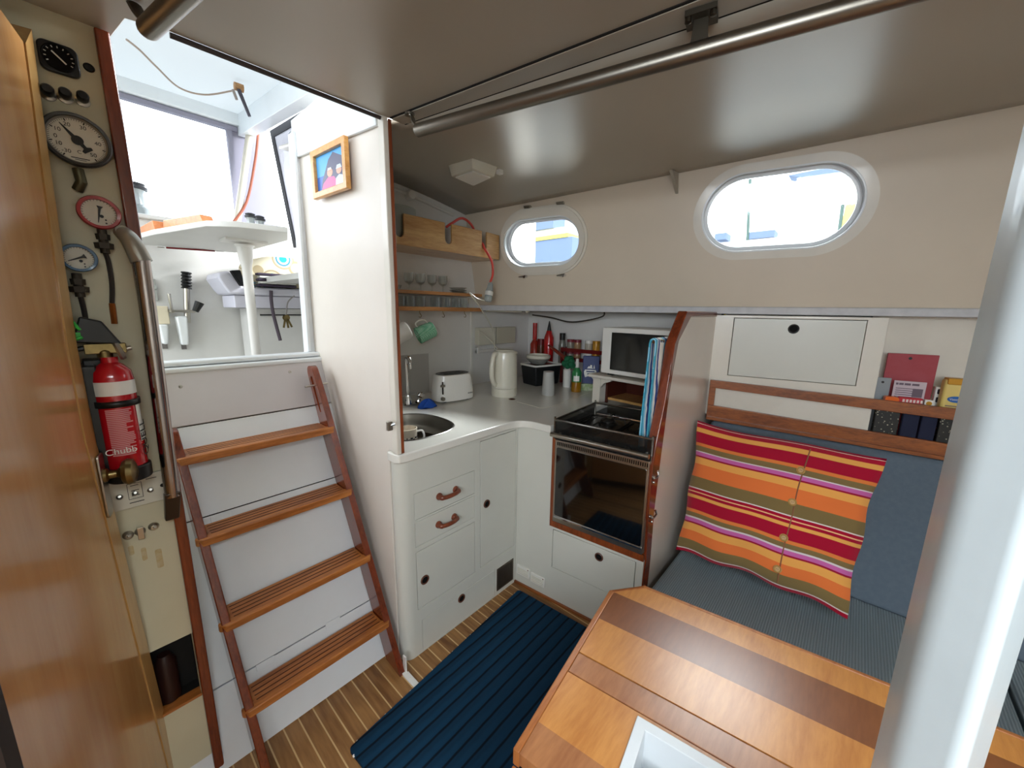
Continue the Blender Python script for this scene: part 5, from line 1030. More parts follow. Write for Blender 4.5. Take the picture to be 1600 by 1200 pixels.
t, r_ = card('grey_card', 'grey data card with a black dot beside the red folder', 'card', [(230, 415), (375, 425), (355, 600), (215, 610)], -.07, .006, plain('silver_grey_card', '#8e9498', .4))
b = MB(); ux, uy = lu(297, 462, -.069); b.prism(LKF, circ(ux, uy, .005, 12), -.0699, -.069); obj('dot', b, BLACK, t)
t, r_ = card('ticket', 'pale printed leaflet leaning on the red folder', 'leaflet', [(395, 445), (700, 465), (685, 680), (380, 640)], -.06, .004, plain('pale_lilac_paper', '#c4b4bc', .6))
GREYPR = plain('grey_print', '#6a5a66', .6)
HEADL = [(.06, .14), (.16, .30), (.33, .52), (.56, .78)]
b = MB(); wd_ = r_[2] - r_[0]
for a_, c_ in HEADL: b.box(r_[0] + wd_ * a_, r_[0] + wd_ * c_, r_[3] - .018, r_[3] - .009, -.0598, -.0594, LKF)
for k in range(5): b.box(r_[0] + .008, r_[0] + (r_[2] - r_[0]) * (.6 if k % 2 else .66), r_[3] - .034 - k * .009, r_[3] - .031 - k * .009, -.0598, -.0594, LKF)
b.box(r_[2] - .04, r_[2] - .008, r_[3] - .066, r_[3] - .03, -.0598, -.0594, LKF); obj('print', b, GREYPR, t, flat=True)
t, r_ = card('sweet_packet', 'red packet with white lettering behind the upper teak rail', 'packet', [(450, 600), (675, 620), (672, 680), (440, 655)], -.03, .02, plain('red_packet', '#c02430', .4), bev=.004); b = MB(); [b.box(r_[0] + .012 + k * .011, r_[0] + .019 + k * .011, r_[3] - .020, r_[3] - .008, -.0298, -.0292, LKF) for k in range(6)]; obj('print', b, plain('white_letters', '#e8d8d0', .5), t, flat=True)
ux, uy = lu(375, 630, -.03); b = MB(); b.prism(LKF, rrect(ux - .022, uy - .03, ux + .022, uy + .015, .008), -.05, -.02); b.box(ux - .01, ux + .01, shz(ux), uy - .031, -.05, -.03, LKF); tag(obj('orange_cap', b, plain('bright_orange_plastic', '#e86a1c', .35), origin=tuple(LKF @ Vector((ux, uy, -.03)))), 'bright orange plastic cap beside the red packet', 'cap')
t, r_ = card('small_carton', 'small white carton with a yellow emblem by the rail', 'box', [(690, 630), (775, 635), (770, 690), (685, 680)], -.025, .02, WHITEP); b = MB(); b.prism(LKF, circ((r_[0] + r_[2]) / 2, r_[3] - .014, .009, 14), -.0248, -.024); obj('emblem', b, GOLD, t)
t, r_ = card('patterned_box', 'white and black patterned box left of the yellow lotion', 'box', [(785, 505), (880, 515), (870, 690), (770, 690)], -.078, .02, WHITEP)
for k in range(2): b = MB(); b.prism(LKF, rrect(r_[0] + .006, r_[3] - .03 - k * .035, r_[2] - .004, r_[3] - .008 - k * .035, .004), -.0778, -.077); obj('dark_panel', b, plain('plum_black', '#241c26', .4), t)
t, r_ = card('lotion_bottle', 'yellow lotion bottle with a blue oval label on the side shelf', 'bottle', [(900, 430), (1110, 450), (1060, 740), (820, 715)], -.03, .045, plain('pale_yellow_plastic', '#dcc270', .35, coat=.2), bev=.012)
b = MB(); b.prism(LKF, rrect(r_[0] + .006, r_[3] - .022, r_[2] - .004, r_[3] + .004, .005), -.070, -.026); obj('cap', b, GOLD, t, bevel=.003)
ux, uy = lu(985, 628, -.029); b = MB(); b.prism(LKF, circ(ux, uy, .026, 28, .013), -.0295, -.028); obj('oval_label', b, plain('lotion_blue', '#1d5ea8', .35), t); text(LKF, 'Vaseline', ux, uy, .012, WHITEP, t, h=-.0275)
b = MB(); b.box(ux - .028, ux + .012, uy - .030, uy - .026, -.0292, -.0286, LKF); b.box(ux - .024, ux + .008, uy - .038, uy - .034, -.0292, -.0286, LKF); obj('print', b, GREYPR, t, flat=True)
NET = bpy.data.materials.new('black_patterned_weave'); NET.use_nodes = True; _nt = NET.node_tree; _bs = _nt.nodes['Principled BSDF']; _v = mapping(_nt); _w = nd(_nt, 'ShaderNodeTexVoronoi', Scale=95.0); _nt.links.new(_v, _w.inputs['Vector']); _nt.links.new(ramp(_nt, _w.outputs[0], [(.12, lin('#b8b09a')), (.30, lin('#141310'))]), _bs.inputs['Base Color'])
NAVY = plain('navy_cloth', '#141a34', .8)
for i, (xa_, xb_, mt2, lb) in enumerate(((x_e + .012, lu(465, 800)[0], NET, 'black patterned basket low on the side shelf next to the locker'), (lu(475, 800)[0], lu(640, 850)[0], NAVY, 'dark navy cloth bag between the patterned baskets'), (lu(645, 850)[0], lu(805, 880)[0], NAVY, 'dark navy printed pouch on the low side shelf'), (lu(812, 880)[0], lu(1100, 900)[0], NET, 'black patterned basket under the yellow lotion'))):
    b = MB(); b.box(xa_, xb_ - .004, shz(xa_) + .002 , zb(K1b, xa_) + .004, -.016 - .002 * i, .008, LKF); tag(obj('basket' if i in (0, 3) else 'pouch', b, mt2, origin=tuple(LKF @ Vector(((xa_ + xb_) / 2, shz(xa_), -.01))), bevel=.004), lb, 'basket' if i in (0, 3) else 'pouch')
# wiring beside the partition
w0 = at(1128, 486, x=2.16); cord('hanging_wires', [w0, w0 + Vector((-.01, -.01, -.03)), w0 + Vector((-.0, .01, -.06)), w0 + Vector((-.015, .0, -.10))], .006, BLACK, 'short bundle of dark wires hanging under the side deck beside the locker', 'wires')
cord('yellow_wire', [w0 + Vector((-.0, -.012, -.01)), w0 + Vector((.01, -.02, -.04)), w0 + Vector((-.0, -.03, -.09)), w0 + Vector((.012, -.036, -.095))], .003, plain('yellow_wire', '#c8b020', .5), 'yellow wire among the dark wires beside the locker', 'wire')
# ------------------------------------------------------------------ cabin door standing open at the left
dfar = Vector((-.007, 1.2, 0)); DF = frame(dfar, (.225, .974, 0), (0, 0, 1)); du = lambda a, b, h=0: uv(DF, a, b, h)
edge = [(47, 45), (61, 150), (75, 250), (97, 400), (119, 545), (148, 690), (177, 800), (222, 980), (277, 1200)]
gro = [(37, 66), (50, 160), (62, 250), (83, 400), (104, 545), (132, 690), (161, 800), (206, 980), (262, 1200)]
eu = [du(*p) for p in edge]; gu_ = [du(*p) for p in gro]; xn = du(22, 1150)[0]
zlo = .06; ex_lo = eu[-1][0] + (eu[-1][0] - eu[-2][0]) * .0; eu.append((ex_lo, zlo)); gu_.append((gu_[-1][0], zlo))
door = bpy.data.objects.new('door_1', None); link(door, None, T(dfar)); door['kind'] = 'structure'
b = MB(); b.prism(DF, [(xn, zlo), (xn, eu[0][1])] + [(x - .0022, z) for x, z in gu_], -.03, 0); obj('door_panel', b, DOORW, door)
b = MB(); b.prism(DF, [(x + .0012, z) for x, z in gu_] + list(reversed(eu)), -.03, .002); obj('door_edge', b, DOORE, door, label='pale edge strip of the door')
b = MB(); b.prism(DF, [(x - .0025, z) for x, z in gu_] + list(reversed([(x + .0015, z) for x, z in gu_])), -.028, -.004); obj('door_groove', b, plain('dark_red_groove', '#4a1a18', .6), door)
b = MB(); b.box(xn - .05, xn - .001, -.09, .004, zlo, eu[0][1], DF @ RX(0)) if False else b.prism(DF, boxp(xn - .03, zlo, xn - .001, eu[0][1]), -.12, .001); obj('door_end_shade', b, plain('door_end_shade_dark', '#20140e', .6), door)  # dark box added over the door's near end, shade put into its colour
pz = [du(*p) for p in ((145, 712), (155, 708), (176, 806), (160, 812))]
px0, px1 = min(p[0] for p in pz) + .004, max(p[0] for p in pz); pz0, pz1 = du(166, 809)[1], du(150, 710)[1]
b = MB(); pcx = (du(150, 710)[0] + du(168, 808)[0]) / 2; b.prism(DF, rrect(pcx - .018, pz0, pcx + .018, pz1, .006), .0025, .007); obj('latch_plate', b, STEEL, door, bevel=.0015)
k0_ = du(160, 747, .007); KM = DF @ T(Vector((pcx, k0_[1], .007))); kd = .060
b = MB(); b.lathe(KM, [(.016, 0), (.014, .005), (.009, .008), (.0085, .020), (.012, .025), (.025, .030), (.030, .038), (.027, .047), (.014, .052), (0, .053)], 28); obj('knob', b, BRASS, door)
# ------------------------------------------------------------------ instruments on the bulkhead
iu = lambda a, b, h=0: uv(IP, a, b, h)
q = [iu(*p) for p in ((58, 60), (121, 76), (126, 127), (61, 114))]; gx0, gx1 = (q[0][0] + q[3][0]) / 2, (q[1][0] + q[2][0]) / 2; gz1, gz0 = (q[0][1] + q[1][1]) / 2, (q[2][1] + q[3][1]) / 2
gc_ = Vector(((gx0 + gx1) / 2, 1.3, (gz0 + gz1) / 2)); gr_ = (gx1 - gx0) / 2
t = thing('dial_gauge', 'square black dial with a pale needle at the top of the instrument bulkhead', 'gauge', gc_); GM = frame(gc_, (1, 0, 0), (0, 0, 1))
b = MB(); b.prism(GM, rrect(-gr_, -gr_, gr_, gr_, .012), .0005, .012); obj('case', b, BLACK, t, bevel=.003)
b = MB(); b.lathe(GM, [(gr_ * .86, .012), (gr_ * .86, .016), (gr_ * .8, .017), (gr_ * .78, .013)], 36); b.lathe(GM, [(0, .0125), (gr_ * .8, .0125)], 36); obj('dial', b, BLACKM, t)
WP = plain('white_print_mark', '#c8c8c0', .5)
b = MB()
for k in range(11): a = math.radians(210 - k * 24); b.box(gr_ * .62, gr_ * .74, -.0008, .0008, .013, .0134, GM @ Matrix.Rotation(a, 4, 'Z'))
obj('scale_marks', b, WP, t, flat=True)
b = MB(); b.box(-gr_ * .45, gr_ * .45, -.0012, .0012, .0138, .015, GM @ RZ(-45)); obj('needle', b, WP, t)
hx, hz_ = iu(139, 106); b = MB(); b.lathe(frame((hx, 1.3, hz_), (1, 0, 0), (0, 0, 1)), [(0, .001), (.006, .001), (.007, .004), (.009, .001)], 16); tag(obj('push_button', b, BLACK, origin=(hx, 1.3, hz_)), 'small black button right of the square black dial', 'button')
for i, (a, c) in enumerate(((75, 148), (102, 153), (129, 158))):
    x, z = iu(a, c); t = thing('switch', 'black pull switch on a metal collar above the thermometer, ' + ('leftmost', 'middle', 'rightmost')[i] + ' of three', 'switch', (x, 1.3, z), 'pull switches above the thermometer'); M = frame((x, 1.3, z), (1, 0, 0), (0, 0, 1))
    b = MB(); b.lathe(M, [(.012, .0005), (.0115, .004), (.007, .006)], 20); obj('collar', b, STEEL, t)
    b = MB(); b.lathe(M, [(.005, .005), (.005, .014), (.0095, .018), (.0095, .034), (.007, .038), (0, .038)], 20); obj('cap', b, BLACK, t)
def gauge(name, lb, c, edge_px, rimmat, facemat, depth=.03, ri=.87):
    x, z = iu(*c, depth); xe_ = iu(*edge_px, depth)[0]; r = xe_ - x; t = thing(name, lb, 'gauge', (x, 1.3, z)); M = frame((x, 1.3, z), (1, 0, 0), (0, 0, 1))
    b = MB(); b.lathe(M, [(r * .9, .003), (r * .95, depth * .5), (r, depth * .8), (r, depth), (r * .95, depth * 1.12), (r * ri, depth * 1.1), (r * (ri - .02), depth * .8)], 48); obj('rim', b, rimmat, t)
    b = MB(); b.lathe(M, [(0, depth * .82), (r * .86, depth * .82)], 48); obj('face', b, facemat, t)
    return t, M, r, depth * .83
FACE = plain('dull_white_dial', '#d6d3c6', .35)
t, M, r, h = gauge('thermometer', 'large round white Celsius thermometer with a black rim', (121, 219), (176, 230), plain('dark_grey_rim', '#3c3a38', .35, metal=.3), FACE, .034)
b = MB(); b.lathe(M, [(r * .855, h), (r * .85, h + .006), (r * .80, h + .001)], 48); obj('inner_ring', b, plain('grey_inner_ring', '#8a8880', .4), t)
INK = plain('black_dial_ink', '#1c1c1c', .5)
b = MB()
for k in range(57): a = math.radians(234 - k * 288 / 56); l_ = .70 if k % 8 == 0 else .74; b.box(r * l_, r * .79, -.0004 if k % 8 else -.001, .0004 if k % 8 else .001, h, h + .0004, M @ Matrix.Rotation(a, 4, 'Z'))
obj('scale_marks', b, INK, t, flat=True)
for s_, a in (('-30', 232), ('10', 203), ('0', 178), ('10', 150), ('20', 112), ('30', 68), ('40', 5), ('50', -48)): text(M, s_, r * .58 * math.cos(math.radians(a)), r * .58 * math.sin(math.radians(a)), r * .20, INK, t, h=h + .0003, name='numeral')
text(M, 'C', .0, -r * .42, r * .18, INK, t, h=h + .0003); b = MB(); b.box(-r * .26, r * .26, -r * .67, -r * .64, h, h + .0004, M); b.box(-r * .16, r * .16, -r * .73, -r * .71, h, h + .0004, M); obj('print', b, INK, t, flat=True)
b = MB(); NM = M @ Matrix.Rotation(math.radians(128), 4, 'Z'); b.prism(NM, [(-r * .45, -.008), (-r * .36, -.009), (-r * .30, -.003), (0, -.004), (r * .68, -.0006), (r * .68, .0006), (0, .004), (-r * .30, .003), (-r * .36, .009), (-r * .45, .008)], h + .003, h + .0045); b.lathe(M, [(.009, h + .003), (.009, h + .006), (0, h + .006)], 16); obj('needle', b, INK, t)
b = MB(); s0_, s1 = iu(123, 272, .012), iu(121, 296, .012); b.tube([(s0_[0], 1.288, s0_[1] + .01), (s0_[0] + .002, 1.286, (s0_[1] + s1[1]) / 2), (s1[0], 1.295, s1[1])], .009, 12); obj('stem', b, plain('dull_green_brass', '#5a5540', .4, metal=.7), t)
def pgauge(name, lb, c, e, rim, needle_a, segs, fit_px, tube_px, colr):
    t, M, r, h = gauge(name, lb, c, e, rim, FACE, .028, .80)
    b = MB()
    for k in range(25): a = math.radians(230 - k * 280 / 24); b.box(r * .70, r * .79, -.0004, .0004, h, h + .0004, M @ Matrix.Rotation(a, 4, 'Z'))
    for k in range(3): b.prism(M, circ(r * .25 * (1 if k else .35), -r * (.2 + .2 * k), r * (.10 if k == 0 else .05), 10), h, h + .0005)
    obj('scale_marks', b, INK, t, flat=True)
    b = MB(); NM = M @ Matrix.Rotation(math.radians(needle_a), 4, 'Z'); b.prism(NM, [(-r * .4, -.005), (-r * .25, -.002), (r * .62, -.0006), (r * .62, .0006), (-r * .25, .002), (-r * .4, .005)], h + .002, h + .004); obj('needle', b, INK, t)
    OLD = plain('old_brown_fitting', '#3a3228', .5, metal=.4); b = MB(); pts = [iu(*p, .015) for p in fit_px]; z_ = [Vector((p[0], 1.285, p[1])) for p in pts]
    b.tube([z_[0] + Vector((0, 0, .012)), z_[-1]], .008, 12)
    for k, p in enumerate(z_[:-1]): MM_ = T(p); b.lathe(MM_, [(0, -.012), (.015 if k else .011, -.012), (.016 if k else .012, 0), (.0, .0)], 6)
    obj('fitting', b, OLD, t)
    pp = [iu(*p, .008) for p in tube_px]; b = MB(); b.tube(smooth([z_[-1]] + [Vector((p[0], 1.291, p[1])) for p in pp], 4), .0045, 8); obj('capillary_tube', b, plain('dark_tube', '#2a2420', .5), t); return t, pp
t, pp = pgauge('pressure_gauge', 'round pressure gauge with a red rim beside the wooden trim', (155, 332), (190, 338), plain('red_enamel_rim', '#a01c20', .35, coat=.3), -100, None, ((160, 366), (162, 380), (165, 396)), ((170, 412), (175, 445), (175, 474)), 'red')
b = MB(); e0, e1 = iu(175, 474, .008), iu(179, 506, .008); b.tube([(e0[0], 1.291, e0[1]), (e1[0], 1.291, e1[1])], .0055, 8); obj('copper_end', b, plain('copper', '#a8602c', .35, metal=.9), t)
pgauge('pressure_gauge', 'round pressure gauge with a blue rim partly hidden by the door', (123, 403), (154, 408), plain('blue_enamel_rim', '#2c5a80', .35, coat=.3), 205, None, ((121, 436), (123, 448), (126, 464)), ((131, 484), (136, 512), (140, 540)), 'blue')
# extinguisher
EY = 1.225; EF = frame((0, EY, 0), (1, 0, 0), (0, 0, 1)); eu2 = lambda a, b: uv(EF, *(60 + a * .28345, 490 + b * .28333))
xl_, xr_ = eu2(290, 400)[0], eu2(537, 400)[0]; er = (xr_ - xl_) / 2; ec = Vector(((xl_ + xr_) / 2, EY, 0)); ez0 = eu2(480, 905)[1] + .012; ezt = eu2(400, 280)[1]; ezn = eu2(360, 240)[1]
ex_ = thing('fire_extinguisher', 'red fire extinguisher with a white band strapped to the instrument bulkhead', 'extinguisher', (ec.x, EY, ez0)); EM = T(Vector((ec.x, EY, 0)))
REDG = plain('red_gloss_enamel', '#b4101c', .2, coat=.6)
b = MB(); b.lathe(EM, [(0, ez0), (er * .95, ez0), (er, ez0 + .01), (er, ezt - .035), (er * .92, ezt - .014), (er * .6, ezt), (er * .42, ezt + .005), (er * .40, ezn), (0, ezn)], 40); obj('cylinder', b, REDG, ex_)
def band(z0, z1, rr, mat, nm, a0=-180, a1=180, seg=36, **k):
    b = MB(); b.grid(lambda u, v: Vector((ec.x + rr * math.sin(math.radians(a0 + (a1 - a0) * u)), EY - rr * math.cos(math.radians(a0 + (a1 - a0) * u)), z0 + (z1 - z0) * v)), seg, 1); return obj(nm, b, mat, ex_, **k)
zb1, zb0_ = eu2(425, 365)[1], eu2(430, 440)[1]; band(zb0_, zb1, er + .0008, WHITEP, 'white_band', -62, 75)
zs1, zs0 = eu2(430, 470)[1], eu2(430, 503)[1]; band(zs0, zs1, er + .0025, BLACK, 'strap', solid=.003)
zl1, zl0 = eu2(440, 515)[1], eu2(470, 775)[1]
lines = MB()
for k in range(26):
    zz = zl1 - (zl1 - zl0) * (k + .5) / 27; a1_ = random.choice((25, 32, 30, 12)); lines.grid(lambda u, v, zz=zz, a1_=a1_: Vector((ec.x + (er + .0009) * math.sin(math.radians(-38 + (a1_ + 38) * u)), EY - (er + .0009) * math.cos(math.radians(-38 + (a1_ + 38) * u)), zz + .0028 * v)), 8, 1)
obj('instruction_text', lines, plain('pale_pink_print', '#d08a8c', .5), ex_, flat=True)
band(zl0 + .03, zl1 + .01, er + .0009, WHITEP, 'side_label', 50, 84)
a = math.radians(62); text(frame((ec.x + (er + .0022) * math.sin(a), EY - (er + .0022) * math.cos(a), zl1 - .075), (0, 0, 1), (-math.cos(a), -math.sin(a), 0)), 'QUELL', 0, 0, .028, INK, ex_)
text(frame((ec.x - .008, EY - er - .0015, zl0 + .018), (1, 0, 0), (0, 0, 1)), 'Chubb', 0, 0, .019, WHITEP, ex_)
b = MB(); b.box(ec.x - er - .006, ec.x + er * .4, EY + er * .5, 1.299, ez0 - .01, ezt + .01); b.box(ec.x - er - .012, ec.x - er + .012, EY - er * .45, 1.299, ez0, ezt); b.lathe(EM, [(0, ez0 - .015), (er + .004, ez0 - .015), (er + .005, ez0 + .018), (er + .001, ez0 + .02)], 36); obj('bracket', b, BLACK, ex_, bevel=.003)
vz = ezn; HM = T(Vector((ec.x - .005, EY, vz)))
b = MB(); b.lathe(HM, [(er * .36, 0), (er * .38, .012), (er * .2, .02), (0, .02)], 20); b.box(-.030, .035, -.010, .010, .008, .030, HM); obj('valve', b, BRASS, ex_, bevel=.002)
b = MB(); b.hexa([HM @ Vector(p) for p in ((-.045, -.011, .034), (.030, -.011, .026), (.030, .011, .026), (-.045, .011, .034))], [HM @ Vector(p) for p in ((-.028, -.011, .088), (.004, -.011, .078), (.004, .011, .078), (-.028, .011, .088))]); b.box(-.055, .01, -.009, .009, .020, .030, HM @ RY(-8)); obj('trigger', b, BLACK, ex_, bevel=.004)
b = MB(); gx_ = eu2(470, 205); GK = frame((gx_[0] - .01, EY, gx_[1]), (.25, -.0, .97), (.0, 1, 0)); GK = Matrix.Translation((gx_[0] - .012, EY, gx_[1])) @ RY(75)
b.tube([(ec.x + .02, EY, vz + .02), (gx_[0] - .012, EY, gx_[1])], .009, 12); obj('outlet', b, BLACK, ex_)
b = MB(); b.lathe(GK, [(0, 0), (.020, 0), (.022, .004), (.020, .010), (.006, .012), (.005, .026), (0, .026)], 20); obj('pressure_dial', b, STEEL, ex_)
gt = eu2(240, 125); b = MB(); b.tube(smooth([HM @ Vector((-.030, -.012, .060)), HM @ Vector((-.045, -.016, .085)), HM @ Vector((-.065, -.014, .060)), HM @ Vector((-.050, -.014, .040)), HM @ Vector((-.028, -.013, .045))], 5), .003, 8); b.box(-.085, -.03, -.012, -.008, .040, .055, HM); obj('green_seal', b, plain('bright_green_plastic', '#2fae3a', .4), ex_, label='green plastic seal')
# switch panel and toggles
z5 = lambda a, b: (60 + a * .28345, 490 + b * .28333); pu5 = lambda a, b, h=0: uv(IP, *z5(a, b), h)
sp = rect(IP, [z5(380, 925), z5(690, 868), z5(712, 1020), z5(400, 1098)], .006); spw = thing('switchboard', 'cream electrical switch panel just below the fire extinguisher', 'switch panel', (sp[0] + .05, 1.3, sp[1]))
b = MB(); b.prism(IP, rrect(sp[0], sp[1], sp[2], sp[3], .004), .0005, .008); obj('plate', b, CREAMP, spw, bevel=.001)
b = MB(); ix0, ix1 = pu5(490, 980)[0], pu5(575, 980)[0]; iz0, iz1 = sp[1] + .022, sp[3] - .016
b.plate(IP, ix0, iz0, ix1, iz1, .0082, .0086, [(ix0 + .001, iz0 + .001, ix1 - .001, iz1 - .001)]); 
for k in range(3): b.box(ix0 + .006, ix1 - .006, iz0 + .008 + k * .013, iz0 + .0095 + k * .013, .0082, .0086, IP)
b.box(ix0, ix1, sp[1] + .012, sp[1] + .014, .0082, .0086, IP); b.box(sp[2] - .035, sp[2] - .015, sp[3] - .014, sp[3] - .0125, .0082, .0086, IP); obj('printed_lines', b, INK, spw, flat=True)
for (a, c) in ((448, 1012), (617, 972), (533, 990)):
    x, z = pu5(a, c, .008); M = frame((x, 1.3, z), (1, 0, 0), (0, 0, 1)); b = MB(); b.lathe(M, [(.0065, .008), (.006, .011), (.003, .013)], 14); b.tube([M @ Vector((0, 0, .010)), M @ Vector((0, .006, .022))], [.002, .003], 8); obj('toggle', b, STEEL, spw)
x, z = pu5(684, 946, .008); b = MB(); b.lathe(frame((x, 1.3, z), (1, 0, 0), (0, 0, 1)), [(.005, .008), (.004, .011), (0, .011)], 12); obj('screw', b, BLACK, spw)
for i, (a, c) in enumerate(((200, 836), (219, 830), (240, 822))):
    x, z = iu(a, c); M = frame((x, 1.3, z), (1, 0, 0), (0, 0, 1)); t = thing('toggle_switch', 'metal switch on the cream bulkhead below the switch panel, ' + ('leftmost', 'middle with a key-shaped lever', 'rightmost')[i] + (' of three' if i != 1 else ''), 'switch', (x, 1.3, z), 'metal switches below the switch panel')
    b = MB(); b.lathe(M, [(.011, .0005), (.010, .005), (.006, .009), (0, .010)], 18); obj('collar', b, STEEL, t)
    b = MB(); (b.box(-.006, .006, -.016, .016, .009, .016, M) if i == 1 else b.tube([M @ Vector((0, 0, .008)), M @ Vector((.002, .004, .018))], [.003, .0035], 8)); obj('lever', b, STEEL, t, bevel=.001)
b = MB()
for (a, c, w_, h_) in ((204, 855, .010, .022), (224, 858, .010, .032), (247, 860, .013, .050)): x, z = iu(a, c); b.prism(IP, rrect(x - w_ / 2, z - h_, x + w_ / 2, z + .004, .004), .0002, .0006)
struct('wall_stain', b, plain('brown_rust_stain', '#bfa878', .5, wear=.5, wearcol='#d2ccb0', scale=60))
x, z = iu(275, 1062, -.05); b = MB(); b.lathe(T(Vector((.04, 1.343, .3045))), [(0, 0), (.024, 0), (.025, .01), (.025, .12), (.014, .145), (0, .145)], 24); tag(obj('dark_canister', b, plain('dark_maroon_can', '#2a1410', .4), origin=(.04, 1.343, .3045)), 'dark canister standing in the low cubby hole', 'canister')
# upright chrome hand rail by the companionway
HYR = 1.235; h0, h1 = at(221, 405, y=HYR), at(270, 775, y=HYR)
hr_ = thing('hand_rail', 'upright stainless hand rail fixed beside the companionway trim', 'rail', h1)
hx_ = (h0.x + h1.x) / 2
b = MB(); b.tube([(h0.x, HYR, h0.z), (h1.x, HYR, h1.z)], .0155, 20); obj('tube', b, plain('polished_rail_steel', '#a59c98', .14, metal=1), hr_)
e0 = at(190, 362, y=1.27); b = MB(); b.tube(smooth([e0, (e0 + h0) / 2 + Vector((0, -.01, .008)), h0 + Vector((0, 0, -.006))], 5), [.015 + .0005 * k for k in range(11)], 14); b.lathe(frame(e0 + Vector((0, -.012, 0)), (1, 0, 0), (0, 0, 1)), [(.010, .0), (.011, .005), (.005, .003), (0, .002)], 16); obj('top_bracket', b, plain('cast_grey_bracket', '#a8a69c', .35, metal=.6), hr_)
e1_ = at(268, 805, y=1.28); b = MB(); b.hexa([e1_ + Vector(p) for p in ((-.014, -.012, -.008), (.014, -.012, -.008), (.014, .012, -.008), (-.014, .012, -.008))], [h1 + Vector(p) for p in ((-.016, -.016, .012), (.016, -.016, .012), (.016, .010, .012), (-.016, .010, .012))]); b.lathe(frame(e1_ + Vector((.0, -.012, .006)), (1, 0, 0), (0, 0, 1)), [(.008, 0), (.007, .004), (0, .005)], 14); obj('bottom_bracket', b, plain('dull_dark_bracket', '#5a524a', .35, metal=.9), hr_, bevel=.003)
# picture on the partition
pq = [pu_ for pu_ in (uv(PG, *p, .012) for p in ((489, 238), (546, 216), (549, 298), (499, 311)))]
ax0, ax1 = (pq[0][0] + pq[3][0]) / 2, (pq[1][0] + pq[2][0]) / 2; az1, az0 = (pq[0][1] + pq[1][1]) / 2, (pq[2][1] + pq[3][1]) / 2
t = thing('picture_frame', 'small pale wooden framed photo of two people hung on the white partition', 'picture', PG @ Vector(((ax0 + ax1) / 2, az0, 0)))
zt_e = .013; w_ = .022
b = MB(); b.plate(PG, ax0, az0, ax1, az1, zt_e, zt_e + .018, [(ax0 + w_, az0 + w_, ax1 - w_, az1 - w_)]); obj('frame', b, wood('honey_frame_wood', '#b87a34', '#e0a85c', (3, 9, 9), .35, .4, 4, .5), t, bevel=.003)
PR = lambda pts: [(ax0 + w_ + (ax1 - ax0 - 2 * w_) * x, az0 + w_ + (az1 - az0 - 2 * w_) * y) for x, y in pts]
b = MB(); hp = zt_e + .006
lay = [([(0, 0), (1, 0), (1, 1), (0, 1)], 0), ([(0, .05), (1, .05), (1, .42), (0, .42)], 1), ([(.2, .3), (.45, .8), (.62, .95), (1, .7), (1, .1), (.15, .1)], 2), ([(.14, 0), (.22, .2), (.42, .34), (.62, .3), (.72, .12), (.72, 0)], 3), (circ(.48, .44, .10, 16, .12), 4), ([(.66, 0), (.68, .22), (.8, .3), (.98, .22), (1, 0)], 5), (circ(.80, .42, .09, 16, .11), 4), ([(.70, .46), (.90, .46), (.86, .56), (.74, .56)], 5), ([(.40, .50), (.56, .50), (.54, .57), (.42, .57)], 6)]
for k, (pts, mi) in enumerate(lay): b.prism(PG, PR(pts), hp + k * .0002, hp + .0002 + k * .0002 - .00002, mi=mi)
obj('photo_print', b, [plain('photo_sky', '#4aa0dc', .3), plain('photo_sea', '#2860b0', .3), plain('photo_hill', '#4a4a66', .3), plain('photo_pink_shirt', '#c8508c', .3), plain('photo_skin', '#d89a80', .3), plain('photo_pale_shirt', '#c0ccd8', .3), plain('photo_grey_hair', '#c8c0bc', .3)], t, flat=True)
# ------------------------------------------------------------------ cockpit seen through the companionway
CANV = bpy.data.materials.new('white_translucent_canvas'); CANV.use_nodes = True; _n = CANV.node_tree; _n.nodes.remove(_n.nodes['Principled BSDF'])
_d = _n.nodes.new('ShaderNodeBsdfDiffuse'); _t = _n.nodes.new('ShaderNodeBsdfTranslucent'); _m = _n.nodes.new('ShaderNodeMixShader'); _d.inputs[0].default_value = (.78, .80, .80, 1); _t.inputs[0].default_value = (.55, .57, .58, 1); _m.inputs[0].default_value = .5
_n.links.new(_d.outputs[0], _m.inputs[1]); _n.links.new(_t.outputs[0], _m.inputs[2]); _n.links.new(_m.outputs[0], _n.nodes['Material Output'].inputs[0])
CKW = plain('white_gelcoat', '#cfcdc8', .4, wear=.06, scale=4); LAV = plain('lavender_grey_canvas', '#8a8896', .8)
CKY = 3.1
struct('wall_cockpit', MB().box(-1.6, 1.3, CKY, CKY + .06, .5, 1.90), CKW)
struct('trim_13', MB().box(-1.6, 1.0, CKY - .03, CKY + .45, 1.90, 1.925), CKW, bevel=.008)
struct('floor_cockpit', MB().box(-1.6, 1.3, 1.98, CKY, .45, .5), CKW)
struct('wall_cockpit_right', MB().box(1.22, 1.28, 2.05, CKY, .5, 1.72), CKW)
struct('roof_side_deck', MB().box(.80, 2.6, 2.05, 3.6, 2.02 - .45, 2.05 - .45), CKW)
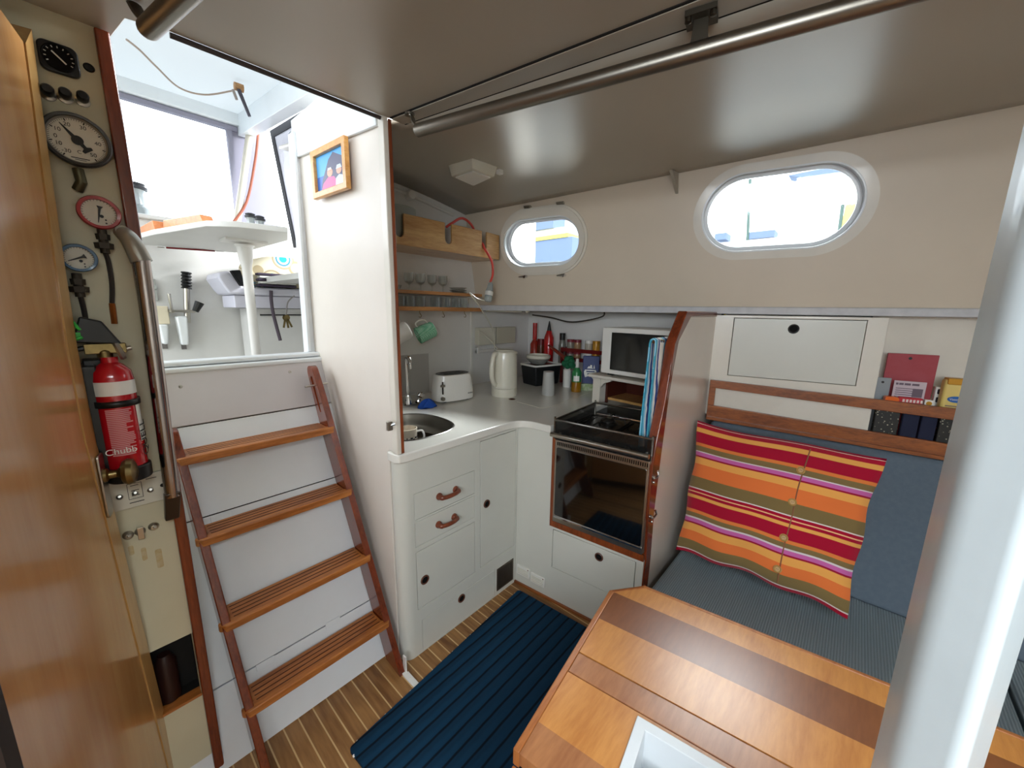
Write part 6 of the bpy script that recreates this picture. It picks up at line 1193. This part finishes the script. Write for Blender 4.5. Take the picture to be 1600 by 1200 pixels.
# canopy roof and header
def rz_(y): return 2.64 + (y - 3.2) * .10
cn_ = MB(); cn_.hexa([(-1.3, 1.0, rz_(1.0)), (.93, 1.0, rz_(1.0)), (.93, 3.3, rz_(3.3)), (-1.3, 3.3, rz_(3.3))], [(-1.3, 1.0, rz_(1.0) + .02), (.93, 1.0, rz_(1.0) + .02), (.93, 3.3, rz_(3.3) + .02), (-1.3, 3.3, rz_(3.3) + .02)])
cano = thing('cockpit_canopy', 'white canopy roof over the cockpit beyond the ladder', 'canopy', (.2, 3.2, 1.93)); obj('roof', cn_, CANV, cano)
WF = frame((0, 3.2, 0), (1, 0, 0), (0, 0, 1)); wt_ = uv(WF, 178, 143)[1], uv(WF, 366, 212)[1]; wr = (uv(WF, 366, 212)[0] + uv(WF, 357, 350)[0]) / 2
zhd = (wt_[0] + wt_[1]) / 2
b = MB(); b.box(-1.3, wr + .06, zhd, zhd + .025, -.02, .02, WF); b.box(wr, wr + .03, 1.925, zhd, -.012, .012, WF); obj('window_border', b, LAV, cano)
b = MB(); b.box(-1.3, .93, zhd + .03, rz_(3.2), -.03, .045, WF); b.box(-1.3, .93, rz_(2.5) - .055, rz_(2.5), .0, .0, WF) if False else None; obj('header', b, COLD, cano, bevel=.006)
b = MB(); b.hexa([(.86, 1.05, rz_(1.05) - .12), (.93, 1.05, rz_(1.05) - .12), (.93, 3.2, rz_(3.2) - .12), (.86, 3.2, rz_(3.2) - .12)], [(.86, 1.05, rz_(1.05)), (.93, 1.05, rz_(1.05)), (.93, 3.2, rz_(3.2)), (.86, 3.2, rz_(3.2))]); obj('side_beam', b, COLD, cano, bevel=.004)
b = MB(); b.box(wr + .03, 1.05, 1.925, rz_(3.2) - .02, -.01, -.004, WF); obj('canvas_corner', b, LAV, cano, label='lavender canvas corner')
b = MB(); p0, p1 = at(391, 205, y=3.12), at(370, 352, y=3.12); b.tube([p0, p1], .022, 12); obj('support_tube', b, plain('beige_tube', '#b8b2a4', .4), cano)
b = MB(); b.tube(smooth([p0 + Vector((.04, -.02, 0)), p0.lerp(p1, .3) + Vector((.045, -.02, 0)), p0.lerp(p1, .75) + Vector((.03, -.02, 0)), p1 + Vector((-.04, -.02, -.01))], 5), .008, 8); obj('brown_cable', b, plain('brown_cable', '#8a4a34', .6), cano)
# clear side curtain with a black border
SX = .97; SFm = frame((SX, 0, 0), (0, -1, 0), (0, 0, 1)); su = lambda a, b: uv(SFm, a, b)
c1, c2, c3, c4 = su(423, 205), su(497, 160), su(455, 362), su(506, 215)
b = MB(); bo_ = [c1, c2, (c2[0] + .05, c2[1] - .35), (c2[0] + .05, c3[1] - .1), (c3[0] + .03, c3[1] - .1)]
def inset(a, b_, k): return (a[0] + (b_[0] - a[0]) * k, a[1] + (b_[1] - a[1]) * k)
cc = (sum(p[0] for p in bo_) / 5, sum(p[1] for p in bo_) / 5); b.prism(SFm, bo_, -.006, .006, [[inset(p, cc, .13) for p in bo_]]); crt = thing('side_curtain', 'clear crinkled side curtain with a black border beside the cockpit', 'curtain', SFm @ Vector((cc[0], c3[1] - .1, 0)))
obj('border', b, plain('black_webbing', '#26262a', .8), crt)
VIN = plain('hazy_vinyl', '#c4c2cc', .2, trans=.25, bmp=1.0, scale=9)
b = MB(); x0_, x1_ = min(p[0] for p in bo_) + .04, max(p[0] for p in bo_) - .02; b.prism(SFm, [inset(p, cc, .10) for p in bo_], -.003, .001); obj('vinyl', b, VIN, crt)
# cockpit table with its leg, winches and blocks
TP = [at(a, c, z=1.75) for a, c in ((209, 375), (240, 367), (322, 354), (370, 355), (450, 364), (450, 376), (386, 393), (368, 395), (256, 385), (210, 383))]
ct = thing('cockpit_table', 'white cockpit shelf seen from below on a single white leg', 'table', at(381, 376, z=1.75) - Vector((0, 0, 1.24)))
b = MB(); b.prism(I4, [(p.x, min(p.y, 3.06)) for p in TP], 1.75, 1.775); obj('top', b, CKW, ct, bevel=.004)
lg = at(381, 376, z=1.75); b = MB(); b.lathe(T(Vector((lg.x, lg.y, .502))), [(.045, 0), (.04, .01), (.022, .02), (.022, 1.12), (.030, 1.15), (.036, 1.215), (.045, 1.225), (.0, 1.225)], 24); b.box(lg.x - .09, lg.x + .09, lg.y - .06, lg.y + .06, 1.738, 1.7498); obj('leg', b, plain('white_leg_paint', '#dcd8d2', .35), ct)
ORW = wood('orange_teak_block', '#c06a34', '#e09258', (4, 9, 9), .4, .3, 4, .5)
for i, ((a, c), (a2, c2_), lb) in enumerate((((211, 375), (242, 360), 'orange teak block at the left end of the cockpit shelf'), ((255, 361), (320, 352), 'longer orange teak block on the cockpit shelf edge'))):
    p, q_ = at(a, c, z=1.776), at(a2, c2_, z=1.776); d = (q_ - p).normalized(); M = frame(p, d, Vector((0, 0, 1)).cross(d)); ln = (q_ - p).length; b = MB(); b.hexa([M @ Vector(v) for v in ((0, 0, 0), (ln, 0, 0), (ln, .05, 0), (0, .05, 0))], [M @ Vector(v) for v in ((.01, 0, .05), (ln - .03, 0, .05), (ln - .03, .05, .05), (.01, .05, .05))]); tag(obj('teak_block', b, ORW, origin=tuple(p), bevel=.004), lb, 'block')
def winch(base, r, h, lb):
    t = thing('winch', lb, 'winch', base); M = T(Vector(base)); b = MB(); b.lathe(M, [(0, 0), (r * 1.2, 0), (r * 1.15, h * .18), (r * .95, h * .3), (r * .72, h * .34), (r * .66, h * .66), (r * .8, h * .78), (0, h * .78)], 30); obj('drum', b, plain('grey_white_drum', '#9aa0a0', .35, metal=.5), t)
    b = MB(); b.lathe(M, [(0, h * .785), (r * .95, h * .785), (r * .98, h * .86), (r * .8, h * .9), (r * .85, h * .96), (r * .4, h), (0, h)], 30); obj('cap', b, plain('dark_winch_cap', '#3a3a3c', .4, metal=.5), t)
wl = at(213, 332, y=3.22); winch((wl.x, 3.22, 1.926), wpx(wl, 18), zat(205, 284, (wl.x, 3.22)) - 1.926, 'large grey winch at the left behind the cockpit shelf')
w2 = at(398, 357, z=1.776); 
for i, (a, c, sc_) in enumerate(((393, 359, 1.0), (407, 360, .9))): p = at(a, 357, y=2.35 + .1 * i); winch((p.x, p.y, 1.7755), wpx(p, 8), (zat(a, 333, p) - 1.776) * sc_, ('small dark winch standing on the cockpit shelf', 'smaller dark winch right behind the first on the shelf')[i])
r0_, r1_ = at(246, 386, y=2.95), at(350, 393, y=2.95); t = thing('bungee', 'red shock cord with hooks stretched under the cockpit shelf', 'cord', r0_)
b = MB(); b.tube([r0_.lerp(r1_, .12), r0_.lerp(r1_, .85)], .005, 8); obj('cord', b, plain('dark_red_cord', '#7a1c20', .6), t)
for e_, f_ in ((0, .1), (.87, 1)): b = MB(); b.tube([r0_.lerp(r1_, e_), r0_.lerp(r1_, f_)], .003, 6); obj('hook', b, STEEL, t)
CWF = frame((0, CKY, 0), (1, 0, 0), (0, 0, 1)); Z7 = lambda a, b: (200 + a * .2, 350 + b * .2); cu = lambda a, b, h=0: uv(CWF, *Z7(a, b), h)
def pocket(x0p, x1p, yt_, yb_, lb):
    x0, z1 = cu(x0p, yt_, .08); x1, z0 = cu(x1p, yb_, .08); t = thing('handle_pocket', lb, 'pocket', (x0, CKY, z0)); b = MB(); b.hexa([CWF @ Vector(v) for v in ((x0 + .008, z0, .001), (x1 - .008, z0, .001), (x1 - .008, z0, .07), (x0 + .008, z0, .07))], [CWF @ Vector(v) for v in ((x0, z1, .001), (x1, z1, .001), (x1, z1, .09), (x0, z1, .09))]); obj('body', b, plain('white_pvc', '#e2e4e2', .3), t, bevel=.01, seg=3)
    b = MB(); b.box((x0 + x1) / 2 - .012, (x0 + x1) / 2 + .012, z0 - .03, z0, .001, .012, CWF); obj('tab', b, plain('dark_tab', '#6a6460', .5), t); return t, (x0 + x1) / 2, z1
t, xc_, z1_ = pocket(375, 495, 720, 945, 'white plastic pocket holding the black-gripped winch handle')
g0, g1_ = cu(455, 375, .04), cu(458, 718, .04); t = thing('winch_crank', 'upright winch handle with a ribbed black grip in the white pocket', 'handle', CWF @ Vector((g1_[0], g1_[1], .04)))
gm = cu(457, 505, .04); b = MB(); b.tube([CWF @ Vector((gm[0], gm[1], .04)), CWF @ Vector((g1_[0], g1_[1] - .04, .04))], .016, 12); obj('shaft', b, STEEL, t)
b = MB(); n_ = 16; b.tube([CWF @ Vector((g0[0] + (gm[0] - g0[0]) * k / n_, g0[1] + (gm[1] - g0[1]) * k / n_, .04)) for k in range(n_ + 1)], [.024 + .004 * math.sin(k * 2.1) for k in range(n_ + 1)], 12); obj('grip', b, BLACK, t)
pocket(240, 335, 785, 940, 'white plastic pocket under the beige pouch at the left')
x0, z1 = cu(212, 640, .06); x1, z0 = cu(335, 785, .06); b = MB(); b.box(x0, x1, z0 + .002, z1, .03, .055, CWF); tag(obj('beige_pouch', b, plain('pale_beige_card', '#d8ccb0', .6), origin=tuple(CWF @ Vector((x0, z0, .04))), bevel=.006), 'pale beige pouch sticking out of the left white pocket', 'pouch')
x0, z1 = cu(188, 428, .02); x1, z0 = cu(238, 600, .02); b = MB(); b.box(x0, x1, z0, z1, .001, .02, CWF); b.lathe(CWF @ T(Vector(((x0 + x1) / 2, z1 - .05, .02))), [(.012, 0), (.010, .006), (0, .007)], 12); tag(obj('steel_plate', b, plain('dull_plate', '#a8aaa4', .35, metal=.6), origin=tuple(CWF @ Vector((x0, z0, 0))), bevel=.002), 'small upright metal plate screwed above the beige pouch', 'plate')
l0, l1, l2 = cu(345, 680, .1), cu(525, 683, .1), cu(560, 612, .1); l3 = cu(318, 545, .1)
t = thing('control_lever', 'thin metal control lever with a short black grip on the cockpit wall', 'lever', CWF @ Vector((l0[0], l0[1], .1))); b = MB(); b.tube([CWF @ Vector((l3[0], l3[1], .1)), CWF @ Vector((l0[0], l0[1], .1)), CWF @ Vector((l1[0], l1[1], .1))], .009, 8); b.tube([CWF @ Vector((l0[0], l0[1], .1)), CWF @ Vector((l0[0], l0[1], .0))], .012, 8); obj('arm', b, STEEL, t)
b = MB(); b.tube([CWF @ Vector((l1[0], l1[1], .1)), CWF @ Vector((l2[0], l2[1], .1))], [.016, .024], 10); obj('grip', b, BLACK, t)
# side seat box at the right with towels
QY = 2.75; QF = frame((0, QY, 0), (1, 0, 0), (0, 0, 1)); qu = lambda a, b, h=0: uv(QF, *Z7(a, b), h)
LIL = plain('lilac_white_vinyl', '#cccad4', .45)
so = [qu(*p) for p in ((705, 375), (790, 365), (900, 490), (1180, 500), (1300, 470), (1340, 545), (800, 550), (755, 500), (700, 420))]
xR = 1.20; so = [(x, z) for x, z in so]; top_z = so[3][1]
st2 = thing('cockpit_bench', 'lilac-white padded seat box at the right of the cockpit', 'seat', QF @ Vector((1.0, so[6][1] - .4, -.1)))
b = MB(); b.prism(QF, [so[0], so[1], so[2], so[3], (xR, so[3][1]), (xR, so[6][1]), so[6], so[7], so[8]], -.30, 0); obj('cushion', b, LIL, st2, bevel=.015, seg=3)
lw = [qu(835, 570), qu(850, 655)]; b = MB(); b.box(lw[0][0], xR, lw[1][1], so[6][1] - .002, -.30, -.02, QF); obj('ledge', b, LIL, st2, bevel=.006)
b = MB(); b.box(qu(990, 700)[0], xR, .5, lw[1][1] - .002, -.32, -.08, QF); obj('front', b, CKW, st2, bevel=.004)
d0, d1 = uv(QF, *Z7(1030, 705), -.08), uv(QF, *Z7(1370, 970), -.08); b = MB(); b.box(d0[0], xR - .02, d0[1] - .008, d0[1], -.079, -.07, QF); obj('dark_seam', b, INK, st2)
def rings():
    m, nt, bs = base_mat('teal_ring_towel'); v = mapping(nt); w = nd(nt, 'ShaderNodeTexVoronoi', Scale=8.5); nt.links.new(v, w.inputs['Vector']); mt_ = nd(nt, 'ShaderNodeMath', operation='MULTIPLY'); nt.links.new(w.outputs[0], mt_.inputs[0]); mt_.inputs[1].default_value = 1.3
    nt.links.new(ramp(nt, mt_.outputs[0], [(0, lin('#28a0bc')), (.25, lin('#d8ccb0')), (.38, lin('#3a88a8')), (.48, lin('#d0c4a4')), (.6, lin('#a89878')), (.7, lin('#d8ceb4'))], 'CONSTANT'), bs.inputs['Base Color']); bs.inputs['Roughness'].default_value = .9; return m
r_0, r_1 = qu(935, 232), qu(1330, 400); rx, rzz = (r_0[0] + xR) / 2, top_z
b = MB(); RW = (xR - r_0[0]) / 2; RH = (r_0[1] - top_z)
b.grid(lambda u, v: QF @ Vector((rx + RW * .98 * math.copysign(abs(math.cos(v * 2 * PI)) ** .7, math.cos(v * 2 * PI)), top_z + .004 + RH / 2 + RH / 2 * math.copysign(abs(math.sin(v * 2 * PI)) ** .7, math.sin(v * 2 * PI)), -.03 - .22 * u)), 6, 32); e_ = [QF @ Vector((rx + RW * .98 * math.copysign(abs(math.cos(v / 32 * 2 * PI)) ** .7, math.cos(v / 32 * 2 * PI)), top_z + .004 + RH / 2 + RH / 2 * math.copysign(abs(math.sin(v / 32 * 2 * PI)) ** .7, math.sin(v / 32 * 2 * PI)), -.03)) for v in range(32)]; b.add(e_, [tuple(range(32))])
tag(obj('rolled_towel', b, rings(), origin=tuple(QF @ Vector((rx, top_z, -.1))), bevel=.0), 'rolled towel with teal and beige rings on the cockpit seat', 'towel')
f0, f1 = qu(1010, 375, .03), qu(1320, 490, .03); t = thing('folded_towel', 'folded towel with dark and white edges in front of the ringed towel', 'towel', QF @ Vector((f0[0], top_z, .0)))
fh_ = f0[1] - top_z - .004
for k in range(5): b = MB(); b.box(f0[0] + .01 * (k % 2), min(f1[0], 1.19), top_z + .004 + fh_ * k / 5, top_z + .004 + fh_ * (k + .86) / 5, -.025, .03 - .004 * (k % 2), QF); obj('fold', b, (plain('plum_dark_terry', '#3a3040', .9), WHITEP)[k % 2], t, bevel=.006, seg=3)
k0, k1 = qu(795, 365, .01), qu(900, 490, .01); b = MB(); b.prism(QF, [qu(790, 365, .01), qu(865, 362, .01), qu(905, 485, .01), qu(870, 485, .01)], .002, .05); tag(obj('black_bag', b, BLACKM, origin=tuple(QF @ Vector((k0[0], k1[1], .02))), bevel=.006), 'small black bag leaning on the lilac cockpit seat behind the leg', 'bag')
pts = [qu(*p, .02) for p in ((1118, 520), (1120, 600), (1135, 700), (1160, 800), (1190, 910))]; cord('dark_strap', [QF @ Vector((p[0], p[1], .02)) for p in pts], .010, plain('dark_strap_web', '#4a4048', .8), 'dark strap hanging down from the lilac cockpit seat', 'strap')
pts = [qu(*p, .02) for p in ((1300, 560), (1250, 610), (1238, 690), (1232, 720))]; cord('grey_string', [QF @ Vector((p[0], p[1], .02)) for p in pts], .004, plain('grey_string', '#8a8480', .7), 'thin grey cord with keys hanging from the cockpit seat', 'cord')
t = thing('key_bunch', 'small bunch of keys on the grey cord at the cockpit seat', 'keys', QF @ Vector((pts[-1][0], pts[-1][1], .02)))
for k, a in enumerate((-14, 6, 22)): b = MB(); M = QF @ T(Vector((pts[-1][0], pts[-1][1], .02 + .004 * k))) @ RZ(a); b.prism(M, circ(0, -.01, .018, 12) , 0, .002); b.box(-.006, .006, -.075, -.02, 0, .002, M); obj('key', b, BRASS, t)
# wires under the canopy
yy_ = 2.6
cord('roof_wire', [at(198, 62, z=2.43), at(218, 78, z=2.44), at(245, 105, z=2.44), at(280, 137, z=2.44), at(320, 148, z=2.44), at(362, 142, z=2.50)], .004, plain('rusty_wire', '#9a8a7c', .6), 'thin slack wire under the white canopy roof', 'wire')
t = thing('canopy_hook', 'rusty fitting with two dark pegs under the canopy', 'hook', at(370, 138, z=2.53)); b = MB(); b.tube([at(366, 134, z=2.545), at(380, 139, z=2.545)], .02, 8); obj('fitting', b, plain('rust', '#a87a4a', .7, wear=.5, scale=30), t)
b = MB(); b.tube([at(373, 140, y=at(370, 138, z=2.53).y), at(390, 182, y=at(370, 138, z=2.53).y)], [.010, .008], 8); obj('peg', b, plain('dark_peg', '#3a3640', .5), t); b = MB(); b.tube([at(364, 140, y=at(370, 138, z=2.53).y), at(370, 156, y=at(370, 138, z=2.53).y)], [.007, .007], 8); obj('peg', b, plain('grey_peg', '#8a8078', .5), t)
# ------------------------------------------------------------------ outside
struct('water', MB().box(-30, 40, -30, 40, -.8, -.7), plain('harbour_water', '#5a6a70', .15))
OX = 7.0; OF = frame((OX, 0, 0), (0, -1, 0), (0, 0, 1)); ou = lambda a, b: uv(OF, a, b)
YEL = plain('yellow_stripe', '#e8d060', .4); BCV = plain('blue_canvas', '#7c8cab', .8, bmp=.4, scale=6)
nb = thing('neighbouring_boat', 'white boat with blue canvas and yellow stripe seen through the small porthole', 'boat', (OX + .5, 6.5, -.7))
y0n, y1n = -ou(960, 400)[0], -ou(770, 400)[0]
za, zbn, zc, zd, ze = ou(845, 425)[1], ou(845, 376)[1], ou(845, 370)[1], ou(832, 360)[1], ou(830, 338)[1]
b = MB(); b.hexa([(OX + .2, y0n, -.7), (OX + 2, y0n, -.7), (OX + 2, y1n, -.7), (OX + .2, y1n, -.7)], [(OX - .1, y0n, za - .1), (OX + 2.2, y0n, za - .1), (OX + 2.2, y1n, za - .1), (OX - .1, y1n, za - .1)]); obj('hull', b, WHITEP, nb)
bl = -ou(893, 400)[0]; b = MB(); b.box(OX, OX + .4, bl, y1n - .4, za - .1, zbn); obj('lower_canvas', b, BCV, nb, label='blue canvas'); b = MB(); b.box(OX - .02, OX + .42, bl + .1, y1n - .3, zbn, zc); obj('stripe', b, YEL, nb)
b = MB(); b.box(OX + .1, OX + .5, bl + .3, y1n - .5, zc, zd); obj('cabin_top', b, WHITEP, nb); b = MB(); b.box(OX + .05, OX + .5, -ou(862, 350)[0], y1n - .6, zd, ze); obj('upper_canvas', b, BCV, nb, label='blue canvas')
nb2 = thing('neighbouring_boat', 'white boat with a yellow panel and blue covers seen through the large porthole', 'boat', (OX + .5, 0, -.7))
yq = lambda a: -ou(a, 320)[0]
b = MB(); b.hexa([(OX + .2, yq(1420), -.7), (OX + 2, yq(1420), -.7), (OX + 2, yq(1060), -.7), (OX + .2, yq(1060), -.7)], [(OX, yq(1420), ou(1200, 372)[1]), (OX + 2.2, yq(1420), ou(1200, 372)[1]), (OX + 2.2, yq(1060), ou(1200, 372)[1]), (OX, yq(1060), ou(1200, 372)[1])]); obj('hull', b, WHITEP, nb2)
b = MB(); b.box(OX, OX + .3, yq(1216), yq(1172), ou(1190, 372)[1], ou(1190, 361)[1]); b2 = MB(); b2.box(OX, OX + .3, yq(1140), yq(1122), ou(1130, 374)[1], ou(1130, 364)[1]); obj('deck_cover', b, BCV, nb2); obj('deck_cover', b2, BCV, nb2)
b = MB(); b.prism(OF, [ou(*p) for p in ((1232, 274), (1290, 262), (1322, 262), (1318, 285), (1268, 280))], -.3, 0); obj('boom_cover', b, BCV, nb2); b = MB(); b.prism(OF, [ou(*p) for p in ((1333, 270), (1375, 290), (1375, 360), (1313, 358))], -.3, 0); obj('yellow_panel', b, plain('pale_yellow_panel', '#e8d878', .4), nb2)
b = MB(); b.tube([OF @ Vector((ou(1326, 250)[0], ou(1326, 250)[1], 0)), OF @ Vector((ou(1310, 372)[0], ou(1310, 372)[1], 0))], .02, 8); b.tube([OF @ Vector((ou(1172, 280)[0], ou(1172, 280)[1], 0)), OF @ Vector((ou(1168, 375)[0], ou(1168, 375)[1], 0))], .02, 8); obj('stanchion', b, plain('grey_green_post', '#5a7068', .5), nb2)
